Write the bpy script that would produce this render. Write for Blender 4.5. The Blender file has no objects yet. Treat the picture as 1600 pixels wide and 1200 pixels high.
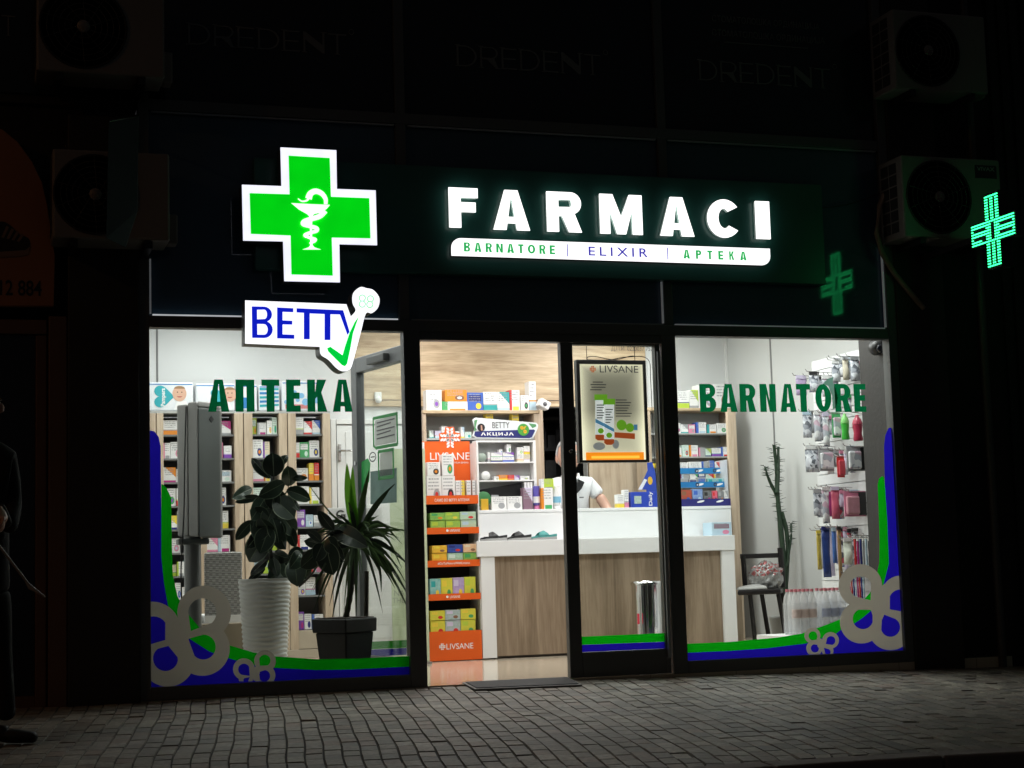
import bpy, math, random
from mathutils import Vector, Matrix
random.seed(7)
S = bpy.context.scene
COL = S.collection

# ------------------------------------------------------------------ camera
FPX = 2600.0
YAW, PITCH, ROLL = 0.31484539, 0.10799828, -0.0287678
CAM = Vector((0.0, -10.0, 0.7234))

def cam_axes():
    cy, sy, cp, sp = math.cos(YAW), math.sin(YAW), math.cos(PITCH), math.sin(PITCH)
    f = Vector((sy * cp, cy * cp, sp)); r = Vector((cy, -sy, 0)); u = r.cross(f)
    cr, sr = math.cos(ROLL), math.sin(ROLL)
    return cr * r + sr * u, -sr * r + cr * u, f
RT, UP, FW = cam_axes()
cd = bpy.data.cameras.new('camera'); cam = bpy.data.objects.new('camera', cd); COL.objects.link(cam)
cd.sensor_width = 36.0; cd.lens = FPX / 1600.0 * 36.0; cd.clip_end = 400; cd.clip_start = 0.05
m = Matrix((RT, UP, -FW)).transposed().to_4x4(); m.translation = CAM
cam.matrix_world = m
S.camera = cam

def ray(px, py):
    return FW + RT * ((px - 800) / FPX) - UP * ((py - 600) / FPX)
def at(px, py, Y=0.0):
    v = ray(px, py); t = (Y - CAM.y) / v.y
    return CAM + v * t
def atx(px, py, X):
    v = ray(px, py); return CAM + v * ((X - CAM.x) / v.x)
def at_plane(px, py, p, n):
    v = ray(px, py); return CAM + v * ((Vector(p) - CAM).dot(n) / v.dot(n))
def ground_z(x, y):
    return -0.008 + 0.038 * min(y, 0) - 0.02 * max(0.0, x - 3.7)

# ------------------------------------------------------------------ world, exposure
w = bpy.data.worlds.new('World'); S.world = w; w.use_nodes = True
bg = w.node_tree.nodes['Background']
bg.inputs[0].default_value = (0.95, 0.95, 1.0, 1); bg.inputs[1].default_value = 0.012
S.view_settings.view_transform = 'Standard'; S.view_settings.look = 'None'
S.view_settings.exposure = 0; S.view_settings.gamma = 1
S.render.engine = 'CYCLES'
try:
    S.cycles.use_denoising = True
    S.cycles.max_bounces = 10; S.cycles.transparent_max_bounces = 24
    S.cycles.sample_clamp_indirect = 6.0
except Exception: pass

# ------------------------------------------------------------------ materials
def srgb(r, g, b):
    f = lambda c: (c / 255 / 12.92) if c / 255 <= .04045 else ((c / 255 + .055) / 1.055) ** 2.4
    return (f(r), f(g), f(b))
MATS = {}
class NT:
    def __init__(s, name):
        s.m = bpy.data.materials.new(name); s.m.use_nodes = True
        s.t = s.m.node_tree; s.b = s.t.nodes['Principled BSDF']; s.out = s.t.nodes['Material Output']
    def n(s, typ, **k):
        nd = s.t.nodes.new(typ)
        for a, v in k.items(): setattr(nd, a, v)
        return nd
    def l(s, a, b): s.t.links.new(a, b)
    def math(s, op, a, b=None, c=None):
        nd = s.n('ShaderNodeMath', operation=op)
        for i, x in enumerate((a, b, c)):
            if x is None: continue
            if isinstance(x, (int, float)): nd.inputs[i].default_value = x
            else: s.l(x, nd.inputs[i])
        return nd.outputs[0]
    def mix(s, fac, a, b):
        nd = s.n('ShaderNodeMix', data_type='RGBA')
        if isinstance(fac, (int, float)): nd.inputs[0].default_value = fac
        else: s.l(fac, nd.inputs[0])
        for i, x in ((6, a), (7, b)):
            if isinstance(x, tuple): nd.inputs[i].default_value = (x + (1,))[:4]
            else: s.l(x, nd.inputs[i])
        return nd.outputs[2]

def mat(name, col, rough=.5, metal=0., var=.12, vscale=6., bump=0., bscale=40., emit=0., spec=.5, coat=0.):
    if name in MATS: return MATS[name]
    t = NT(name); b = t.b
    b.inputs['Roughness'].default_value = rough; b.inputs['Metallic'].default_value = metal
    b.inputs['Specular IOR Level'].default_value = spec
    b.inputs['Coat Weight'].default_value = coat
    col = tuple(col)
    tc = t.n('ShaderNodeTexCoord'); nz = t.n('ShaderNodeTexNoise')
    nz.inputs['Scale'].default_value = vscale; nz.inputs['Detail'].default_value = 5
    t.l(tc.outputs['Object'], nz.inputs['Vector'])
    lo = tuple(c * (1 - var) for c in col); hi = tuple(min(1, c * (1 + var)) for c in col)
    c = t.mix(nz.outputs[0], lo, hi); t.l(c, b.inputs['Base Color'])
    if emit:
        b.inputs['Emission Color'].default_value = col + (1,); b.inputs['Emission Strength'].default_value = emit
    if bump:
        n2 = t.n('ShaderNodeTexNoise'); n2.inputs['Scale'].default_value = bscale; n2.inputs['Detail'].default_value = 4
        t.l(tc.outputs['Object'], n2.inputs['Vector'])
        bp = t.n('ShaderNodeBump'); bp.inputs['Strength'].default_value = bump; bp.inputs['Distance'].default_value = .01
        t.l(n2.outputs[0], bp.inputs['Height']); t.l(bp.outputs[0], b.inputs['Normal'])
    MATS[name] = t.m; return t.m

def glow(name, col, strength, spots=0.0):
    """a lit sign face, or an added glow strip: it gives off light, slightly uneven as LED faces are"""
    if name in MATS: return MATS[name]
    t = NT(name); b = t.b
    b.inputs['Base Color'].default_value = tuple(col) + (1,); b.inputs['Roughness'].default_value = .4
    b.inputs['Emission Color'].default_value = tuple(col) + (1,)
    if spots:
        tc = t.n('ShaderNodeTexCoord'); nz = t.n('ShaderNodeTexNoise'); nz.inputs['Scale'].default_value = 7
        t.l(tc.outputs['Object'], nz.inputs['Vector'])
        st = t.math('MULTIPLY_ADD', nz.outputs[0], strength * spots, strength * (1 - spots / 2))
        t.l(st, b.inputs['Emission Strength'])
    else: b.inputs['Emission Strength'].default_value = strength
    MATS[name] = t.m; return t.m

def vinyl(name, col, k=.85):
    """translucent foil on glass: lit from the room behind it"""
    if name in MATS: return MATS[name]
    t = NT(name); t.t.nodes.remove(t.b)
    d = t.n('ShaderNodeBsdfDiffuse'); tr = t.n('ShaderNodeBsdfTranslucent'); mx = t.n('ShaderNodeMixShader')
    for q in (d, tr): q.inputs['Color'].default_value = tuple(col) + (1,)
    mx.inputs[0].default_value = k
    t.l(d.outputs[0], mx.inputs[1]); t.l(tr.outputs[0], mx.inputs[2]); t.l(mx.outputs[0], t.out.inputs[0])
    MATS[name] = t.m; return t.m

def glassmat(name, tint=(.95, .98, .97), ior=1.45, haze=0.0, rough=.01):
    if name in MATS: return MATS[name]
    t = NT(name); t.t.nodes.remove(t.b)
    tr = t.n('ShaderNodeBsdfTransparent'); tr.inputs[0].default_value = tint + (1,)
    g = t.n('ShaderNodeBsdfGlossy'); g.inputs['Roughness'].default_value = rough
    lw = t.n('ShaderNodeLayerWeight'); lw.inputs[0].default_value = .5; r0 = ((ior - 1) / (ior + 1)) ** 2
    mx = t.n('ShaderNodeMixShader'); t.l(t.math('MULTIPLY_ADD', t.math('POWER', lw.outputs['Facing'], 5), 1 - r0, r0), mx.inputs[0])
    t.l(tr.outputs[0], mx.inputs[1]); t.l(g.outputs[0], mx.inputs[2])
    last = mx.outputs[0]
    if haze:
        d = t.n('ShaderNodeBsdfDiffuse'); d.inputs[0].default_value = (.92, .93, .93, 1)
        m2 = t.n('ShaderNodeMixShader'); m2.inputs[0].default_value = haze
        t.l(last, m2.inputs[1]); t.l(d.outputs[0], m2.inputs[2]); last = m2.outputs[0]
    t.l(last, t.out.inputs[0])
    MATS[name] = t.m; return t.m

def woodmat(name, c1, c2, axis='X', rough=.45, scale=1.0):
    if name in MATS: return MATS[name]
    t = NT(name); tc = t.n('ShaderNodeTexCoord'); mp = t.n('ShaderNodeMapping')
    sc = {'X': (.55, 6, 6), 'Z': (6, 6, .45), 'Y': (6, .5, 6)}[axis]
    mp.inputs['Scale'].default_value = tuple(x * scale for x in sc)
    t.l(tc.outputs['Object'], mp.inputs['Vector'])
    n1 = t.n('ShaderNodeTexNoise'); n1.inputs['Scale'].default_value = 2.2; n1.inputs['Detail'].default_value = 8; n1.inputs['Distortion'].default_value = .8
    n2 = t.n('ShaderNodeTexNoise'); n2.inputs['Scale'].default_value = 14; n2.inputs['Detail'].default_value = 6
    t.l(mp.outputs[0], n1.inputs['Vector']); t.l(mp.outputs[0], n2.inputs['Vector'])
    v = t.math('MULTIPLY_ADD', n2.outputs[0], .35, t.math('MULTIPLY', n1.outputs[0], .75))
    rp = t.n('ShaderNodeValToRGB'); t.l(v, rp.inputs[0])
    e = rp.color_ramp.elements; e[0].position = .36; e[0].color = tuple(c1) + (1,); e[1].position = .68; e[1].color = tuple(c2) + (1,)
    t.l(rp.outputs[0], t.b.inputs['Base Color']); t.b.inputs['Roughness'].default_value = rough
    MATS[name] = t.m; return t.m

def printmat(base, acc, acc2, style, rough=.4):
    """printed carton: bands, blobs and grey text lines laid out on the front (object's own box)"""
    key = 'print_%s_%s_%s_%d' % (base, acc, acc2, style)
    if key in MATS: return MATS[key]
    t = NT('carton_print'); tc = t.n('ShaderNodeTexCoord'); sp = t.n('ShaderNodeSeparateXYZ')
    t.l(tc.outputs['Generated'], sp.inputs[0]); x, z = sp.outputs[0], sp.outputs[2]
    oi = t.n('ShaderNodeObjectInfo')
    def lt(a, b): return t.math('LESS_THAN', a, b)
    def gt(a, b): return t.math('GREATER_THAN', a, b)
    def mul(*a):
        r = a[0]
        for q in a[1:]: r = t.math('MULTIPLY', r, q)
        return r
    col = tuple(base)
    def over(mask, c):
        nonlocal col
        col = t.mix(mask, col, tuple(c))
    def disc(cx, cz, r):
        dx = t.math('SUBTRACT', x, cx); dz = t.math('SUBTRACT', z, cz)
        return lt(t.math('ADD', t.math('MULTIPLY', dx, dx), t.math('MULTIPLY', dz, dz)), r * r)
    if style == 0: over(lt(z, .3), acc); over(mul(lt(z, .36), gt(z, .31)), acc2)
    elif style == 1: over(disc(.66, .32, .22), acc); over(disc(.66, .32, .11), acc2)
    elif style == 2: over(mul(gt(z, .0), gt(x, -.1)), acc); over(mul(gt(z, .52), lt(z, .86), gt(x, .1), lt(x, .88)), base); over(disc(.7, .25, .17), acc2)
    elif style == 3:
        d = t.math('ADD', x, t.math('MULTIPLY', z, 1.3)); over(gt(d, 1.45), acc); over(mul(lt(z, .14), gt(x, -.1)), acc2)
    elif style == 4: over(lt(x, .22), acc); over(mul(lt(z, .2), gt(x, .3), lt(x, .9)), acc2)
    elif style == 5:
        nz = t.n('ShaderNodeTexNoise'); nz.inputs['Scale'].default_value = 4.5
        t.l(tc.outputs['Generated'], nz.inputs['Vector'])
        over(t.math('MULTIPLY', t.math('SMOOTH_MIN', nz.outputs[0], .8, .1), .8), acc); over(disc(.68, .3, .16), acc2); over(mul(gt(z, .6), lt(z, .88), gt(x, .1), lt(x, .5)), base)
    # text lines
    nz = t.n('ShaderNodeTexNoise'); nz.noise_dimensions = '2D'; nz.inputs['Scale'].default_value = 9
    cb = t.n('ShaderNodeCombineXYZ')
    t.l(t.math('MULTIPLY', x, 3.0), cb.inputs[0])
    t.l(t.math('ADD', t.math('FLOOR', t.math('MULTIPLY', z, 8)), t.math('MULTIPLY', oi.outputs['Random'], 50)), cb.inputs[1])
    t.l(cb.outputs[0], nz.inputs['Vector'])
    if style != 5:
     line = t.math('LESS_THAN', t.math('FRACT', t.math('MULTIPLY', z, 8)), .42)
     over(mul(line, gt(nz.outputs[0], .47), gt(z, .5), lt(z, .95), gt(x, .1), lt(x, .82)), (.3, .31, .33))
    t.l(col, t.b.inputs['Base Color']) if not isinstance(col, tuple) else None
    t.b.inputs['Roughness'].default_value = rough
    MATS[key] = t.m; return t.m

# ------------------------------------------------------------------ mesh builder
def vec(p): return (float(p[0]), float(p[1]), float(p[2]))
class MB:
    def __init__(s): s.v = []; s.f = []; s.mi = []; s.sm = []
    def add(s, vs, fs, m=0, sm=False):
        o = len(s.v); s.v += [vec(p) for p in vs]
        for f in fs: s.f.append(tuple(i + o for i in f)); s.mi.append(m); s.sm.append(sm)
        return s
    def box(s, x0, y0, z0, x1, y1, z1, m=0):
        x0, x1 = sorted((x0, x1)); y0, y1 = sorted((y0, y1)); z0, z1 = sorted((z0, z1))
        v = [(x0, y0, z0), (x1, y0, z0), (x1, y1, z0), (x0, y1, z0), (x0, y0, z1), (x1, y0, z1), (x1, y1, z1), (x0, y1, z1)]
        return s.add(v, [(0, 3, 2, 1), (4, 5, 6, 7), (0, 1, 5, 4), (1, 2, 6, 5), (2, 3, 7, 6), (3, 0, 4, 7)], m)
    def hexa(s, b, t, m=0):  # bottom 4, top 4 points
        return s.add(list(b) + list(t), [(0, 3, 2, 1), (4, 5, 6, 7), (0, 1, 5, 4), (1, 2, 6, 5), (2, 3, 7, 6), (3, 0, 4, 7)], m)
    def prism(s, poly, y0, y1, m=0):  # poly of (x,z)
        n = len(poly)
        a = sum(poly[i][0] * poly[(i + 1) % n][1] - poly[(i + 1) % n][0] * poly[i][1] for i in range(n))
        if a < 0: poly = poly[::-1]
        v = [(x, y0, z) for x, z in poly] + [(x, y1, z) for x, z in poly]
        fs = [tuple(range(n)), tuple(range(2 * n - 1, n - 1, -1))] + [(i, i + n, (i + 1) % n + n, (i + 1) % n) for i in range(n)]
        return s.add(v, fs, m)
    def tube(s, pts, r, seg=8, m=0, sm=True):
        pts = [Vector(p) for p in pts]; n = len(pts)
        rs = r if isinstance(r, (list, tuple)) else [r] * n
        vs = []; up0 = Vector((0, 0, 1))
        for i, p in enumerate(pts):
            d = (pts[min(i + 1, n - 1)] - pts[max(i - 1, 0)])
            d = d.normalized() if d.length > 1e-9 else Vector((0, 0, 1))
            u = up0 if abs(d.z) < .95 else Vector((0, 1, 0))
            a = d.cross(u).normalized(); b = a.cross(d).normalized()
            for k in range(seg):
                an = 2 * math.pi * k / seg
                vs.append(p + (a * math.cos(an) + b * math.sin(an)) * rs[i])
        fs = []
        for i in range(n - 1):
            for k in range(seg):
                k2 = (k + 1) % seg
                fs.append((i * seg + k, (i + 1) * seg + k, (i + 1) * seg + k2, i * seg + k2))
        s.add(vs, fs, m, sm)
        s.add(vs[:seg], [tuple(range(seg))], m); s.add(vs[-seg:], [tuple(range(seg - 1, -1, -1))], m)
        return s
    def lathe(s, prof, c, seg=20, m=0, sm=True, axis='Z', sx=1., sy=1.):
        vs = []
        for r, h in prof:
            for k in range(seg):
                a = 2 * math.pi * k / seg; p = (r * math.cos(a) * sx, r * math.sin(a) * sy, h)
                if axis == 'Y': p = (p[0], p[2], p[1])
                if axis == 'X': p = (p[2], p[0], p[1])
                vs.append((c[0] + p[0], c[1] + p[1], c[2] + p[2]))
        fs = []
        for i in range(len(prof) - 1):
            for k in range(seg):
                k2 = (k + 1) % seg
                fs.append((i * seg + k, i * seg + k2, (i + 1) * seg + k2, (i + 1) * seg + k))
        s.add(vs, fs, m, sm)
        if prof[0][0] > 1e-6: s.add(vs[:seg], [tuple(range(seg - 1, -1, -1))], m)
        if prof[-1][0] > 1e-6: s.add(vs[-seg:], [tuple(range(seg))], m)
        return s
    def ell(s, c, r, seg=14, rings=9, m=0):
        prof = [(math.sin(math.pi * i / rings), -math.cos(math.pi * i / rings)) for i in range(rings + 1)]
        vs = []
        for q, h in prof:
            for k in range(seg):
                a = 2 * math.pi * k / seg
                vs.append((c[0] + r[0] * q * math.cos(a), c[1] + r[1] * q * math.sin(a), c[2] + r[2] * h))
        fs = [(i * seg + k, i * seg + (k + 1) % seg, (i + 1) * seg + (k + 1) % seg, (i + 1) * seg + k) for i in range(rings) for k in range(seg)]
        return s.add(vs, fs, m, True)
    def xf(s, M, start=0):
        for i in range(start, len(s.v)): s.v[i] = vec(M @ Vector(s.v[i]))
        return s
    def build(s, name, mats, parent=None, bevel=0., bseg=2):
        off = root_loc(parent)
        me = bpy.data.meshes.new(name)
        me.from_pydata([(p[0] - off.x, p[1] - off.y, p[2] - off.z) for p in s.v], [], s.f)
        mats = mats if isinstance(mats, (list, tuple)) else [mats]
        for q in mats: me.materials.append(q)
        for p, mi, sm in zip(me.polygons, s.mi, s.sm): p.material_index = mi; p.use_smooth = sm
        o = bpy.data.objects.new(name, me); COL.objects.link(o)
        if parent: o.parent = parent
        if bevel:
            b = o.modifiers.new('bevel', 'BEVEL'); b.width = bevel; b.segments = bseg; b.limit_method = 'ANGLE'
        return o
def root_loc(p):
    v = Vector((0, 0, 0))
    while p is not None: v = v + p.location; p = p.parent
    return v
def tag(o, label=None, cat=None, group=None, kind=None):
    if label: o['label'] = label
    if cat: o['category'] = cat
    if group: o['group'] = group
    if kind: o['kind'] = kind
    return o
def thing(name, label, cat, loc=(0, 0, 0), group=None):
    o = bpy.data.objects.new(name, None); o.empty_display_size = .1
    o.location = loc; COL.objects.link(o)
    return tag(o, label, cat, group)
def rect(x0, y0, x1, y1, Y):
    """pixel rectangle on a plane of constant Y -> X0,Z0,X1,Z1"""
    xm, ym = (x0 + x1) / 2, (y0 + y1) / 2
    return at(x0, ym, Y).x, at(xm, y1, Y).z, at(x1, ym, Y).x, at(xm, y0, Y).z
def pbox(mb, x0, y0, x1, y1, Y, depth, m=0, back=True):
    a = rect(x0, y0, x1, y1, Y)
    mb.box(a[0], Y, a[1], a[2], Y + depth, a[3], m); return a
def polyp(pts, Y):
    return [(at(x, y, Y).x, at(x, y, Y).z) for x, y in pts]

# ---- filled 2D shapes with holes and text, as meshes facing -Y
def curve_data(loops, thick):
    c = bpy.data.curves.new('tmp', 'CURVE'); c.dimensions = '2D'; c.fill_mode = 'BOTH' if thick else 'FRONT'; c.extrude = thick / 2
    for lp in loops:
        sp = c.splines.new('POLY'); sp.points.add(len(lp) - 1)
        for i, (x, z) in enumerate(lp): sp.points[i].co = (x, z, 0, 1)
        sp.use_cyclic_u = True
    return c
def to_mesh(c):
    o = bpy.data.objects.new('tmp', c); COL.objects.link(o)
    dg = bpy.context.evaluated_depsgraph_get(); dg.update()
    me = bpy.data.meshes.new_from_object(o.evaluated_get(dg))
    bpy.data.objects.remove(o); bpy.data.curves.remove(c)
    vs = [tuple(v.co) for v in me.vertices]; fs = [tuple(p.vertices) for p in me.polygons]
    bpy.data.meshes.remove(me); return vs, fs
def shape(mb, loops, Y, thick=.002, m=0):
    vs, fs = to_mesh(curve_data(loops, thick))
    return mb.add([(x, Y - z, y) for x, y, z in vs], fs, m)
def text_raw(body, bold=0., thick=.002, sx=1., space=1.):
    c = bpy.data.curves.new('tmp', 'FONT'); c.body = body; c.offset = bold; c.extrude = 0.5; c.space_character = space
    return to_mesh(c)
def text(mb, body, box, Y, thick=.002, m=0, bold=0., space=1.):
    vs, fs = text_raw(body, bold, thick, space=space)
    xs = [v[0] for v in vs]; ys = [v[1] for v in vs]
    x0, z0, x1, z1 = box; a, b, c, d = min(xs), min(ys), max(xs), max(ys)
    return mb.add([(x0 + (v[0] - a) / (b and (c - a) or (c - a)) * (x1 - x0), Y - v[2] * thick, z0 + (v[1] - b) / (d - b) * (z1 - z0)) for v in vs], fs, m)

# ---- block letters
def arc(cx, cy, rx, ry, a0, a1, n=10):
    return [(cx + rx * math.cos(math.radians(a0 + (a1 - a0) * i / n)), cy + ry * math.sin(math.radians(a0 + (a1 - a0) * i / n))) for i in range(n + 1)]
def glyph(ch, s=.26, w=None):
    h = s * .80
    W = w or {'I': s, 'M': .98, 'A': .86, 'N': .76, 'O': .8, 'C': .8, 'F': .64, 'E': .62, 'T': .72, 'R': .78, 'B': .74, 'K': .8, 'П': .74, 'D': .8}.get(ch, .7)
    if ch == 'I': return W, [[(0, 0), (W, 0), (W, 1), (0, 1)]]
    if ch == 'F': return W, [[(0, 0), (s, 0), (s, .4), (W * .92, .4), (W * .92, .4 + h), (s, .4 + h), (s, 1 - h), (W, 1 - h), (W, 1), (0, 1)]]
    if ch == 'E':
        q = .5 - h / 2
        return W, [[(0, 0), (W, 0), (W, h), (s, h), (s, q), (W * .93, q), (W * .93, q + h), (s, q + h), (s, 1 - h), (W, 1 - h), (W, 1), (0, 1)]]
    if ch == 'T': c = W / 2; return W, [[(c - s / 2, 0), (c + s / 2, 0), (c + s / 2, 1 - h), (W, 1 - h), (W, 1), (0, 1), (0, 1 - h), (c - s / 2, 1 - h)]]
    if ch == 'P':
        r = .29; rx = min(r, W - s * 1.1); return W, [[(0, 0), (s, 0), (s, 1 - 2 * r)] + arc(W - rx, 1 - r, rx, r, -90, 90, 10) + [(0, 1)], [(s, 1 - 2 * r + h)] + arc(W - rx, 1 - r, max(.03, rx - s), r - h, -90, 90, 8) + [(s, 1 - h)]]
    if ch == 'П': return W, [[(0, 0), (s, 0), (s, 1 - h), (W - s, 1 - h), (W - s, 0), (W, 0), (W, 1), (0, 1)]]
    if ch == 'A':
        c = W / 2; t = min(s * .62, W * .2); e = min(s * 1.22, W * .385); d = .17; zt = .86
        xi = lambda z: e + (c - .006 - e) * z / zt
        q = d + h * .72
        return W, [[(0, 0), (e, 0), (xi(d), d), (W - xi(d), d), (W - e, 0), (W, 0), (c + t, 1), (c - t, 1)],
                   [(xi(q), q), (W - xi(q), q), (c + .006, zt), (c - .006, zt)]]
    if ch == 'N': return W, [[(0, 0), (s, 0), (s, .62), (W - s * 1.05, 0), (W, 0), (W, 1), (W - s, 1), (W - s, .4), (s * 1.05, 1), (0, 1)]]
    if ch == 'M': c = W / 2; return W, [[(0, 0), (s * .95, 0), (s * .95, .66), (c - s * .42, 0), (c + s * .42, 0), (W - s * .95, .66), (W - s * .95, 0), (W, 0), (W, 1), (W - s * 1.25, 1), (c, .42), (s * 1.25, 1), (0, 1)]]
    if ch == 'K': return W, [[(0, 0), (s, 0), (s, .40), (s + (W - s) * .16, .47), (W - s * 1.25, 0), (W, 0), (s + (W - s) * .52, .60), (W * .97, 1), (W * .97 - s * 1.2, 1), (s, .60), (s, 1), (0, 1)]]
    if ch == 'O': return W, [arc(W / 2, .5, W / 2, .5, 0, 345, 23), arc(W / 2, .5, W / 2 - s, .5 - h, 0, 345, 23)]
    if ch == 'C':
        o = arc(W / 2, .5, W / 2, .5, 38, 322, 22); i = arc(W / 2, .5, W / 2 - s, .5 - h, 322 - 8, 38 + 8, 22); return W, [o + i]
    if ch == 'D': r = W * .62; return W, [[(0, 0)] + arc(W - r, .5, r, .5, -90, 90, 14) + [(0, 1)], [(s, h)] + arc(W - r, .5, r - s, .5 - h, -90, 90, 14) + [(s, 1 - h)]]
    if ch == 'R':
        r = .28; y = 1 - 2 * r; rx = min(r, W - s * 1.1); ix = max(.03, rx - s * .95)
        return W, [[(0, 0), (s, 0), (s, y - .04), (s + (W - 2 * s) * .35, y - .04), (W - s * 1.1, 0), (W, 0), (W * .86, y * .72), (W * .8, y + .02)] + arc(W - rx * 1.01, 1 - r, rx, r, -52, 90, 10) + [(0, 1)],
                   [(s, y + h * .75)] + arc(W - rx * 1.01, 1 - r, ix, r - h * .78, -90, 90, 8) + [(s, 1 - h * .8)]]
    if ch == 'B':
        r1, r2 = .245, .275; x1 = min(r1, W - s * 1.2); x2 = min(r2, W - s * 1.1); f = .025 * W
        return W, [[(0, 0)] + arc(W - x2, r2, x2, r2, -90, 68, 9) + arc(W - x1 - f, 1 - r1, x1, r1, -66, 90, 9) + [(0, 1)],
                   [(s, h * .8)] + arc(W - x2, r2, max(.03, x2 - s * .95), r2 - h * .8, -90, 90, 7) + [(s, 2 * r2 - h * .8)],
                   [(s, 1 - 2 * r1 + h * .62)] + arc(W - x1 - f, 1 - r1, max(.03, x1 - s * .95), r1 - h * .72, -90, 90, 7) + [(s, 1 - h * .8)]]
    raise KeyError(ch)
def block_letter(mb, ch, box, Y, thick, s=.26, m=0):
    x0, z0, x1, z1 = box; W, lp = glyph(ch, s, (x1 - x0) / (z1 - z0))
    return shape(mb, [[(x0 + x / W * (x1 - x0), z0 + z * (z1 - z0)) for x, z in l] for l in lp], Y, thick, m)

def ribbon(pts, ws):
    L, R = [], []
    n = len(pts)
    for i, p in enumerate(pts):
        a, b = pts[max(0, i - 1)], pts[min(n - 1, i + 1)]
        dx, dy = b[0] - a[0], b[1] - a[1]; d = math.hypot(dx, dy) or 1
        wv = ws[i] if isinstance(ws, (list, tuple)) else ws
        L.append((p[0] - dy / d * wv / 2, p[1] + dx / d * wv / 2)); R.append((p[0] + dy / d * wv / 2, p[1] - dx / d * wv / 2))
    return L + R[::-1]
def smooth(pts, closed=False, n=6):
    out = []; N = len(pts)
    rng = range(N if closed else N - 1)
    for i in rng:
        g = lambda k: pts[k % N] if closed else pts[max(0, min(N - 1, k))]
        p0, p1, p2, p3 = g(i - 1), g(i), g(i + 1), g(i + 2)
        for j in range(n):
            t = j / n
            out.append(tuple(.5 * (2 * b + (c - a) * t + (2 * a - 5 * b + 4 * c - d) * t * t + (3 * b - a - 3 * c + d) * t ** 3) for a, b, c, d in zip(p0, p1, p2, p3)))
    if not closed: out.append(tuple(pts[-1]))
    return out

# ------------------------------------------------------------------ material palette
M_frame = mat('anthracite_frame', srgb(92, 94, 94), .42, .3, .1, 3, .05, 60)
M_dark = mat('dark_wall', (.012, .0115, .011), .75, 0, .3, 2, .3, 20)
M_pillar = mat('dark_pillar', (.022, .02, .018), .6, 0, .3, 3, .2, 30)
M_panelglass = mat('black_glass_panel', (.045, .088, .135), .06, 0, .4, 1.0, 0, spec=.5)
M_upperglass = mat('dark_upper_glass', (.02, .028, .04), .14, 0, .2, 1.5, 0, spec=.35)
M_board = mat('dark_green_board', (.027, .12, .10), .3, 0, .12, 2, .02, 30)
M_trim = mat('pale_trim', (.3, .32, .34), .35, .2, .1, 5); G_leak = glow('painted_gap_glow', (.9, .95, 1), .42, .5); G_leak2 = glow('painted_gap_glow_dim', (.9, .95, 1), .05, .6)  # the two glows paint light leaking at panel edges
M_glass = glassmat('window_glass')
M_doorglass = glassmat('door_leaf_glass', (.93, .95, .94), 1.3, .02)
M_white = mat('white_laminate', (.8, .81, .81), .35, 0, .03, 3)
M_wall = mat('white_paint', (.7, .71, .71), .8, 0, .03, 2, .05, 80)
M_wallgrey = mat('grey_white_panel', (.6, .61, .6), .6, 0, .04, 1.5)
M_oak = woodmat('light_oak', (.34, .235, .135), (.66, .52, .34), 'X')
M_oakv = woodmat('light_oak_upright', (.36, .27, .19), (.58, .47, .35), 'Z')
M_oakdoor = woodmat('brown_oak_front', (.15, .105, .066), (.34, .26, .18), 'Z', .4, .8)
M_shelfgrey = mat('shelf_grey', (.16, .165, .165), .6, 0, .06)
M_shelflight = mat('shelf_pale_grey', (.4, .41, .4), .6, 0, .05)
M_black = mat('black_plastic', (.012, .012, .013), .4)
M_blackmetal = mat('black_metal', (.016, .014, .014), .35, .3)
M_chrome = mat('chrome', (.75, .75, .75), .09, 1.0, .02)
M_steel = mat('wire_steel', (.5, .5, .5), .25, 1.0, .05)
M_orange = mat('orange_card', srgb(226, 92, 12), .5, 0, .04)
M_brown = mat('dark_brown_card', (.055, .044, .037), .6)
M_paper = mat('white_card', (.8, .8, .79), .5, 0, .03)
M_text = mat('white_print', (.85, .85, .85), .5)
M_greytext = mat('grey_print', (.12, .12, .13), .6)
V_green = vinyl('green_foil', (.003, .36, .007))
V_blue = vinyl('blue_foil', (.014, .008, .40))
V_grey = vinyl('taupe_foil', (.36, .335, .29), .62)
V_letter = vinyl('dark_green_foil', (.002, .105, .036))
M_skin = mat('skin', (.52, .30, .22), .5, 0, .08, 12)

XL, X1, X2, XD, X3, XR = .992, 2.544, 2.650, 4.27, 4.382, 5.972
ZB, ZG, ZD, ZT, ZP = .074, 2.186, 2.130, 2.257, 3.505

# ------------------------------------------------------------------ pharmacy building: the shell
bld = thing('pharmacy_building', 'dark glass-fronted pharmacy building with white lit shop behind big windows', 'building', (3.5, 0, 0))
b = MB()   # pillars and plinth
b.box(at(105, 800, 0).x, -.06, -.4, .93, .5, 3.45); b.box(6.04, -.05, -.4, 6.42, .5, 6.4); b.box(-9, .021, 3.52, .93, .5, 3.60)
b.box(.93, -.02, -.4, 6.04, .4, -.004)
b.build('pillar', M_pillar, bld, .008)
b = MB()   # shopfront frame
def bar(x0, z0, x1, z1, y0=-.035, y1=.055): b.box(x0, y0, z0, x1, y1, z1)
bar(.93, -.004, XL, 6.4); bar(XR, -.004, 6.04, 6.4)
bar(X1, -.004, X2, ZG + .002); bar(XD + .012, -.004, X3, ZG + .002, -.035, .05)
bar(XL, -.004, X1, ZB); bar(X3, -.004, XR, ZB)
bar(XL, ZG, XR, ZT); bar(X2, ZD + .004, XD + .012, ZG, -.03, .05)
bar(X1 - .02, ZT, X1 + .045, 6.4, -.025, .05); bar(4.316, ZT, 4.378, 6.4, -.025, .05)
bar(XL, ZP + .006, XR, ZP + .075, -.03, .05); bar(XL, 5.05, XR, 5.15, -.03, .05)
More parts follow.
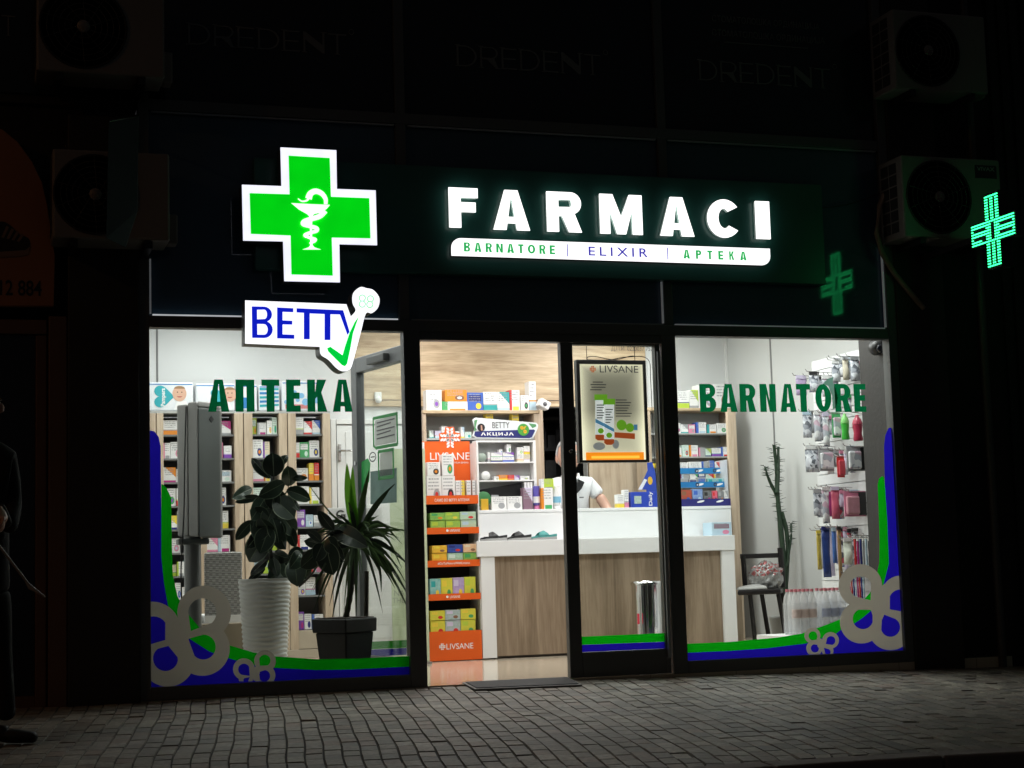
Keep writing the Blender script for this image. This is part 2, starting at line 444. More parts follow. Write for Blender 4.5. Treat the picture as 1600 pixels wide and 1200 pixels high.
fr = b.build('window_frame', M_frame, bld, .004)
for x0, z0, x1, z1, m in ((XL + .02, ZT + .001, X1 - .03, ZT + .0095, G_leak), (X1 + .06, ZT + .001, 4.30, ZT + .008, M_trim), (4.39, ZT + .001, XR - .02, ZT + .009, G_leak2), (XL + .02, ZP - .008, X1 - .03, ZP + .001, M_trim), (X1 + .06, ZP - .008, 4.30, ZP + .001, M_trim), (4.39, ZP - .008, XR - .02, ZP + .001, M_trim),
                         (XL + .003, ZT + .012, XL + .012, 2.6, G_leak2), (4.300, ZT + .012, 4.309, 2.545, G_leak2), (XR - .016, ZT + .012, XR - .007, 2.83, G_leak2)):
    b = MB(); b.box(x0, -.028, z0, x1, -.012, z1); b.build('edge_trim_and_glow', m, bld)  # pale trim, plus emissive strips in place of light through a gap
b = MB(); b.box(-9, .3, 6.3, 16, .5, 6.5); b.box(XL, .2, 2.9, XR, .4, 6.3); b.build('rear_wall', M_dark, bld)
for x0, x1 in ((XL, X1 - .02), (X1 + .045, 4.316), (4.378, XR)):
    b = MB(); b.box(x0, .004, ZT, x1, .02, ZP + .006); b.build('cladding_panel', M_panelglass, bld)
upw = []
for x0, x1 in ((-9, .93), (XL, X1 - .02), (X1 + .045, 4.316), (4.378, XR)):
    b = MB(); b.box(x0, .004, ZP + .075, x1, .02, 5.05); upw.append(b.build('upper_window', M_upperglass, bld))
    b = MB(); b.box(x0, .004, 5.15, x1, .02, 6.3); b.build('upper_window', M_upperglass, bld)
# faint clinic lettering on the upper panes
M_faint = mat('faint_grey_lettering', (.15, .155, .16), .6)
def serif_word(word, p0, p1, Y, parent):
    """thin roman capitals between two pixel corners (left baseline, right cap line)"""
    a = at(p0[0], p0[1], Y); c = at(p1[0], p1[1], Y); h = c.z - a.z
    ws = {'D': .8, 'R': .72, 'E': .62, 'N': .8, 'T': .7}
    tot = sum(ws[q] for q in word) + .14 * (len(word) - 1); k = (c.x - a.x) / tot; x = a.x
    mb = MB()
    for q in word:
        W, lp = glyph(q, .075, ws[q])
        shape(mb, [[(x + u * k, a.z + v * h) for u, v in l] for l in lp], Y, .002)
        feet = {'D': [(0, 0), (0, 1)], 'R': [(0, 0), (0, 1), (W - .06, 0)], 'E': [(0, 0), (0, 1)], 'N': [(0, 0), (W - .05, 1)], 'T': [(W / 2 - .04, 0)]}[q]
        for fx, fz in feet: mb.box(x + (fx - .07) * k, Y - .003, a.z + fz * h - .012 * h, x + (fx + .14) * k, Y - .0005, a.z + fz * h + .022 * h)
        x += (ws[q] + .14) * k
    return mb
serif_word('T', (2, 55), (24, 25), .0, upw[0]).build('lettering', M_faint, upw[0])
for i, (p0, p1) in enumerate((((294, 69), (541, 54)), ((714, 103), (938, 86)), ((1093, 125), (1296, 108)))):
    mb = serif_word('DREDENT', p0, p1, .0, upw[i + 1])
    p = at(p1[0] + 8, p1[1] - 4, 0); shape(mb, [arc(p.x, p.z, .018, .018, 0, 345, 14), arc(p.x, p.z, .014, .014, 0, 345, 14)], .0)
    mb.build('lettering', M_faint, upw[i + 1])
mb = MB(); a = rect(1113, 30, 1280, 42, 0); text(mb, 'СТОМАТОЛОШКА ОРДИНАЦИЈА', a, 0)
a = rect(1113, 52, 1288, 64, 0); text(mb, 'СТОМАТОЛОШКА ОРДИНАЦИЈА', a, 0)
a = rect(1132, 70, 1262, 71.5, 0); mb.box(a[0], -.002, a[1], a[2], 0, a[3])
mb.build('small_lettering', M_faint, upw[3])

# ------------------------------------------------------------------ windows with foils
def foil(name, loops_px, Y, m, parent, thick=0):
    mb = MB(); shape(mb, [polyp(l, 0) for l in loops_px], Y, thick); return mb.build(name, m, parent)
def teardrop(c, r, tip):
    """hole: circle of radius r drawn out to a point at tip (pixels)"""
    a = math.degrees(math.atan2(tip[1] - c[1], tip[0] - c[0]))
    pts = [(c[0] + r * math.cos(math.radians(a + d)), c[1] + r * math.sin(math.radians(a + d))) for d in range(62, 300, 14)]
    return pts + [tip]
from mathutils.geometry import delaunay_2d_cdt
def foil_set(window, green, blue, flies):
    """cut one layer of foil into green, blue and taupe pieces so that nothing overlaps"""
    polys = [('g', polyp(green, 0)), ('b', polyp(blue, 0))]
    for i, (lobes, body, clip) in enumerate(flies):
        for oc, orad, hc, hr, tip in lobes:
            polys.append(('o%d' % i, polyp([clip((oc[0] + orad * math.cos(math.radians(q)), oc[1] + orad * math.sin(math.radians(q)))) for q in range(0, 360, 9)], 0)))
            polys.append(('h%d' % i, polyp([clip(q) for q in teardrop(hc, hr, tip)], 0)))
        polys.append(('c%d' % i, polyp(body, 0)))
    vs, fs = [], []
    for k, pl in polys:
        pl = [q for j, q in enumerate(pl) if math.dist(q, pl[j - 1]) > 1e-4]
        if sum(pl[j - 1][0] * pl[j][1] - pl[j][0] * pl[j - 1][1] for j in range(len(pl))) < 0: pl = pl[::-1]
        fs.append(list(range(len(vs), len(vs) + len(pl)))); vs += [Vector(q) for q in pl]
    V, _, F, _, _, OF = delaunay_2d_cdt(vs, [], fs, 1, 1e-5)
    out = {}
    for f, of in zip(F, OF):
        ks = {polys[i][0] for i in of}; key = None
        for i in range(len(flies)):
            if ('c%d' % i) in ks or (('o%d' % i) in ks and ('h%d' % i) not in ks): key = i
        if key is None: key = 'b' if 'b' in ks and 'g' not in ks else 'g' if 'g' in ks else None
        if key is not None: out.setdefault(key, []).append(tuple(f))
    for key, ff in out.items():
        used = sorted({i for f in ff for i in f}); ix = {v: n for n, v in enumerate(used)}; mb = MB()
        mb.add([(V[i].x, -.003, V[i].y) for i in used], [tuple(ix[i] for i in f) for f in ff])
        mb.build({'g': 'green_border', 'b': 'blue_border'}.get(key, 'butterfly_foil'), {'g': V_green, 'b': V_blue}.get(key, V_grey), window)
gl = MB(); gl.box(XL, 0, ZB, X1, .008, ZG); winL = gl.build('shop_window', M_glass, bld)
gl = MB(); gl.box(X3, 0, ZB, XR, .008, ZG); winR = gl.build('shop_window', M_glass, bld)
winL['label'] = 'left shop window with Cyrillic lettering'; winR['label'] = 'right shop window with Latin lettering'
gupL = [(253, 756), (260, 762), (267.5, 778), (268.5, 850), (270, 900), (277.5, 932), (286, 950), (296, 962), (312, 981), (335, 998), (359, 1008.5), (396, 1019.5), (429, 1025.5), (495, 1030), (560, 1029), (641, 1024.8)]
gloL = [(252, 800), (252, 870), (256, 910), (262, 945), (275, 975), (296, 998), (327, 1018), (357, 1028.5), (396, 1039), (429, 1043.5), (495, 1047), (550, 1046), (642, 1041.3)]
bloL = [(642, 1057), (560, 1061), (440, 1067), (340, 1071.5), (233.5, 1076)]
blL = [(231.5, 672), (241, 674), (248, 683), (251, 697), (251.5, 756)]
clipL = lambda p: (max(p[0], 232.5 + (p[1] - 900) * .008), p[1])
flyL1 = ([((319, 957), 42, (316, 957), 22, (298, 986)), ((316, 1013), 43, (317.5, 1011), 19.5, (294, 998)), ((262, 1031), 42, (258.5, 1029), 19.5, (275, 1006)),
           ((238, 984), 44, (240, 985), 22, (258, 1000))], [(258, 985), (285, 975), (298, 990), (292, 1006), (280, 1030), (262, 1008)], clipL)
flyL2 = ([((381, 1045.5), 17, (381, 1046), 9, (390, 1056)), ((414, 1033), 17, (413.5, 1032), 9, (406, 1040)), ((413, 1055), 17, (413, 1056), 9, (404.5, 1050)),
           ((384, 1061), 11, (384, 1063), 4, (390, 1058))], [(392, 1042), (404, 1042), (406, 1052), (397, 1064), (392, 1056)], lambda p: (p[0], min(p[1], 1064.5)))
foil_set(winL, gupL + gloL[::-1] + [(252, 757)], blL + gloL + bloL, [flyL1, flyL2])
gupR = [(1378, 744), (1373, 748), (1371, 757), (1372.5, 797), (1374, 847), (1373.5, 878), (1369, 903), (1359, 926), (1346, 941), (1330, 956), (1312, 968), (1279, 980.5), (1252, 990), (1215, 996), (1140, 1003), (1070, 1006)]
gloR = [(1388.5, 880), (1386, 890), (1381, 910), (1372, 935), (1362, 953), (1348, 965), (1335, 974), (1315, 983), (1306, 990), (1258, 1005.6), (1196, 1013), (1140, 1017), (1070, 1020)]
bR = [(1396, 667), (1388, 669), (1383, 680), (1381, 697), (1382.5, 763), (1386, 813), (1388.5, 880)]
clipR = lambda p: (min(p[0], 1407 + (p[1] - 900) * .055), p[1])
flyR1 = ([((1344, 915.5), 34, (1344.5, 917), 17, (1360, 938)), ((1345.5, 972), 33.5, (1348, 967), 16, (1363, 953)), ((1391, 981), 35, (1391, 980), 15, (1378, 959)),
           ((1408, 931), 32, (1406.5, 939), 18, (1390, 952))], [(1366, 925), (1382, 912), (1388, 945), (1378, 968), (1364, 965), (1358, 945)], clipR)
flyR2 = ([((1269, 993), 12.5, (1270, 993.5), 7, (1278, 999)), ((1297.5, 1000.5), 13, (1298, 1001), 7, (1290, 1006)), ((1272, 1013), 12.5, (1273, 1013), 6.5, (1281, 1008)),
           ((1293, 1017), 9, (1293, 1018.5), 4.5, (1287, 1012))], [(1276, 996), (1288, 1000), (1289, 1010), (1283, 1018), (1277, 1010)], lambda p: (p[0], min(p[1], 1022.5)))
foil_set(winR, gupR + gloR[::-1] + [(1386, 813), (1382.6, 763), (1381, 746)], bR + gloR[1:] + [(1070, 1036), (1200, 1030), (1320, 1024), (1414, 1020)], [flyR1, flyR2])
mb = MB()
for ch, x0, x1 in (('А', 325, 358), ('П', 368, 397.5), ('Т', 408.5, 436.5), ('Е', 447, 469.5), ('К', 480, 511), ('А', 519.5, 550.5)):
    block_letter(mb, {'А': 'A', 'Т': 'T', 'Е': 'E', 'К': 'K', 'П': 'П'}[ch], rect(x0, 593.2, x1, 643.5, 0), -.0032, 0, .245)
mb.build('window_lettering', V_letter, winL)
mb = MB()
for ch, x0, x1 in (('B', 1093, 1118.5), ('A', 1124.5, 1151.5), ('R', 1155.5, 1180.5), ('N', 1187, 1212), ('A', 1218.5, 1243.5), ('T', 1244, 1266), ('O', 1273.5, 1298.5), ('R', 1304, 1329), ('E', 1334, 1352.5)):
    block_letter(mb, ch, rect(x0, 600, x1, 643.7, 0), -.0032, 0, .25)
mb.build('window_lettering', V_letter, winR)

mb = MB(); shape(mb, [polyp([(1285, 600), (1293, 592), (1302, 589), (1301, 597), (1305, 606), (1309, 622), (1306, 637), (1301, 640), (1300, 618), (1294, 603)], 0)], -.0022, 0); mb.build('leaf_shape', vinyl('grey_green_shape', (.10, .2, .16)), winR)  # translucent grey-green leaf shape on the pane

# ------------------------------------------------------------------ doors
dr = MB()   # closed leaf
def dbar(x0, z0, x1, z1): dr.box(x0, -.028, z0, x1, .03, z1)
dbar(3.580, .002, 3.664, ZD); dbar(4.236, .002, XD, ZD); dbar(3.664, .002, 4.236, .158); dbar(3.664, 2.118, 4.236, ZD)
door = dr.build('door', M_frame, bld, .004); door['label'] = 'closed right door leaf in grey frame'
mb = MB(); mb.box(3.664, .0, .158, 4.236, .008, 2.118); mb.build('door_glass', M_glass, door)
mb = MB(); shape(mb, [polyp([(906, 995), (1041.5, 989), (1041.8, 1002.4), (906.5, 1007.6)], 0)], -.003, 0); mb.build('green_border', V_green, door)
mb = MB(); shape(mb, [polyp([(906.5, 1007.8), (1041.8, 1002.6), (1042, 1013), (907, 1019)], 0)], -.002, 0); mb.build('blue_border', V_blue, door)
mb = MB(); p = at(884, 706, 0); mb.lathe([(0, -.045), (.012, -.045), (.014, -.03), (.014, -.028)], (p.x + .02, 0, p.z), 14, axis='Y'); mb.build('door_lock', M_steel, door)
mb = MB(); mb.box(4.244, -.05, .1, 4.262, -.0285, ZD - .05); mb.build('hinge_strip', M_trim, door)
mb = MB(); text(mb, 'Д.П.И. 0220037 757', rect(955, 541, 1020, 549.5, 0), -.001, .0006); mb.build('small_lettering', M_greytext, door)
# open leaf, swung into the shop on the left post
HP = Vector((2.635, .062, 0)); FP = Vector((2.452, .955, 0)); LD = (FP - HP).normalized(); LN = Vector((LD.y, -LD.x, 0)); LN = LN if LN.y < 0 else -LN
LW = (FP - HP).length
def leafm(mb, start=0):
    mb.xf(Matrix(((LD.x, LN.x, 0, HP.x), (LD.y, LN.y, 0, HP.y), (0, 0, 1, 0), (0, 0, 0, 1))), start); return mb
def leafpx(px, py):
    q = at_plane(px, py, HP, LN) - HP; return (q.dot(LD), q.z)
mb = MB()
for x0, z0, x1, z1 in ((0, .012, .085, ZD), (LW - .085, .012, LW, ZD), (.085, .012, LW - .085, .16), (.085, 2.03, LW - .085, ZD)):
    mb.box(x0, -.03, z0, x1, .03, z1)
M_leaf = mat('grey_door_leaf', srgb(120, 122, 124), .4, .3, .06)
leaf = leafm(mb).build('door', M_leaf, bld, .004); leaf['label'] = 'left door leaf standing open into the shop'
mb = MB(); mb.box(.085, -.004, .16, LW - .085, .004, 2.03); leafm(mb).build('door_glass', M_doorglass, leaf)
def leafrib(name, pts, m, y=.006, closed=True, wpx=2.2):
    q = [leafpx(*p) for p in pts]; mb = MB()
    for i in range(len(q) if closed else len(q) - 1):
        a, c = q[i], q[(i + 1) % len(q)]
        mb.box(min(a[0], c[0]) - .006, y, min(a[1], c[1]) - .006, max(a[0], c[0]) + .006, y + .001, max(a[1], c[1]) + .006) if (abs(a[0] - c[0]) < .02 or abs(a[1] - c[1]) < .02) else mb.hexa([(a[0], y, a[1] - .009), (c[0], y, c[1] - .009), (c[0], y + .001, c[1] - .009), (a[0], y + .001, a[1] - .009)], [(a[0], y, a[1] + .009), (c[0], y, c[1] + .009), (c[0], y + .001, c[1] + .009), (a[0], y + .001, a[1] + .009)])
    return leafm(mb).build(name, m, leaf)
M_noteg = mat('green_notice_edge', (.03, .3, .07), .5)
leafrib('notice_border', [(585, 655), (622, 645), (622, 693), (590, 701), (585, 697)], M_noteg)
leafrib('notice_border', [(593, 707), (616, 701), (616, 743), (593, 749)], M_noteg)
M_notice = mat('pale_notice', (.62, .66, .62), .6)
def leafpoly(name, pts, m, y=.0052):
    mb = MB(); shape(mb, [[leafpx(*p) for p in pts]], 0, .0006); mb.xf(Matrix.Translation((0, y, 0))); return leafm(mb).build(name, m, leaf)
leafpoly('notice', [(587, 657), (620, 648), (620, 691), (587, 697)], M_notice)
leafpoly('notice', [(595, 709), (614, 704), (614, 741), (595, 745)], M_notice)
leafpoly('notice', [(580, 737), (621, 731), (621, 785), (580, 788)], mat('teal_notice', (.16, .27, .25), .6, 0, .5, 9))
leafpoly('notice', [(566, 722), (576, 716), (580, 724), (578, 752), (566, 770)], mat('bright_green_tag', (.02, .4, .08), .5))
mb = MB()
for q in range(5):
    for (x0, x1, y0, dy) in ((590, 618, 662, 6.2),):
        a, c = leafpx(x0, y0 + q * dy), leafpx(x1 - (q % 2) * 6, y0 + q * dy - 7); mb.hexa([(a[0], .0062, a[1]), (c[0], .0062, c[1]), (c[0], .0068, c[1]), (a[0], .0068, a[1])], [(a[0], .0062, a[1] + .008), (c[0], .0062, c[1] + .008), (c[0], .0068, c[1] + .008), (a[0], .0068, a[1] + .008)])
leafm(mb).build('notice_text', M_greytext, leaf)
mb = MB(); c = leafpx(583.5, 714); shape(mb, [arc(c[0], c[1], .055, .033, 0, 350, 20), arc(c[0], c[1], .044, .026, 0, 350, 20)], 0, .001)
mb.box(c[0] - .03, -.001, c[1] - .004, c[0] + .03, 0, c[1] + .004); mb.xf(Matrix.Translation((0, .006, 0))); leafm(mb).build('prohibition_mark', M_greytext, leaf)
leafpoly('green_border', [(572, 1003), (634, 1000), (634, 1012), (572, 1015)], V_green, -.006)
leafpoly('blue_border', [(572, 1015.4), (634, 1012.4), (634, 1023), (572, 1027)], V_blue, -.006)
mb = MB(); p = leafpx(562, 724); mb.lathe([(0, .03), (.012, .03), (.014, .036)], (p[0], 0, p[1]), 12, axis='Y'); leafm(mb).build('door_lock', M_steel, leaf)
mb = MB(); mb.box(.3, .03, 1.99 + .06, .56, .075, 1.99 + .11); leafm(mb).build('door_closer', M_frame, leaf, .005)

# ------------------------------------------------------------------ ground
def pavers():
    """concrete pavers in long courses turned 9 degrees to the shopfront, with real joints"""
    rng = random.Random(3); mb = MB(); A = math.radians(9)
    u = Vector((math.sin(A), math.cos(A), 0)); v = Vector((math.cos(A), -math.sin(A), 0)); O = Vector((3.0, 0, 0))
    wv, lu, g = .083, .150, .0018
    for j in range(-76, 78):
        off = rng.random() * lu
        for i in range(-30, 8):
            cu, cv = i * lu + off, j * wv
            c = O + u * (cu + lu / 2) + v * (cv + wv / 2)
            if c.y > .02 or c.y < -3.52 or c.x < -2.2 or c.x > 9.5: continue
            tz = rng.gauss(0, .0013); tx, ty = rng.gauss(0, .006), rng.gauss(0, .006)
            if rng.random() < .03: tz -= .004
            wav = lambda uu_, vv_: .009 * math.sin(uu_ * 2.1 + vv_ * 1.1) + .004 * math.sin(uu_ * 6.3 + vv_ * 2.3)
            vs = []
            for ins, dz in ((g, -.010), (g + .0032, 0)):
                for a, d in ((0, 0), (1, 0), (1, 1), (0, 1)):
                    uu = cu + (ins if a == 0 else lu - ins); vv = cv + (ins if d == 0 else wv - ins) + wav(cu + (0 if a == 0 else lu), cv) + rng.gauss(0, .0006)
                    p = O + u * uu + v * vv
                    z = ground_z(p.x, p.y) + tz + dz + (a - .5) * lu * tx + (d - .5) * wv * ty
                    vs.append((p.x, max(-3.459, min(p.y, .015)), z))
            mb.add(vs, [(4, 7, 6, 5), (0, 4, 5, 1), (1, 5, 6, 2), (2, 6, 7, 3), (3, 7, 4, 0)])
    return mb
t = NT('concrete_pavers'); geo = t.n('ShaderNodeNewGeometry'); rp = t.n('ShaderNodeValToRGB'); rp.color_ramp.interpolation = 'CONSTANT'
t.l(geo.outputs['Random Per Island'], rp.inputs[0]); e = rp.color_ramp.elements
e[0].color = (0.292, 0.259, 0.206, 1); e[1].position = .2; e[1].color = (0.371, 0.332, 0.264, 1)
for ps, cc in ((.38, (0.226, 0.202, 0.165)), (.52, (0.317, 0.275, 0.215)), (.66, (0.420, 0.377, 0.297)), (.78, (0.259, 0.201, 0.150)), (.86, (0.309, 0.228, 0.170)), (.93, (0.188, 0.169, 0.138))):
    x = e.new(ps); x.color = cc + (1,)
tc = t.n('ShaderNodeTexCoord'); nz = t.n('ShaderNodeTexNoise'); nz.inputs['Scale'].default_value = 38; nz.inputs['Detail'].default_value = 7
n3 = t.n('ShaderNodeTexNoise'); n3.inputs['Scale'].default_value = 1.4; n3.inputs['Detail'].default_value = 5
t.l(tc.outputs['Object'], nz.inputs['Vector']); t.l(tc.outputs['Object'], n3.inputs['Vector'])
c = t.mix(t.math('MULTIPLY', t.math('POWER', nz.outputs[0], 1.5), 1.1), rp.outputs[0], (.06, .056, .05))
c = t.mix(t.math('MULTIPLY', t.math('GREATER_THAN', n3.outputs[0], .56), .28), c, (.05, .046, .042))
vg = t.n('ShaderNodeTexVoronoi'); vg.inputs['Scale'].default_value = 2.6; t.l(tc.outputs['Object'], vg.inputs['Vector']); c = t.mix(t.math('MULTIPLY', t.math('LESS_THAN', vg.outputs['Distance'], .055), .75), c, (.035, .033, .03))
n4 = t.n('ShaderNodeTexNoise'); n4.inputs['Scale'].default_value = .55; n4.inputs['Detail'].default_value = 7; n4.inputs['Distortion'].default_value = 1.2; t.l(tc.outputs['Object'], n4.inputs['Vector']); c = t.mix(t.math('MULTIPLY', t.math('MAXIMUM', t.math('SUBTRACT', n4.outputs[0], .5), 0), 2.6), c, (.07, .055, .042))
t.l(c, t.b.inputs['Base Color']); t.b.inputs['Roughness'].default_value = .66
bp = t.n('ShaderNodeBump'); bp.inputs['Strength'].default_value = .5; bp.inputs['Distance'].default_value = .004
t.l(nz.outputs[0], bp.inputs['Height']); t.l(bp.outputs[0], t.b.inputs['Normal'])
M_paver = t.m
tag(pavers().build('pavement', M_paver), kind='structure')
mb = MB()
xs = [-30, -2, 3.7, 7, 30]; ys = [0.3, 0, -3.46]
for i in range(len(xs) - 1):
    for j in range(2):
        q = [(xs[i], ys[j + 1]), (xs[i + 1], ys[j + 1]), (xs[i + 1], ys[j]), (xs[i], ys[j])]
        mb.add([(x, y, ground_z(x, y) - .0085) for x, y in q], [(0, 1, 2, 3)])
tag(mb.build('pavement_bed', mat('joint_sand', (.02, .018, .016), .9, bump=.3)), kind='structure')
mb = MB()
for k in range(-20, 30):   # kerb stones
    x0, x1 = k * .8, k * .8 + .792
    z0, z1 = ground_z(x0, -3.47), ground_z(x1, -3.47)
    mb.hexa([(x0, -3.60, z0 - .3), (x1, -3.60, z1 - .3), (x1, -3.465, z1 - .3), (x0, -3.465, z0 - .3)], [(x0, -3.60, z0 - .004), (x1, -3.60, z1 - .004), (x1, -3.465, z1 + .002), (x0, -3.465, z0 + .002)])
tag(mb.build('kerb', mat('kerb_concrete', (.2, .165, .15), .8, 0, .2, 5, .3, 50), bevel=.012), kind='structure')
mb = MB(); mb.add([(-80, -80, -.62), (80, -80, -.62), (80, -3.58, -.27), (-80, -3.58, -.27)], [(0, 1, 2, 3)])
tag(mb.build('road', mat('asphalt', (.045, .044, .044), .85, 0, .25, 8, .5, 120)), kind='structure')

# ------------------------------------------------------------------ neighbouring buildings
nb = thing('neighbour_building', 'dark neighbouring shopfront with brown framed glass door, left of the pharmacy', 'building', (-.6, 0, 0))
M_brownframe = mat('brown_door_frame', (.12, .062, .034), .45, 0, .2, 3)
b = MB(); b.box(-9, .0, -.4, -.425, .12, 2.298); b.box(-9, .05, 2.3, .62, .125, 3.515); b.build('wall', M_dark, nb, .005)
a = rect(55, 530, 73, 1098, -.03)
nx = [at(q, 800, 0).x for q in (55, 72.5, 75, 104)]
b = MB(); b.box(-9, .13, -.4, .62, .2, 3.5); b.build('inner_wall', M_dark, nb)
b = MB(); b.box(nx[0], -.02, -.02, nx[1], .1, 2.13); b.box(nx[2], -.05, -.02, nx[3], .12, 2.24); b.box(-.4, -.03, 2.135, nx[1], .09, 2.22); b.box(-.42, -.05, -.02, -.34, .05, 2.13)
b.build('door_frame', M_brownframe, nb, .006)
b = MB(); b.box(-.34, .0, .06, nx[0] - .002, .02, 2.13); b.build('door_glass', M_upperglass, nb)
b = MB(); b.box(-.34, -.01, -.01, nx[0] - .002, .03, .058); b.box(-.1, -.012, .06, .16, -.002, .34); b.build('door_panel', M_brownframe, nb)
sg = thing('shoe_shop_sign', 'dim orange round-topped sign with a sneaker picture and digits 12 884', 'sign', (-.2, -.1, 2.3))
M_orsign = mat('orange_sign_board', (.3, .12, .045), .5, 0, .15, 2)
top = [at(x, y, -.1) for x, y in ((-60, 190), (-20, 193), (5, 203), (28, 222), (50, 252), (66, 285), (74, 320), (80, 360), (86, 400), (84, 478), (-60, 478))]
b = MB(); b.prism([(p.x, p.z) for p in top], -.1, -.04); b.build('sign_board', M_orsign, sg, .004)
b = MB(); text(b, '12 884', rect(0, 438, 65, 462, -.1), -.1015, .002, 0, .012); b.build('digits', mat('black_digits', (.004, .004, .004), .6), sg)
b = MB(); so = smooth([(-40, 383), (-38, 396), (0, 398), (40, 392), (47, 384), (44, 372), (30, 366), (16, 352), (2, 346), (-14, 352), (-30, 350), (-40, 362)], True, 4)
b.prism(polyp(so, -.1), -.103, -.1005, 0)
b.prism(polyp([(-40, 396), (40, 391), (47, 385), (44, 398), (30, 401), (-40, 404)], -.1), -.1045, -.1032, 1)
for q in range(4): b.prism(polyp([(10 + q * 8, 353 + q * 4), (14 + q * 8, 355 + q * 4), (6 + q * 8, 372 + q * 2), (2 + q * 8, 371 + q * 2)], -.1), -.1045, -.1032, 1)
b.build('sneaker_picture', [mat('sneaker_dark', (.012, .01, .009), .6), mat('sneaker_sole', (.2, .12, .08), .6)], sg)
sb = thing('side_building', 'dark ribbed wall of the building right of the pharmacy', 'building', (7.6, 0, 0))
b = MB(); b.box(6.42, .05, -.5, 16, .5, 6.4)
for k in range(90): b.box(6.95 + k * .095, .02, -.5, 6.95 + k * .095 + .06, .06, 5.5)
b.build('wall', M_dark, sb)
b = MB(); b.tube([(6.72, -.04, -.2), (6.72, -.04, 5)], .028, 10); b.build('downpipe', mat('pipe_grey', (.06, .062, .06), .5), sb)

# ------------------------------------------------------------------ illuminated signs
G_green = glow('lit_green', (.0, .60, .006), 1.05, .35); G_white = glow('lit_white', (.86, .88, 1.0), 1.12, .3)
G_hot = glow('lit_letter_white', (1, .99, .97), 1.7); G_blue = glow('lit_blue', (.004, .012, .52), 1.0); G_tick = glow('lit_tick', (.0, .62, .05), 1.0)
G_txtg = glow('lit_strip_green', (.03, .42, .11), 1.0); G_txtb = glow('lit_strip_blue', (.06, .05, .4), 1.0); G_pale = glow('lit_pale_green', (.35, .85, .45), 1.0)
G_halo = glow('added_halo_glow', (.8, .95, .9), .10)  # added glow on the letter sides to brighten the board around them
M_side = mat('sign_case', (.03, .032, .035), .4)

cs = thing('pharmacy_cross_sign', 'large lit green cross sign with white border and white snake and bowl emblem', 'sign', (1.97, -.1, 2.9))
YC = -.22
zc = lambda u, v: (360 + u / 3.1567, 220 + v / 3.1567)
outer = [zc(*p) for p in ((247, 33), (522, 47), (525, 238), (716, 245), (723, 515), (537, 510), (540, 698), (266, 692), (260, 496), (63, 492), (57, 217), (252, 224))]
inner = [zc(*p) for p in ((286, 73), (490, 85), (496, 276), (685, 283), (691, 482), (500, 478), (505, 666), (300, 660), (296, 468), (100, 460), (94, 258), (291, 264))]
b = MB(); b.prism(polyp(outer, YC), YC + .004, -.10); b.build('sign_case', M_side, cs)
b = MB(); shape(b, [polyp(outer, YC), polyp(inner, YC)], YC, .008); b.build('white_border', G_white, cs)
b = MB(); b.prism(polyp(inner, YC), YC - .002, YC + .004); gf = b.build('green_face', G_green, cs)
b = MB()
bowl = [(300, 308), (395, 313), (490, 317), (474, 336), (445, 354), (412, 362), (403, 372), (401, 440), (404, 515), (415, 527), (446, 537), (355, 537), (385, 526), (394, 515), (392, 440), (388, 372), (378, 362), (338, 340)]
b.prism(polyp([zc(*p) for p in bowl], YC), YC - .006, YC - .003)
def rib(pts, ws, y): b.prism(polyp([zc(*p) for p in ribbon(smooth(pts, n=7), [ws[0] + (ws[1] - ws[0]) * i / (7 * (len(pts) - 1)) for i in range(7 * (len(pts) - 1) + 1)])], YC), y - .002, y)
rib([(469, 314), (468, 288), (450, 262), (420, 250), (394, 262), (384, 287)], (17, 33), YC - .0065)
rib([(384, 285), (375, 296), (352, 300), (332, 287)], (12, 4), YC - .009)
rib([(466, 347), (438, 374), (395, 388), (362, 400), (358, 413), (390, 423), (423, 433), (422, 447), (385, 457), (364, 468), (388, 478), (418, 487), (412, 500), (388, 507)], (27, 9), YC - .0115)
b.build('snake_and_bowl', glow('lit_emblem', (.95, 1, .95), 1.1), cs)

bs = thing('shop_name_sign', 'white lit sign reading BETTY with a green tick and small butterfly', 'sign', (1.9, -.1, 2.1))
YB = -.30
body = [zc(*p) for p in ([(73, 787), (572, 806), (594, 866)] + smooth([(594, 866), (618, 836), (603, 800), (606, 752), (640, 722), (672, 727), (706, 737), (735, 776), (728, 822), (698, 850), (668, 853), (642, 950), (606, 1085), (592, 1122), (560, 1137), (527, 1124), (484, 1080), (447, 1055), (441, 1016)], n=5)[1:] + [(73, 1000)])]
bx, bz = zip(*polyp(body, YB))
b = MB(); b.prism(list(zip(bx, bz)), YB + .003, -.16); b.build('sign_case', mat('sign_edge_grey', (.09, .09, .095), .4), bs)
b = MB(); b.prism(list(zip(bx, bz)), YB, YB + .0028); b.build('white_face', glow('lit_name_face', (.95, .96, 1.0), 1.25), bs)
b = MB()
q0, q1 = zc(106, 973), zc(208, 818); block_letter(b, 'B', rect(q0[0], q1[1], q1[0], q0[1], YB), YB - .002, .002, .165)
for pl in ([(230, 822), (310, 826), (310, 846), (257, 844), (257, 886), (305, 888), (305, 907), (257, 906), (257, 955), (315, 957), (315, 977), (230, 975)],
           [(326, 826), (556, 836), (588, 944), (577, 958), (540, 857), (493, 856), (493, 983), (464, 983), (464, 855), (391, 852), (391, 979), (362, 979), (362, 849), (326, 847)]):
    shape(b, [polyp([zc(*p) for p in pl], YB)], YB - .002, .002)
b.build('lettering', G_blue, bs)
b = MB(); tk = [(632, 868), (612, 895), (588, 945), (566, 1010), (552, 1058), (492, 1016), (476, 1024), (482, 1040), (548, 1106), (564, 1113), (575, 1100), (590, 1030), (604, 950)]
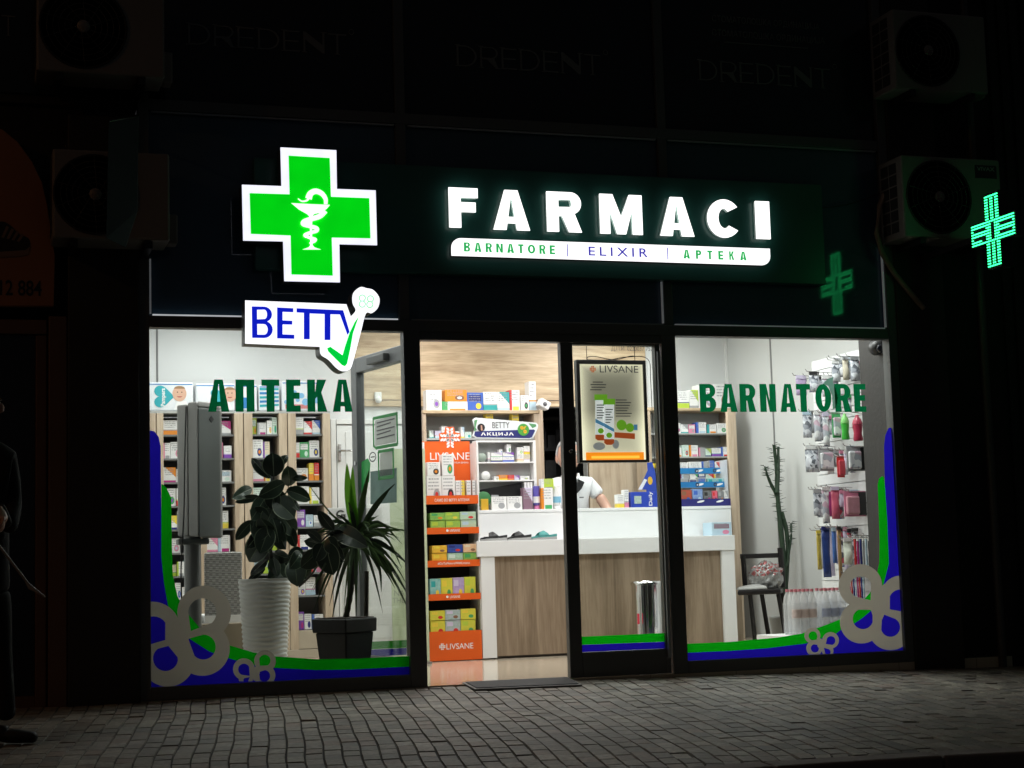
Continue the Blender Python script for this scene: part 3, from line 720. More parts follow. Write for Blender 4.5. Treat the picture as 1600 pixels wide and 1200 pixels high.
shape(b, [polyp([zc(*p) for p in tk], YB)], YB - .0045, .002); b.build('tick', G_tick, bs)
b = MB()
for (u, v) in ((650, 776), (690, 780), (650, 806), (687, 808)):
    o = [zc(u + 18 * math.cos(k * .35), v + 18 * math.sin(k * .35)) for k in range(18)]; i_ = [zc(u + 12 * math.cos(k * .35), v + 12 * math.sin(k * .35)) for k in range(18)]
    shape(b, [polyp(o, YB), polyp(i_, YB)], YB - .002 - .0004 * (u - 600) / 50, .001)
b.build('butterfly', G_pale, bs)

fs = thing('fascia_sign', 'long dark green fascia board with glowing white FARMACI letters over a lit strip', 'sign', (3.5, -.06, 2.6))
bl = at(367, 431, 0).x
b = MB(); b.box(1.62, -.075, 2.548, 5.49, .0, 3.236); b.build('sign_board', M_board, fs, .004)
YF = -.118
for ch, x0, y0, x1, y1 in (('F', 702, 293.5, 747, 355.5), ('A', 771, 297, 827.5, 359), ('R', 855, 300, 908.5, 362), ('M', 938, 304, 1003.5, 365.5), ('A', 1031.5, 308, 1084, 368.5), ('C', 1106, 311.5, 1158, 371), ('I', 1181.5, 314.5, 1203, 373)):
    a = rect(x0, y0, x1, y1, YF); b = MB(); block_letter(b, ch, a, YF + .006, .012, .27 if ch in 'AM' else .30)
    o = b.build('letter', [G_hot], fs)
    b = MB(); block_letter(b, ch, (a[0] + .004, a[1] + .004, a[2] - .004, a[3] - .004), -.0935, .035, .26 if ch in 'AM' else .29); b.build('letter_case', G_halo, o)
a0, a1 = at(706, 398, YF), at(1203, 389, YF); z0, z1 = at(706, 399, YF).z, at(706, 371.5, YF).z; xa, xb = a0.x, a1.x
r_ = (z1 - z0) * .55
so = [(xa, z0)] + [(xb - r_, z0)] + arc(xb - r_, z0 + r_, r_, r_, -90, 0, 6)[1:] + [(xb, z1)] + [(xa + r_, z1)] + arc(xa + r_, z1 - r_, r_, r_, 90, 180, 6)[1:]
b = MB(); b.prism(so, YF, YF + .012); st = b.build('light_strip', glow('lit_strip', (1, 1, 1), 1.4, .15), fs)
b = MB(); b.prism([(x * .998 + (xa + xb) / 2 * .002, z) for x, z in so], YF + .0125, -.076); b.build('strip_case', M_side, st)
for body_, x0, y0, x1, y1, mm, bd in (('BARNATORE', 725, 382, 867, 396, G_txtg, .05), ('ELIXIR', 920, 387.5, 1012, 403, G_txtb, .012), ('APTEKA', 1068, 392, 1166, 405.5, G_txtg, .05)):
    A_ = at(x0, y1 - 3 if x0 < 900 else y1 - 2, YF - .0015); B_ = at(x1, y0 + 3 if x0 < 900 else y0 + 2, YF - .0015); b = MB()
    if bd < .02: text(b, body_, (A_.x, z0 + (z1 - z0) * .24, B_.x, z0 + (z1 - z0) * .76), YF - .0015, .001, 0, bd, 1.45)
    else:
        H_ = (z1 - z0) * .52; ws = [{'R': .72, 'A': .8, 'N': .76, 'O': .86, 'B': .7, 'P': .68}.get(q, .62) * H_ for q in body_]; gap = (B_.x - A_.x - sum(ws)) / (len(body_) - 1); x = A_.x
        for q, wl in zip(body_, ws): block_letter(b, q, (x, z0 + (z1 - z0) * .24, x + wl, z0 + (z1 - z0) * .76), YF - .0015, .001, .2 if q == 'K' else .255); x += wl + gap
    b.build('strip_lettering', mm, st)
for px in (886.5, 1043): b = MB(); q = at(px, 392, YF); b.box(q.x - .003, YF - .002, z0 + (z1 - z0) * .14, q.x + .003, YF - .0005, z0 + (z1 - z0) * .86); b.build('divider', G_txtb, st)

# LED cross projecting from the right-hand pillar, its plane square to the shopfront
lc = thing('led_cross_sign', 'projecting green dotted cross sign of lit diodes beside the right air conditioner', 'sign', (6.12, -1.1, 2.8))
XS = 6.183
G_led = glow('lit_diode', (.03, .95, .26), 4.6); M_case = mat('led_case', (.012, .02, .016), .5)
def lp(px, py): q = atx(px, py, XS); return q.y, q.z
ya, zt = lp(1584.5, 337); yb_, _ = lp(1518, 360); yc = (ya + yb_) / 2; Wd = abs(ya - yb_); zcen = (lp(1550, 304)[1] + lp(1551, 416)[1]) / 2; Hh = Wd
aw = Wd * .275
XS += .045
b = MB()
b.box(XS - .045, yc - aw / 2 - .012, zcen - Hh / 2 - .012, XS + .045, yc + aw / 2 + .012, zcen + Hh / 2 + .012)
b.box(XS - .0445, yc - Wd / 2 - .012, zcen - aw / 2 - .012, XS + .0445, yc - aw / 2 - .0125, zcen + aw / 2 + .012); b.box(XS - .0445, yc + aw / 2 + .0125, zcen - aw / 2 - .012, XS + .0445, yc + Wd / 2 + .012, zcen + aw / 2 + .012)
b.build('sign_case', M_case, lc)
b = MB(); b.box(XS - .02, yc + Wd / 2, zcen - .03, XS + .02, .0, zcen + .01); b.build('bracket', M_blackmetal, lc)
d = .0068; n = 26; stp = Wd / n; sides = {-1: MB(), 1: MB()}
for i in range(n):
    for k in range(n):
        y = yc - Wd / 2 + (i + .5) * stp; z = zcen - Hh / 2 + (k + .5) * stp
        iy, iz = abs(y - yc), abs(z - zcen); h = aw / 2
        inside = iy < h or iz < h
        if not inside: continue
        edge = min(Wd / 2 - iy, Wd / 2 - iz) if (iy < h and iz < h) else (min(h - iy, Wd / 2 - iz) if iy < h else min(h - iz, Wd / 2 - iy))
        row = int((iz if iy >= h else iy) / stp)
        if edge > stp and row == 1 and not (iy < h and iz < h): continue
        if iy < stp * .6 and iz < h * .8: continue
        if y > yc + h and row == 2 and z < zcen and y < yc + h + 3 * stp: continue
        horiz = iy >= h * .95
        dy = stp * (.48 if horiz else .26); dz = stp * (.2 if horiz else .26)
        for sx in (-1, 1):
            x = XS + sx * .0455; sides[sx].box(x - .002, y - dy, z - dz, x + .002, y + dy, z + dz)
for sx in (-1, 1): sides[sx].build('diodes', G_led, lc)

# ------------------------------------------------------------------ air conditioners
M_ac = mat('ac_casing', (.19, .18, .165), .5, 0, .1, 3); M_acgrille = mat('ac_grille', (.012, .012, .012), .6); M_acside = mat('ac_side_slots', (.02, .02, .02), .7)
def aircon(label, x0, x1, z0, z1, yf, fan=True, plate=None, rel=(.36, .5), group='air conditioner units on the facade', slots=True):
    t = thing('air_conditioner', label, 'air conditioner', (x0, yf, z0), group)
    D = .3; H = z1 - z0; W = x1 - x0
    b = MB(); b.box(x0, yf, z0, x1, yf + D, z1); b.build('casing', M_ac, t, .012)
    if slots:
        b = MB()
        for r in range(6):
            for c in range(2):
                za = z0 + H * (.08 + r * .145); ya_ = yf + .07 + c * .105; b.box(x0 - .003, ya_, za, x0 + .004, ya_ + .09, za + H * .125)
        b.build('side_grille', M_acside, t)
    b = MB(); cx, cz = x0 + W * rel[0], z0 + H * rel[1]; R = H * .43
    b.lathe([(0, -.002), (R, -.002), (R + .008, -.012), (R + .014, -.002)], (cx, yf, cz), 40, axis='Y', m=0)
    g = b.build('fan_grille', M_acgrille, t)
    b = MB()
    for k in range(1, 7):
        r0 = R * k / 7; b.lathe([(r0, -.010), (r0 + .004, -.014), (r0 + .004, -.010)], (cx, yf, cz), 32, axis='Y')
    for k in range(10):
        a = k * math.pi / 5; b.tube([(cx + R * .14 * math.cos(a), yf - .012, cz + R * .14 * math.sin(a)), (cx + R * math.cos(a + .35), yf - .012, cz + R * math.sin(a + .35))], .0022, 5)
    b.build('grille_wire', mat('grille_wire', (.05, .05, .05), .5), g)
    b = MB(); b.lathe([(0, -.022), (R * .13, -.02), (R * .16, -.012)], (cx, yf, cz), 20, axis='Y'); b.build('fan_hub', M_ac, g)
    for fx in (.18, .82): b = MB(); b.box(x0 + W * fx - .02, yf + .0, z0 - .045, x0 + W * fx + .02, 0, z0 - .004); b.build('bracket', M_blackmetal, t)
    b = MB(); b.box(x1 + .001, yf + .12, z0 + H * .02, x1 + .06, yf + .24, z0 + H * .36); b.build('valve_cover', M_ac, t, .01)
    if plate:
        b = MB(); b.box(x0 + W * .74, yf - .004, z1 - H * .24, x0 + W * .96, yf - .001, z1 - H * .08); p = b.build('name_plate', M_black, t)
        b = MB(); text(b, plate, (x0 + W * .76, z1 - H * .15, x0 + W * .94, z1 - H * .10), yf - .0045, .001, 0, .02); b.build('plate_lettering', mat('plate_print', (.25, .25, .25), .5), p)
    return t
a = rect(1411, 246, 1565, 372, -.36); aircon('outdoor air conditioner unit with dark name plate behind the dotted green cross', a[0], a[2], a[1], a[3], -.36, plate='VIVAX')
a = rect(1397, 20, 1541, 142, -.36); aircon('dark outdoor air conditioner unit at the upper right corner above another unit', a[0], a[2], a[1], a[3], -.36)
a = rect(57, -28, 257, 116, -.36); aircon('outdoor air conditioner unit at the upper left corner with an orange-lit edge', a[0], a[2], a[1], a[3], -.36)
a = rect(82, 236, 265, 374, -.36); aircon('outdoor air conditioner unit left of the big green cross, partly behind a narrow banner', a[0], a[2], a[1], a[3], -.36)
bn = thing('narrow_banner', 'narrow dark hanging banner in front of the left air conditioner', 'banner', (.62, -.6, 2.8))
q = [at(170, 190, -.62), at(216, 182, -.5), at(214, 330, -.5), at(196, 386, -.5), at(166, 372, -.62)]
b = MB(); vs = [tuple(p) for p in q] + [(p.x + .004, p.y + .015, p.z) for p in q]; n = 5
b.add(vs, [(0, 4, 3, 2, 1), (5, 6, 7, 8, 9)] + [(i, (i + 1) % n, (i + 1) % n + n, i + n) for i in range(n)]); b.build('cloth', mat('banner_cloth', (.03, .034, .045), .8), bn)
b = MB(); b.tube([(q[0].x, q[0].y, q[0].z + .004), (q[1].x, q[1].y, q[1].z + .004), (q[1].x, 0.0, q[1].z + .004)], .009, 8); b.build('rod', M_blackmetal, bn)
hs = MB(); hs.tube([at(1388, 290, -.1), at(1374, 322, -.12), at(1370, 365, -.12), at(1378, 395, -.1), at(1398, 428, -.07), at(1420, 455, -.06), at(1443, 482, -.05)], .019, 10)
tag(hs.build('insulated_pipe', mat('pipe_wrap', (.26, .2, .15), .8, 0, .3, 12)), 'pale wrapped pipe drooping from the right air conditioner', 'pipe')
wr = MB(); wr.tube(smooth([tuple(at(1277, 326, -.05)), tuple(at(1330, 318, -.05)), tuple(at(1390, 296, -.06))], n=6), .004, 6)
tag(wr.build('cable', M_blackmetal), 'thin cable running from the fascia board to the right air conditioner', 'cable')

# assumed street lamp, unseen, added left of the view to warm left-facing edges
sl = thing('assumed_street_lamp', 'tall assumed street lamp, unseen, added by the kerb for warm light', 'street lamp', (-7.5, -4.6, -.4))
b = MB(); b.tube([(-7.5, -4.6, -.4), (-7.5, -4.6, 5.6), (-7.3, -4.5, 6.0), (-6.6, -4.2, 6.15)], [.07, .05, .04, .035], 10); b.build('pole', M_blackmetal, sl)
b = MB(); b.box(-6.85, -4.35, 6.08, -6.3, -4.05, 6.2); b.build('assumed_lamp_head', M_blackmetal, sl, .02)
b = MB(); b.box(-6.75, -4.3, 6.065, -6.4, -4.1, 6.078); b.build('assumed_lamp_glass', glow('assumed_warm_lamp', (1, .42, .12), 180), sl)  # glowing face of the assumed, unseen lamp

# ------------------------------------------------------------------ shop interior: room
RX0, RY0, RY1, RZ = .93, .06, 4.3, 2.95; RX1 = at(1136, 590, 4.3).x
t = NT('beige_floor_tiles'); tc = t.n('ShaderNodeTexCoord'); br = t.n('ShaderNodeTexBrick'); br.offset = 0
br.inputs['Scale'].default_value = 1; br.inputs['Brick Width'].default_value = .6; br.inputs['Row Height'].default_value = .6; br.inputs['Mortar Size'].default_value = .0025
br.inputs['Color1'].default_value = (.56, .49, .38, 1); br.inputs['Color2'].default_value = (.54, .47, .365, 1); br.inputs['Mortar'].default_value = (.22, .19, .15, 1)
mp = t.n('ShaderNodeMapping'); mp.inputs['Location'].default_value = (.08, .1, 0); t.l(tc.outputs['Object'], mp.inputs[0]); t.l(mp.outputs[0], br.inputs['Vector'])
nz = t.n('ShaderNodeTexNoise'); nz.inputs['Scale'].default_value = 6; nz.inputs['Detail'].default_value = 6; t.l(tc.outputs['Object'], nz.inputs['Vector'])
c = t.mix(t.math('MULTIPLY', nz.outputs[0], .3), br.outputs[0], (.42, .34, .24)); t.l(c, t.b.inputs['Base Color']); t.b.inputs['Roughness'].default_value = .14
b = MB(); b.box(RX0, -.03, -.1, RX1, 6, 0); tag(b.build('floor', t.m), kind='structure')
b = MB(); b.box(RX0, RY0, RZ, RX1, 6, RZ + .1); tag(b.build('ceiling', M_wall), kind='structure')
b = MB(); b.box(RX0 - .1, RY0, 0, RX0, RY1, RZ); tag(b.build('wall_left', M_wall), kind='structure')
b = MB(); b.box(RX1, RY0, 0, RX1 + .1, RY1, RZ); tag(b.build('wall_right', M_wallgrey), kind='structure')
b = MB(); b.box(RX0, .056, ZG + .02, RX1, .12, RZ); b.box(XR + .065, .056, 0, RX1, .12, ZG + .02); tag(b.build('wall_front', M_wall), kind='structure')
dx0, dx1, dz = at(847, 720, RY1).x, at(917, 720, RY1).x, at(880, 636, RY1).z
b = MB(); b.box(RX0, RY1, 0, dx0, RY1 + .1, RZ); b.box(dx1, RY1, 0, RX1, RY1 + .1, RZ); b.box(dx0, RY1, dz, dx1, RY1 + .1, RZ); tag(b.build('wall_back', M_wall), kind='structure')
b = MB(); b.box(dx0 - .3, 5.6, 0, dx1 + .3, 5.7, RZ); b.box(dx0 - .4, RY1 + .1, 0, dx0 - .3, 5.7, RZ); b.box(dx1 + .3, RY1 + .1, 0, dx1 + .4, 5.7, RZ)
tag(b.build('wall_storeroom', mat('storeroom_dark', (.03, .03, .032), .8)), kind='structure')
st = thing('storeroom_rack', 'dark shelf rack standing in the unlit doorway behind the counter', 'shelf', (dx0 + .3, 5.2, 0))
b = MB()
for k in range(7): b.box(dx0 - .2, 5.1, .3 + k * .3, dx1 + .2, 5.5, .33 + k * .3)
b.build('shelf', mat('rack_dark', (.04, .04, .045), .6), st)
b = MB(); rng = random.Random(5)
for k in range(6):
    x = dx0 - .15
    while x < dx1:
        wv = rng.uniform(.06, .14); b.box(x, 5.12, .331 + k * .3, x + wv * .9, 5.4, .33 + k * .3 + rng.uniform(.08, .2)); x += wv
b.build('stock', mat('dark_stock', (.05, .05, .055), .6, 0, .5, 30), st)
# assumed ceiling lamps, out of view, placed and tuned to light the room
G_lamp = glow('assumed_panel_light', (1, .985, .95), 4.0)
LAMP = {'front left': 9, 'middle left': 10, 'rear left': 9, 'rear middle': 11, 'centre': 16, 'front middle': 17}
for (x, y, nm) in ((1.9, .62, 'front left'), (3.7, .62, 'front middle'), (5.6, .62, 'front right'), (1.9, 2.0, 'middle left'), (3.7, 2.0, 'centre'), (5.5, 2.0, 'middle right'), (1.9, 3.4, 'rear left'), (3.7, 3.4, 'rear middle'), (5.5, 3.4, 'rear right')):
    cl = thing('assumed_ceiling_light', 'assumed square white ceiling light panel, unseen, %s of the shop' % nm, 'ceiling light', (x, y, RZ), 'assumed ceiling lights of the shop')
    b = MB(); b.box(x - .32, y - .32, RZ - .03, x + .32, y + .32, RZ - .002); b.build('frame', M_white, cl)
    b = MB(); b.box(x - .3, y - .3, RZ - .036, x + .3, y + .3, RZ - .031); b.build('diffuser', G_lamp, cl)
    ld = bpy.data.lights.new('assumed_panel_lamp', 'AREA'); ld.shape = 'SQUARE'; ld.size = .58; ld.energy = 1.2 * LAMP.get(nm, 20); ld.color = (1, .995, .98)
    lo = bpy.data.objects.new('assumed_panel_lamp', ld); lo.location = (0, 0, -.045); lo.parent = cl; COL.objects.link(lo)
# back wall cladding and doors
pw = thing('wood_cladding', 'light oak panels cladding the wall above and beside the back shelf', 'wall panel', (3.9, 4.25, 2.1))
xa, xb = at(553, 600, RY1 - .04).x, at(1010, 600, RY1 - .04).x
b = MB(); b.box(xa, RY1 - .04, dz + .0, xb, RY1 - .002, RZ - .01); b.build('header_panel', M_oak, pw, .002)
b = MB(); b.box(dx1 + .004, RY1 - .038, 0, at(1026, 750, RY1).x, RY1 - .003, dz - .004); b.build('side_panel', M_oakv, pw, .002)
b = MB(); b.box(at(846, 720, RY1).x - .03, RY1 - .06, 0, dx0 - .0, RY1 - .0405, dz - .03); b.build('door_edge', M_oakv, pw)
b = MB(); z = at(800, 626, RY1 - .04).z; b.box(xa, RY1 - .044, z, xb, RY1 - .0405, z + .005); b.build('joint', M_brown, pw)
sn = thing('motion_sensor', 'small white box tilted at the right end of the boxes on the back shelf', 'sensor', tuple(at(849, 632, 3.85)))
b = MB(); b.box(-.05, -.05, -.036, .05, .05, .036); p = at(849, 632, 3.85); b.xf(Matrix.Translation(p) @ Matrix.Rotation(math.radians(28), 4, 'Y')); b.build('case', M_paper, sn, .008)
b = MB(); b.lathe([(0, -.058), (.018, -.056), (.02, -.05)], (0, 0, 0), 14, axis='Y'); b.xf(Matrix.Translation(p) @ Matrix.Rotation(math.radians(28), 4, 'Y')); b.build('lens', M_greytext, sn)
sn2 = thing('sensor_reflection', 'white sensor copy standing in for a reflection in the open door leaf', 'sensor', tuple(at(590, 622, RY1 - .05)))
p = at(590, 620, RY1 - .05); b = MB(); b.box(p.x - .03, p.y - .03, p.z - .02, p.x + .03, p.y + .006, p.z + .04); b.build('case', M_paper, sn2, .005)  # reflection in the leaf glass, built as a second solid sensor
b = MB(); b.ell((p.x, p.y - .03, p.z - .03), (.03, .03, .03)); b.build('lens', M_paper, sn2)
idr = thing('inner_door', 'white panelled inner door beside the left medicine cabinet', 'door', (2.6, 4.25, 0))
a = rect(519, 655, 640, 1020, RY1 - .03); zt = at(560, 655, RY1 - .03).z
b = MB(); b.box(a[0], RY1 - .05, 0, a[0] + .045, RY1 - .002, zt); b.box(a[0] + .05, RY1 - .05, zt - .045, a[2], RY1 - .002, zt); b.box(a[2] - .03, RY1 - .05, 0, a[2] + .02, RY1 - .002, zt - .05); b.build('door_frame', M_paper, idr, .004)
b = MB(); b.box(a[0] + .055, RY1 - .035, .0, a[2] - .036, RY1 - .003, zt - .055)
for z0 in (.12, .78, 1.42): b.box(a[0] + .13, RY1 - .041, z0, a[2] - .1, RY1 - .0355, z0 + .5)
b.build('door_panel', M_white, idr, .004)
b = MB(); p = at(530, 705, RY1 - .04); b.box(p.x - .008, RY1 - .06, p.z - .09, p.x + .012, RY1 - .036, p.z + .06); b.tube([(p.x, RY1 - .06, p.z), (p.x, RY1 - .1, p.z), (p.x + .1, RY1 - .1, p.z)], .009, 8); b.build('handle', M_steel, idr)
# joints in the wall boards
b = MB()
for px in (245.5,): q = at(px, 560, RY1 - .002); b.box(q.x - .008, RY1 - .004, 2.0, q.x + .008, RY1 - .0005, RZ - .01)
q = atx(1206, 600, RX1 - .003); b.box(RX1 - .005, q.y - .012, 0, RX1 - .0005, q.y + .012, RZ - .01)
tag(b.build('wall_joint', mat('joint_grey', (.2, .2, .2), .7)), kind='structure')
b = MB(); b.box(RX1 - .022, RY1 - .03, 0, RX1 - .001, RY1 - .002, RZ - .01); tag(b.build('wall_corner_trim', M_paper), kind='structure')

# ------------------------------------------------------------------ cartons
C = dict(white=(.78, .78, .77), orange=(.75, .25, .02), red=(.62, .03, .03), blue=(.05, .13, .5), navy=(.02, .03, .19), teal=(.03, .35, .36), green=(.06, .36, .12), lime=(.45, .6, .06),
         purple=(.22, .07, .42), lilac=(.6, .54, .7), yellow=(.78, .6, .06), pink=(.7, .25, .38), grey=(.35, .36, .37), sky=(.45, .6, .7), brown=(.22, .11, .06), cream=(.7, .62, .45), magenta=(.45, .03, .2), mauve=(.25, .15, .2), mint=(.6, .74, .66), black=(.02, .02, .02))
ORD = ['first', 'second', 'third', 'fourth', 'fifth', 'sixth', 'seventh', 'eighth', 'ninth', 'tenth', 'eleventh', 'twelfth']
def cartonZ(x0, x1, z0, z1, Y, d, base, acc, acc2, style, label, group, name='carton', cat='box', bev=.0015):
    o = MB(); o.box(x0, Y, z0, x1, Y + d, z1); cx, cy = (x0 + x1) / 2, Y + d / 2
    e = o.build(name, printmat(C[base], C[acc], C[acc2], style), None, bev, 1)
    # origin at the box's own foot
    me = e.data
    for v in me.vertices: v.co -= Vector((cx, cy, z0))
    e.location = (cx, cy, z0)
    return tag(e, label, cat, group)
def carton(px0, px1, py0, py1, Y, d, base, acc, acc2, style, label, group, z0=None, **k):
    a = rect(px0, py0, px1, py1, Y)
    zz = a[1] if z0 is None else z0
    return cartonZ(a[0], a[2], zz, zz + a[3] - a[1], Y, d, base, acc, acc2, style, label, group, **k)

# left medicine cabinet
YL = 3.86
cab = thing('medicine_cabinet', 'tall oak framed grey shelf cabinet full of medicine cartons along the left back wall', 'cabinet', (2.1, YL, 0))
zt = at(430, 646, YL).z
UP_ = [(234, 244), (245, 256), (301, 312), (313, 323), (367, 381), (382, 396), (437, 450), (451, 464), (506, 518)]
for p0, p1 in UP_:
    x0, x1 = at(p0, 800, YL).x, at(p1, 800, YL).x
    b = MB(); b.box(x0 + .001, YL - .015, 0, x1 - .001, YL + .3, zt); b.build('upright', M_oakv, cab, .003)
cx0, cx1 = at(234, 800, YL).x, at(518, 800, YL).x
b = MB(); b.box(cx0, YL + .31, .05, cx1, YL + .33, zt - .01); b.build('back_panel', M_shelfgrey, cab)
b = MB(); b.box(cx0, YL - .01, zt + .001, cx1, YL + .33, zt + .02); b.build('top_board', M_shelflight, cab)
b = MB(); zb = at(430, 987, YL).z; b.box(cx0, YL - .02, 0, cx1, YL + .3, .07); b.box(cx0, YL - .005, .075, cx1, YL + .3, zb); b.build('base_drawer', mat('beige_drawer', (.42, .36, .28), .5), cab, .003)
SY = [678.5, 715, 751.5, 788, 824, 860, 896, 932, 986]
SZ = [at(430, y, YL).z for y in SY]
BAYS = [(256, 301, 'first'), (323, 367, 'second'), (396, 437, 'third'), (464, 506, 'fourth')]
for p0, p1, nm in BAYS:
    x0, x1 = at(p0, 800, YL).x, at(p1, 800, YL).x
    for z in SZ[:-1]:
        b = MB(); b.box(x0, YL + .005, z - .014, x1, YL + .305, z); b.build('shelf', M_shelfgrey, cab)
rng = random.Random(11)
PAL = ['orange', 'red', 'blue', 'teal', 'green', 'purple', 'yellow', 'pink', 'sky', 'lime', 'grey', 'navy', 'magenta']
SPEC = {('fourth', 0): [('white', 'grey', 'lime', 0, .32), ('white', 'red', 'red', 3, .33), ('white', 'blue', 'sky', 3, .33)],
        ('fourth', 1): [('white', 'red', 'grey', 0, .16), ('white', 'green', 'mint', 2, .38), ('white', 'navy', 'yellow', 1, .4)],
        ('fourth', 2): [('white', 'orange', 'grey', 1, .5), ('yellow', 'orange', 'red', 0, .2), ('red', 'orange', 'white', 0, .2)],
        ('fourth', 3): [('white', 'grey', 'sky', 1, .5), ('white', 'yellow', 'lime', 4, .4)],
        ('fourth', 4): [('lilac', 'purple', 'white', 2, .35), ('sky', 'white', 'blue', 1, .3), ('white', 'grey', 'grey', 0, .28)],
        ('first', 0): [('white', 'orange', 'brown', 0, .55), ('white', 'grey', 'grey', 1, .4)],
        ('second', 0): [('white', 'grey', 'grey', 0, .3), ('white', 'magenta', 'grey', 3, .65)],
        ('second', 1): [('white', 'grey', 'grey', 1, .35), ('magenta', 'pink', 'purple', 2, .3), ('white', 'purple', 'lilac', 0, .3)],
        ('second', 2): [('white', 'teal', 'grey', 0, .4), ('sky', 'white', 'mint', 2, .55)]}
for p0, p1, nm in BAYS:
    x0, x1 = at(p0, 800, YL).x, at(p1, 800, YL).x
    for r in range(9):
        z = SZ[r] if r < 8 else SZ[8]; top = (SZ[r - 1] - .02 if r else zt - .02) - z
        specs = SPEC.get((nm, r))
        if not specs:
            specs = []; tot = 0
            while tot < .9:
                f = rng.uniform(.2, .5)
                if tot + f > 1: break
                base = rng.choice(['white'] * 12 + ['cream', 'mint', 'sky']); specs.append((base, rng.choice(PAL), rng.choice(PAL), rng.randrange(5), f)); tot += f
        x = x0 + .004
        for i, (ba, ac, a2, stl, f) in enumerate(specs):
            wd = f * (x1 - x0) * .97; h = min(top * .93, rng.uniform(.095, .155) if r < 8 else rng.uniform(.1, .17))
            lab = '%s carton with %s print, %s on shelf %s from top, %s bay of left cabinet' % (ba, ac, ORD[i], ['one', 'two', 'three', 'four', 'five', 'six', 'seven', 'eight', 'nine'][r], nm)
            cartonZ(x, x + wd - .004, z + .0005, z + h, YL + .02 + rng.uniform(0, .05), rng.uniform(.08, .16), ba, ac, a2, stl, lab, 'cartons in the left medicine cabinet', 'medicine_carton')
            x += wd
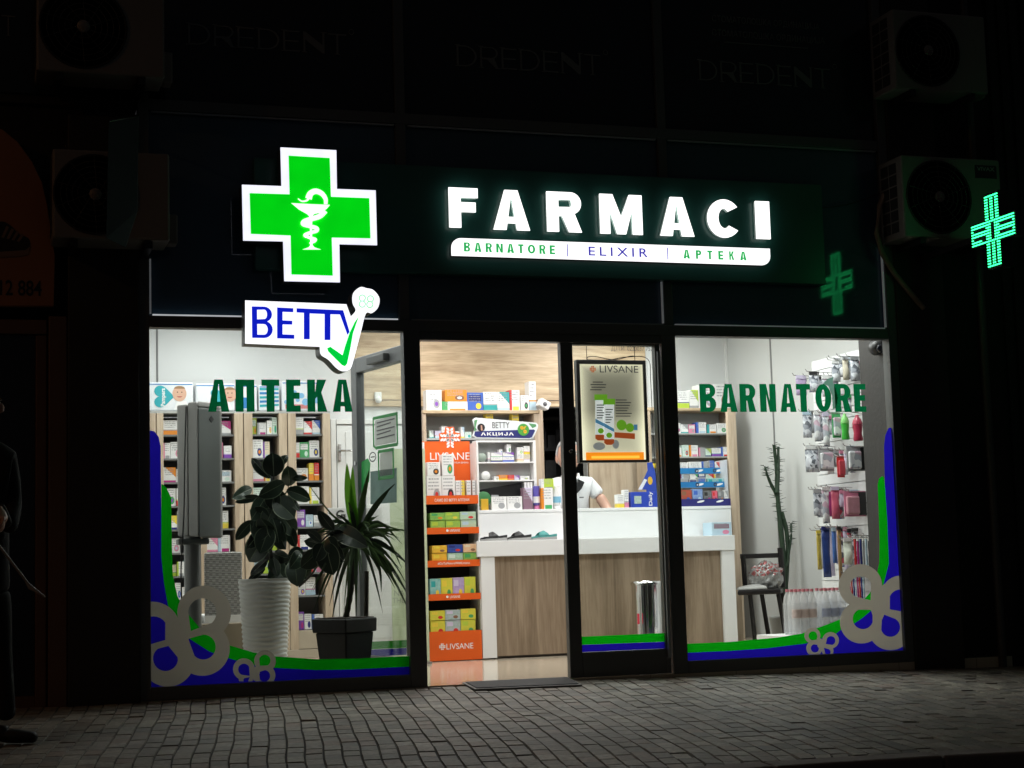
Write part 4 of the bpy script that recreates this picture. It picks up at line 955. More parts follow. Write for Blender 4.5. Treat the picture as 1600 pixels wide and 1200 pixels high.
# nappy packs on top of the cabinet
M_foilwhite = mat('nappy_foil', (.72, .75, .78), .25, 0, .06, 14, .15, 18)
M_teal = mat('teal_foil_print', (.02, .36, .42), .3); M_bluep = mat('blue_foil_print', (.03, .2, .5), .3)
NAP = [(228, 303, 600, 645, 'heart', 'white nappy pack with teal heart and baby face, leftmost on the left cabinet'),
       (305, 368, 602, 645, 'heart2', 'white nappy pack half hidden by the first window letter, second on the left cabinet'),
       (370, 403, 603, 645, 'plain', 'narrow white nappy pack between the first two window letters'),
       (404, 438, 604, 645, 'wave', 'turquoise striped nappy pack behind the third window letter'),
       (440, 500, 598, 645, 'bubbles', 'white pack with blue bubbles behind the middle window letters')]
for i, (x0, x1, y0, y1, kd, lab) in enumerate(NAP):
    a = rect(x0, y0, x1, y1, YL); z0 = zt + .021; z1 = z0 + a[3] - a[1]
    npk = thing('nappy_pack', lab, 'nappy pack', ((a[0] + a[2]) / 2, YL, z0), 'packs on top of the left cabinet')
    b = MB(); b.box(a[0] + .004, YL + .006, z0, a[2] - .004, YL + .24, z1); b.build('pack', M_foilwhite, npk, .014, 3)
    W, H = a[2] - a[0], z1 - z0; cx = a[0]
    b = MB(); F = YL + .0045
    if kd.startswith('heart'):
        k = .30 if kd == 'heart' else .24; hx = cx + W * (.36 if kd == 'heart' else .55); hz = z0 + H * .5
        pts = [(hx + (k * H * 1.5) * (16 * math.sin(q) ** 3) / 17 * -.9, hz + k * H * 1.45 * (13 * math.cos(q) - 5 * math.cos(2 * q) - 2 * math.cos(3 * q) - math.cos(4 * q)) / 17) for q in [i * .18 for i in range(35)]]
        pts = [(hx + (z - hz), hz + (x - hx)) for x, z in pts] 
        pts = [(hx - (x - hx), z) for x, z in pts]
        shape(b, [pts], F, .001); b.build('heart_print', M_teal, npk)
        if kd == 'heart':
            bb = MB(); vs, fs_ = text_raw('Pampers', .02)
            xs = [v[0] for v in vs]; ys = [v[1] for v in vs]; L = max(xs) - min(xs); hh = max(ys) - min(ys)
            bb.add([(hx - .05 + .045 - (v[1] - min(ys)) / hh * .045 + .03, F - .001 - .0006 * v[2], z0 + H * .16 + (v[0] - min(xs)) / L * H * .62) for v in vs], fs_)
            bb.build('pack_lettering', M_text, npk)
        bb = MB(); fx, fz = cx + W * (.70 if kd == 'heart' else .86), z0 + H * .6
        shape(bb, [arc(fx, fz, H * .24, H * .27, 0, 345, 20)], F - .0012, .0008, 0)
        for sx in (-.3, .32): shape(bb, [arc(fx + sx * H * .24, fz + .012, .006, .005, 0, 330, 8)], F - .0022, .0006, 1)
        shape(bb, [arc(fx, fz - H * .09, H * .09, H * .045, 180, 360, 8)], F - .0022, .0006, 2)
        shape(bb, [arc(fx, fz + H * .17, H * .19, H * .1, 0, 180, 10)], F - .0018, .0006, 3)
        bb.build('baby_face_print', [mat('printed_skin', (.62, .38, .27), .4), mat('printed_eye', (.05, .03, .02), .4), mat('printed_lip', (.4, .1, .08), .4), mat('printed_hair', (.3, .17, .08), .4)], npk)
        bb = MB(); bb.prism([(cx + W * .58, z0 + .01), (cx + W * .93, z0 + .01), (cx + W * .84, z0 + H * .34), (cx + W * .66, z0 + H * .36)], F - .0006, F); bb.build('shirt_print', M_paper, npk)
    elif kd == 'wave':
        for q in range(5): b.prism([(cx + .01, z0 + H * (.15 + q * .16)), (cx + W - .012, z0 + H * (.2 + q * .15)), (cx + W - .012, z0 + H * (.27 + q * .15)), (cx + .01, z0 + H * (.24 + q * .16))], F - .001, F, q % 2)
        b.build('stripe_print', [M_teal, M_bluep], npk)
    elif kd == 'bubbles':
        for q in range(9): shape(b, [arc(cx + W * (.12 + .1 * q), z0 + H * (.3 + .35 * ((q * 7) % 5) / 5), .018 + .006 * (q % 3), .018 + .006 * (q % 3), 0, 340, 12)], F - .0004 * (q % 3), .0008, 0)
        b.box(cx + W * .1, F - .001, z0 + H * .08, cx + W * .8, F, z0 + H * .22, 1); b.build('bubble_print', [mat('bubble_blue', (.2, .45, .7), .3), mat('rose_print', (.55, .2, .2), .3)], npk)
    else:
        b.box(cx + .012, F - .001, z0 + H * .1, cx + W * .5, F, z0 + H * .5); b.build('band_print', M_bluep, npk)
    bb = MB(); bb.box(cx + .01, F - .0005, z1 - .022, cx + W - .01, F, z1 - .014); bb.build('edge_print', M_bluep, npk)

# back shelf behind the counter
YM = 3.9
bsf = thing('back_shelf', 'oak and grey wall shelf behind the counter with boxes on top', 'shelf', (3.9, YM, 0))
a = rect(664, 641, 848, 960, YM); zt2 = at(755, 641, YM).z
b = MB(); b.box(a[0], YM, 0, a[0] + .03, YM + .35, zt2 - .03); b.box(a[2] - .055, YM, 0, a[2], YM + .35, zt2 - .03); b.build('upright', M_oakv, bsf, .003)
b = MB(); b.box(a[0], YM - .01, zt2 - .028, a[2], YM + .35, zt2); b.build('top_board', M_oak, bsf, .003)
b = MB(); b.box(a[0] + .031, YM + .3, 0, a[2] - .056, YM + .32, zt2 - .03); b.build('back_panel', M_shelflight, bsf)
for y in (684, 724, 760, 800): z = at(755, y, YM).z; b = MB(); b.box(a[0] + .031, YM + .01, z - .016, a[2] - .056, YM + .299, z); b.build('shelf', M_shelflight, bsf)
b = MB(); b.box(at(655, 640, YM).x, YM + .1, 0, a[0] - .002, YM + .35, zt2 - .01); b.build('end_panel', M_paper, bsf)
G1 = 'boxes on the top board of the back shelf'
for (x0, x1, y0, y1, ba, ac, a2, stl, lab, dz_) in (
        (666.5, 690, 608, 640, 'white', 'grey', 'purple', 1, 'white carton with grey pump picture and purple foot, leftmost on the back shelf top', 0),
        (690.5, 731, 626, 640, 'white', 'green', 'orange', 4, 'flat green and white carton lying under an orange carton on the back shelf', 0),
        (695.5, 729.5, 607.5, 625.8, 'orange', 'brown', 'white', 1, 'orange carton lying on top of a green and white carton', 14.2),
        (730, 755, 612, 640, 'navy', 'blue', 'yellow', 2, 'navy carton with blood pressure gauge picture on the back shelf top', 0),
        (755.5, 776.5, 611, 640, 'white', 'teal', 'grey', 0, 'white and teal carton right of the navy carton on the back shelf', 0),
        (777, 796, 611, 640, 'white', 'teal', 'sky', 3, 'second white and teal carton, beside the red topped carton', 0),
        (796.5, 812, 608, 640, 'white', 'red', 'yellow', 4, 'narrow white carton with red top and yellow band on the back shelf', 0),
        (813.5, 826.5, 616, 640, 'white', 'black', 'green', 1, 'small white carton with black V mark and green cap', 0),
        (826.8, 837.5, 594.5, 640, 'white', 'sky', 'orange', 0, 'tall white carton standing at the right end of the back shelf', 0)):
    k = zt2 + .0005 + dz_ / 181.0
    carton(x0, x1, y0, y1, YM + .03, .12 if dz_ == 0 else .11, ba, ac, a2, stl, lab, G1, z0=k)
rng = random.Random(21)
G2 = 'cartons on the inner boards of the back shelf'
for y, r in ((684, 'upper'), (724, 'middle'), (760, 'lower')):
    z = at(755, y, YM).z; px = 671; i = 0
    while px < 836:
        wd = rng.uniform(6, 13)
        if r == 'upper' and 735 < px < 800: px = 800; continue
        if r != 'upper' and px < 834: px = 834 if False else px
        ba = rng.choice(['white', 'white', 'white', 'mint', 'lilac']); ac = rng.choice(PAL); hh = rng.uniform(9, 21)
        carton(px, px + wd - .6, y - hh, y, YM + .05, .09, ba, ac, rng.choice(PAL), rng.randrange(5), '%s carton with %s print, %s from left, %s board of back shelf' % (ba, ac, ['first', 'second', 'third', 'fourth', 'fifth', 'sixth', 'seventh', 'eighth', 'ninth', 'tenth', 'eleventh', 'twelfth', 'thirteenth', 'fourteenth', 'fifteenth', 'sixteenth', 'seventeenth', 'eighteenth', 'nineteenth', 'twentieth', 'last', 'last', 'last', 'last'][i], r), G2, z0=z + .0005); i += 1
        px += wd + (rng.uniform(0, 2))
for x0, x1, y0, lab in ((759, 771, 645, 'small yellow and black carton stack on the back shelf, above the promotion sign'), (800, 811, 643, 'yellow carton with white foot on the back shelf, above the promotion sign')):
    z = at(755, 684, YM).z; carton(x0, x1, y0, 684, YM + .06, .08, 'yellow', 'white', 'lime', 0, lab, G2, z0=z + .0005)

# ------------------------------------------------------------------ counter
YK = 2.42
ct = thing('sales_counter', 'white and brown oak pharmacy counter with a raised back ledge', 'counter', (4.8, YK, 0))
kx0, kx1 = at(753, 950, YK).x, at(1149, 900, YK).x
kz0, kz1 = at(900, 866, YK).z, at(900, 842, YK).z
ku = at(900, 794.5, YK + .3).z
lw = at(775, 950, YK).x - kx0
b = MB(); b.box(kx0, YK, .01, kx0 + lw, YK + .6, kz0 - .001); b.build('side_leg', M_white, ct, .002)
b = MB(); b.box(kx1 - lw, YK, .01, kx1, YK + .6, kz0 - .001)
b.build('side_leg', M_white, ct, .002)
b = MB(); b.box(kx0 - .03, YK - .01, kz0, kx1 + .004, YK + .6, kz1); b.build('lower_top', M_white, ct, .002)
b = MB(); b.box(kx0 + lw + .001, YK + .03, .02, kx1 - lw - .001, YK + .06, kz0 - .002); b.build('front_panel', M_oakdoor, ct)
b = MB(); b.box(kx0 + lw, YK + .05, 0, kx1 - lw, YK + .5, .0195); b.build('toe_board', M_brown, ct)
b = MB(); b.box(at(747, 815, YK + .3).x, YK + .3, kz1 + .001, at(1143, 812, YK + .3).x, YK + .34, ku - .025); b.box(at(747, 815, YK + .3).x, YK + .296, ku - .024, at(1143, 812, YK + .3).x, YK + .72, ku); b.build('upper_ledge', M_white, ct, .002)
b = MB(); b.box(at(1144, 812, YK + .345).x, YK + .345, .0, at(1154, 812, YK + .345).x, YK + .39, at(1148, 640, YK + .3).z); b.build('end_board', M_oakv, ct, .002)

# slippers on the lower ledge
def slipper(x0, x1, y0, y1, upper, sole, lab, band=True):
    Y = YK + .07; p0, p1 = at(x0, y1, Y), at(x1, y1, Y); L = p1.x - p0.x; z = kz1 + .001
    t = thing('slipper', lab, 'slipper', (p0.x, Y, z), 'clinic slippers on the counter ledge')
    prof = smooth([(0, .012), (.05, .024), (.3, .034), (.62, .036), (.86, .042), (1, .046)], n=5)
    for part, lo, hi, m in (('sole', 0, .55, sole), ('footbed', .55, 1, upper)):
        b = MB(); n = len(prof); vs = []
        for u, h in prof:
            hw = .042 * (1 - .55 * abs(2 * u - .95) ** 3)
            for s_ in (-1, 1):
                for f in (lo, hi): vs.append((p0.x + u * L, Y + .05 + s_ * hw, z + h * f + (.0005 if f == .55 and part == 'footbed' else 0)))
        fs = []
        for i in range(n - 1):
            k = i * 4; fs += [(k, k + 4, k + 5, k + 1), (k + 2, k + 3, k + 7, k + 6), (k + 1, k + 5, k + 7, k + 3), (k, k + 2, k + 6, k + 4)]
        fs += [(0, 1, 3, 2), (4 * n - 4, 4 * n - 2, 4 * n - 1, 4 * n - 3)]
        b.add(vs, fs); b.build(part, m, t, .003)
    b = MB()
    for uc, wd, hh in (((.44, .46, .042),) if band else ((.52, .1, .055), (.7, .1, .06))):
        vs = []; seg = 9
        for k in range(seg + 1):
            a = math.pi * k / seg
            for du in (-wd / 2, wd / 2):
                u = uc + du * (1 - .6 * math.sin(a)) - .04 * math.sin(a); vs.append((p0.x + u * L, Y + .05 - .043 * math.cos(a), z + .022 + .02 * u + hh * math.sin(a) * (1 - .25 * (du < 0))))
        b.add(vs, [(2 * k, 2 * k + 1, 2 * k + 3, 2 * k + 2) for k in range(seg)], 0, True)
    s = b.build('strap', upper, t); so = s.modifiers.new('thick', 'SOLIDIFY'); so.thickness = .006
M_bslip = mat('black_rubber', (.014, .014, .015), .5, bump=.1); M_tslip = mat('teal_felt', (.06, .27, .25), .75); M_gsole = mat('grey_sole', (.33, .33, .32), .7)
slipper(751, 795, 833, 846, M_bslip, M_gsole, 'black slipper with a white tag, left end of the counter ledge')
slipper(795, 833, 832, 846, M_bslip, M_gsole, 'dark slipper with a buckled strap between the black and the teal slipper')
slipper(833, 873, 832, 845, M_tslip, M_gsole, 'teal green slipper with a buckled strap on the counter ledge')
p = at(757, 835, YK + .06); b = MB(); b.box(p.x - .03, YK + .065, p.z - .018, p.x + .035, YK + .068, p.z + .016); tag(b.build('price_tag', M_paper), 'white paper tag leaning on the leftmost black slipper', 'tag')
carton(1112.5, 1143, 815.5, 836, YK + .06, .18, 'mauve', 'sky', 'pink', 2, 'low teal and brown box at the right end of the counter ledge', 'boxes on the counter', z0=kz1 + .001)

# goods on the raised ledge
YU = YK + .36; G3 = 'goods on the raised counter ledge'; zU = ku + .0005
for (x0, x1, y0, ba, ac, a2, stl, lab) in (
        (768, 791.5, 773, 'white', 'grey', 'grey', 1, 'white square carton with ring picture, left one of two alike on the counter'),
        (792.5, 816, 773, 'white', 'grey', 'grey', 1, 'white square carton with ring picture, right one of two alike on the counter'),
        (817.5, 832, 760, 'mauve', 'lilac', 'mauve', 3, 'tall dull purple display box on the counter beside the white square cartons'),
        (846, 864, 761, 'white', 'orange', 'green', 4, 'white carton with orange band below the lime carton on the counter'),
        (965, 975.5, 773, 'white', 'yellow', 'cream', 0, 'small white and gold bottle box left of the blue display box'),
        (975.8, 982.5, 766, 'white', 'pink', 'grey', 0, 'narrow white bottle box against the blue display box')):
    carton(x0, x1, y0, 794, YU, .07, ba, ac, a2, stl, lab, G3, z0=zU)
z6 = zU + (794 - 761) / 203.
carton(845.5, 865, 744.5, 760.6, YU + .005, .06, 'lime', 'white', 'grey', 4, 'lime and white carton stacked on the orange banded carton', G3, z0=z6)
def bottle(x, Y, z, r, h, m, capm, lab, group, cat='bottle', name='bottle', capf=.2, label_m=None, prof=None):
    t = thing(name, lab, cat, (x, Y, z), group)
    hb = h * (1 - capf)
    b = MB(); b.lathe(prof or [(r * .92, 0), (r, .006), (r, hb * .78), (r * .8, hb * .88), (r * .4, hb * .95), (r * .4, hb)], (x, Y, z), 16); b.build('bottle_body', m, t)
    b = MB(); b.lathe([(r * .5, hb + .0005), (r * .5, h)], (x, Y, z), 14); b.build('cap', capm, t)
    if label_m: b = MB(); b.lathe([(r * 1.012, hb * .18), (r * 1.012, hb * .62)], (x, Y, z), 16); b.build('label', label_m, t)
    return t
def tubeof(x0, x1, y0, m, capm, lab, capdown=True, bandm=None):
    a = rect(x0, y0, x1, 794, YU); x = (a[0] + a[2]) / 2; r = (a[2] - a[0]) / 2; h = a[3] - a[1]
    t = thing('cream_tube', lab, 'tube', (x, YU + .04, zU), G3)
    b = MB(); b.lathe([(r * .8, 0), (r * .8, h * .16)], (x, YU + .04, zU), 14); b.build('cap', capm, t)
    b = MB(); b.lathe([(r * .7, h * .165), (r * .95, h * .2), (r, h * .5), (r * .98, h * .99)], (x, YU + .04, zU), 16, sy=.7); b.build('tube_body', m, t)
    if bandm: b = MB(); b.lathe([(r * 1.02, h * .28), (r * 1.03, h * .55)], (x, YU + .04, zU), 16, sy=.72); b.build('label', bandm, t)
tubeof(835, 846, 757, mat('tube_violet', (.12, .1, .42), .35), mat('cap_pink', (.6, .2, .4), .4), 'violet blue tube standing left of the stacked cartons on the counter', bandm=M_paper)
tubeof(866.5, 879, 758, M_paper, M_white, 'white cream tube with blue label beside the door stile', bandm=mat('label_blue', (.2, .45, .6), .4))
rd = thing('round_box', 'round green and yellow lozenge tin on the left end of the counter', 'tin', tuple(at(756, 794, YU)))
p = at(757, 782, YU); b = MB(); b.lathe([(0, -.02), (.06, -.02), (.062, .02), (0, .02)], (p.x, YU + .03, p.z + .012), 24, axis='Y'); b.build('tin', mat('tin_green', (.05, .2, .07), .35), rd, .002)
a = rect(751, 774, 762, 794, YU); b = MB(); b.box(a[0], YU - .02, zU, a[2], YU + .005, zU + .09); b.build('label', mat('tin_yellow', (.6, .36, .03), .4), rd, .003)
for i, (x0, x1) in enumerate(((819, 823), (824, 828), (828.5, 832))):
    a = rect(x0, 752, x1, 762, YU + .03); q = MB(); q.lathe([((a[2] - a[0]) / 2, 0), ((a[2] - a[0]) / 2, .06)], ((a[0] + a[2]) / 2, YU + .035, zU + .162), 10)
    tag(q.build('white_stick', M_paper), 'small white stick pack standing in the dull purple display box', 'stick pack', 'stick packs in the purple box')
bd = thing('blue_display_box', 'blue counter display box with slanted back card and yellow disc', 'display box', tuple(at(1005, 794, YU)))
a = rect(986.5, 766, 1027, 794, YU - .03); b = MB(); b.box(a[0], YU - .03, zU, a[2], YU + .1, zU + a[3] - a[1] - .02); b.build('tray', mat('display_blue', (.025, .06, .42), .4), bd, .002)
b = MB(); b.prism(polyp([(998, 765), (1012, 735), (1011, 723), (1019, 722), (1024, 740), (1028, 793), (1012, 793), (1010, 765)], YU + .105), YU + .103, YU + .108); b.build('back_card', mat('display_blue2', (.03, .07, .4), .4), bd)
b = MB(); q = at(1016, 751, YU + .1); shape(b, [arc(q.x, q.z, .022, .034, 0, 345, 18)], YU + .102, .001); b.build('yellow_disc', mat('disc_yellow', (.75, .45, .05), .4), bd)
b = MB(); b.prism(polyp([(997, 765), (1007, 748), (1011, 750), (1003, 765)], YU + .1), YU + .099, YU + .101); b.build('white_slip', M_paper, bd)
b = MB(); vs, fs_ = text_raw('Daily', .01); xs = [v[0] for v in vs]; ys = [v[1] for v in vs]
q0, q1 = at(1014, 790, YU - .03), at(1020, 768, YU - .03); 
b.add([(q1.x - (v[1] - min(ys)) / (max(ys) - min(ys)) * (q1.x - q0.x), YU - .031 - v[2] * .0006, q0.z + (v[0] - min(xs)) / (max(xs) - min(xs)) * (q1.z - q0.z)) for v in vs], fs_); b.build('box_lettering', M_text, bd)
a = rect(991, 775, 1002, 787, YU - .03); b = MB(); b.box(a[0], YU - .0315, a[1], a[2], YU - .0305, a[3]); b.build('picture', mat('picture_pale', (.4, .5, .45), .4, 0, .5, 60), bd)
a = rect(1019, 724, 1027, 731, 3.6); b = MB(); b.box(a[0], 3.6, a[1], a[2], 3.66, a[3]); tag(b.build('yellow_pack', mat('pack_yellow', (.75, .55, .03), .4)), 'small yellow pack on the wall at the right of the closed door leaf', 'pack')
mon = thing('counter_screen', 'black slanted screen standing behind the white square cartons', 'screen', tuple(at(782, 794, YU + .1)))
b = MB(); b.prism(polyp([(750, 765), (815, 754), (816, 776), (750, 792)], YU + .12), YU + .12, YU + .14); b.build('screen', M_black, mon, .003)
b = MB(); q = at(782, 790, YU + .14); b.box(q.x - .06, YU + .141, ku + .0005, q.x + .06, YU + .19, ku + .1); b.build('stand', M_blackmetal, mon)
carton(768, 779, 769, 774, YU + .09, .015, 'grey', 'white', 'grey', 0, 'grey card sticking up behind the left white square carton', G3, z0=zU + .1)

# promotion rack with its header sign
YR = YK + .42
rk = thing('promotion_rack', 'white counter rack of small cartons with a rounded BETTY header sign', 'rack', (4.2, YR, ku))
a = rect(745, 688, 838.5, 794, YR); zt = a[3]
b = MB()
b.box(a[0], YR, ku + .001, a[0] + .018, YR + .11, zt); b.box(a[2] - .022, YR, ku + .001, a[2], YR + .11, zt); b.box(a[0] + .0185, YR, zt - .015, a[2] - .0225, YR + .11, zt)
b.build('frame', M_paper, rk, .002)
b = MB(); b.box(a[0] + .0185, YR + .102, ku + .001, a[2] - .0225, YR + .107, zt - .0155); b.build('back_panel', M_shelflight, rk)
RS = [at(790, y, YR).z for y in (721.5, 750)]
for z in RS: b = MB(); b.box(a[0] + .0185, YR + .003, z - .01, a[2] - .0225, YR + .101, z); b.build('shelf', M_paper, rk)
hd = [(738, 656), (743, 652.5), (838, 660.5), (841, 664), (840, 670), (834, 683), (828, 686), (744, 684.5), (738, 681), (742, 670)]
b = MB(); b.prism(polyp(hd, YR - .01), YR - .01, YR - .002); hdr = b.build('header_sign', mat('header_white', (.74, .78, .8), .4, 0, .02), rk)
b = MB(); b.prism(polyp([(742, 674), (834, 671), (836, 673), (831, 683), (827, 684.5), (745, 683), (741, 680)], YR - .01), YR - .013, YR - .0102); b.build('navy_band', mat('band_navy', (.022, .028, .16), .4), hdr)
b = MB(); b.prism(polyp([(741, 657), (746, 655.5), (743, 668), (745, 672), (741, 674)], YR - .01), YR - .012, YR - .0102); b.prism(polyp([(826, 661.5), (837, 663), (838, 666), (832, 669)], YR - .01), YR - .012, YR - .0102); b.build('green_edge', mat('edge_green', (.1, .3, .13), .4), hdr)
b = MB(); text(b, 'BETTY', rect(769, 659.5, 796, 669, YR - .01), YR - .0125, .001); b.build('header_lettering', M_greytext, hdr)
b = MB(); text(b, 'АКЦИЈА', rect(751, 675.5, 802.5, 681.5, YR - .01), YR - .0145, .001, 0, .035, 1.25); b.build('band_lettering', M_text, hdr)
b = MB(); q = at(817.5, 671.5, YR - .01); shape(b, [arc(q.x, q.z, .049, .049, 0, 350, 24)], YR - .0155, .002); b.build('green_disc', mat('disc_green', (.07, .33, .05), .4), hdr)
b = MB(); text(b, '%', (q.x - .028, q.z - .03, q.x + .028, q.z + .03), YR - .0175, .001, 0, .035); b.build('percent_mark', mat('percent_orange', (.7, .38, .02), .4), hdr)
b = MB(); q = at(751.5, 668, YR - .01); shape(b, [arc(q.x, q.z, .032, .032, 0, 350, 20)], YR - .015, .002); b.build('portrait_disc', mat('disc_dark', (.02, .015, .02), .4), hdr)
b = MB(); b.prism([(q.x - .004, q.z + .018), (q.x + .008, q.z + .016), (q.x + .012, q.z - .025), (q.x - .002, q.z - .026)], YR - .017, YR - .0162); b.build('portrait_figure', M_skin, hdr)
rng = random.Random(9); G4 = 'cartons in the promotion rack'
def rackrow(items, z, row):
    for i, (x0, x1, hpx, ba, ac, stl, dzp) in enumerate(items):
        carton(x0, x1, 700, 700 + hpx, YR + .02, .07, ba, ac, rng.choice(PAL), stl, '%s carton with %s print, number %s along the %s board of the promotion rack' % (ba, ac, ['one', 'two', 'three', 'four', 'five', 'six', 'seven', 'eight', 'nine', 'ten', 'eleven', 'twelve', 'thirteen'][i], row), G4, z0=z + .0006 + dzp / 205.)
rackrow([(762, 766, 15, 'white', 'grey', 0, 0), (767, 785, 8, 'white', 'navy', 0, 0), (785.5, 803, 8, 'white', 'blue', 0, 0), (767.5, 785, 7, 'white', 'lilac', 3, 8.2), (785.8, 803, 7, 'white', 'purple', 3, 8.2), (780, 785, 5, 'white', 'sky', 1, 15.4), (792, 798.5, 13, 'white', 'green', 1, 15.4),
         (808, 818, 12, 'white', 'cream', 0, 0), (818.3, 828, 12, 'cream', 'white', 0, 0), (808.2, 818, 11, 'white', 'lime', 1, 12.2), (818.5, 828, 13, 'white', 'yellow', 0, 12.2)], RS[0], 'upper')
rackrow([(771, 778, 6, 'white', 'grey', 1, 0), (778.5, 792, 8, 'orange', 'yellow', 0, 0), (792.3, 802, 8, 'red', 'orange', 0, 0), (802.5, 810, 7, 'lilac', 'purple', 3, 0), (812, 826, 6, 'white', 'grey', 1, 0)], RS[1], 'lower')
for (px, py, r, lab) in ((754, 712, 15 / 205. / 2, 'round grey green tin standing at the left of the upper rack board'), (760, 744, 15 / 205. / 2, 'round white tin with green top on the lower rack board')):
    q = at(px, py, YR); o = MB(); o.lathe([(0, -.012), (r * .92, -.012), (r, -.006), (r, .02), (0, .02)], (q.x, YR + .02, (RS[0] if py < 730 else RS[1]) + r + .0008), 22, axis='Y')
    tg = o.build('round_tin', mat('tin_grey_green' if py < 730 else 'tin_white', (.28, .34, .29) if py < 730 else (.7, .72, .7), .35)); tag(tg, lab, 'tin', G4)

# ------------------------------------------------------------------ orange floor display
YO = 2.42
dsp = thing('floor_display', 'tall orange floor display of herbal tea cartons with LIVSANE headings', 'display stand', (3.55, YO, 0))
def OZ(y): return at(708, y, YO).z
ox0, ox1 = at(669, 900, YO).x, at(750.5, 900, YO).x
zt = OZ(686.5)
b = MB(); b.box(ox0 - .02, YO + .02, .005, ox0 - .001, YO + .33, zt - .02); b.box(ox1 + .001, YO + .02, .005, ox1 + .012, YO + .33, zt - .02); b.build('side_panel', M_paper, dsp)
b = MB(); b.box(ox0, YO + .3, .005, ox1, YO + .33, OZ(775)); b.build('back_panel', M_brown, dsp)
b = MB(); b.box(ox0, YO + .2, OZ(774), ox1, YO + .22, zt); hp = b.build('header_panel', M_orange, dsp)
YH = YO + .2
q = at(703, 684, YH); k = .0062; b = MB()
b.prism([(q.x + k * u, q.z + k * v) for u, v in ((-5.5, 14), (5.5, 14), (7, 7), (14, 5.5), (14, -5.5), (-14, -5.5), (-14, 5.5), (-7, 7))], YH - .0008, YH + .004); b.build('emblem_card', M_orange, hp)
b = MB()   # leaf cross emblem above the heading
for ang in (0, 90, 180, 270):
    for off in (-1, 1):
        for d in (3.2, 7, 10.8):
            a_ = math.radians(ang); cx, cz = q.x + k * (d * math.sin(a_) + off * 2.6 * math.cos(a_)), q.z + k * (d * math.cos(a_) - off * 2.6 * math.sin(a_))
            t_ = a_ + off * .75
            pts = [(cx + k * (s_ * math.cos(t_) * 1.45 + r_2 * math.sin(t_)), cz + k * (-s_ * math.sin(t_) * 1.45 + r_2 * math.cos(t_))) for s_, r_2 in ((0, -3), (.9, -1), (1, .8), (0, 3), (-1, .8), (-.9, -1))]
            b.prism(pts, YH - .004, YH - .0012)
b.build('leaf_emblem', M_text, hp)
b = MB(); text(b, 'LIVSANE', rect(672, 707, 734, 718.5, YH), YH - .001, .001); text(b, 'СЕМЕЈНА ЗДРАВИНА', rect(708, 721.5, 732, 724.5, YH), YH - .001, .001); b.build('heading', M_text, hp)
TIERS = [(774, 787.5), (824, 834), (875, 885.5), (927.5, 937.5), (986, 1031)]
for i, (y0, y1) in enumerate(TIERS):
    z1, z0 = OZ(y0), OZ(y1) if i < 4 else .006
    b = MB(); b.box(ox0 + .001, YO, z0, ox1 - .001, YO + .012, z1); lip = b.build('front_lip', M_orange, dsp)
    b = MB(); b.box(ox0 + .001, YO + .0125, (z0 if i < 4 else z1 - .04), ox1 - .001, YO + .298, (z0 if i < 4 else z1 - .04) + .006); b.build('shelf', M_brown, dsp)
    b = MB(); mid = (OZ(y0) + OZ(y1)) / 2
    if i == 0: text(b, 'САМО ВО BETTY АПТЕКИ', rect(679, 779, 733, 783.5, YO), YO - .0005, .001)
    elif i == 2: text(b, '#GoToNatureWithLivsane', rect(684, 878, 734, 882, YO), YO - .0005, .001)
    elif i == 4:
        text(b, 'LIVSANE', rect(697.5, 1005, 739.5, 1014, YO), YO - .0005, .001)
        q = at(691, 1010.5, YO)
        for ang in range(4):
            for off in (-1, 1):
                for d in (1.4, 3.6):
                    a_ = ang * math.pi / 2; cx, cz = q.x + .0054 * (d * math.sin(a_) + off * 1.1 * math.cos(a_)), q.z + .0054 * (d * math.cos(a_) - off * 1.1 * math.sin(a_)); shape(b, [arc(cx, cz, .0055, .0055, 0, 320, 8)], YO - .0005 - .0001 * ang, .001)
    else:
        text(b, 'LIVSANE', rect(703, (y0 + y1) / 2 - 2.2, 719, (y0 + y1) / 2 + 1.8, YO), YO - .0005, .001); q = at(699, (y0 + y1) / 2, YO); shape(b, [arc(q.x, q.z, .01, .01, 0, 330, 10)], YO - .0005, .001)
    b.build('lip_lettering', M_text, lip)
G5 = 'tea cartons in the orange floor display'
def tier(i, rows, lip_y):
    zb = OZ(TIERS[i][1]) + .007 if i < 4 else OZ(TIERS[4][0]) - .033
    for r, row in enumerate(rows):
        for k, (x0, x1, y0, y1, ba, ac, a2, stl) in enumerate(row):
            a = rect(x0, y0, x1, y1, YO + .02); z0 = at(708, y1, YO + .02).z if (r or i == 99) else zb
            z1 = at(708, y0, YO + .02).z
            cartonZ(a[0], a[2], z0 + .0008, z1, YO + .0135 + .004 * (1 - r) , .1, ba, ac, a2, stl, '%s tea carton with %s print, %s from left, %s layer of display tier %s' % (ba, ac, ORD[k], 'lower' if r == 0 else 'upper', ['one', 'two', 'three', 'four', 'five'][i]), G5, 'tea_carton')
tier(1, [[(673, 695, 813, 824, 'lime', 'green', 'yellow', 5), (696, 719, 813, 824, 'lime', 'green', 'yellow', 5), (720, 744, 813, 824, 'sky', 'lime', 'yellow', 5)],
         [(672, 694.5, 801, 812.6, 'green', 'lime', 'orange', 5), (695, 718, 800.5, 812.6, 'lime', 'green', 'yellow', 5), (718.5, 743, 800, 812.6, 'sky', 'lime', 'red', 5)]], 0)
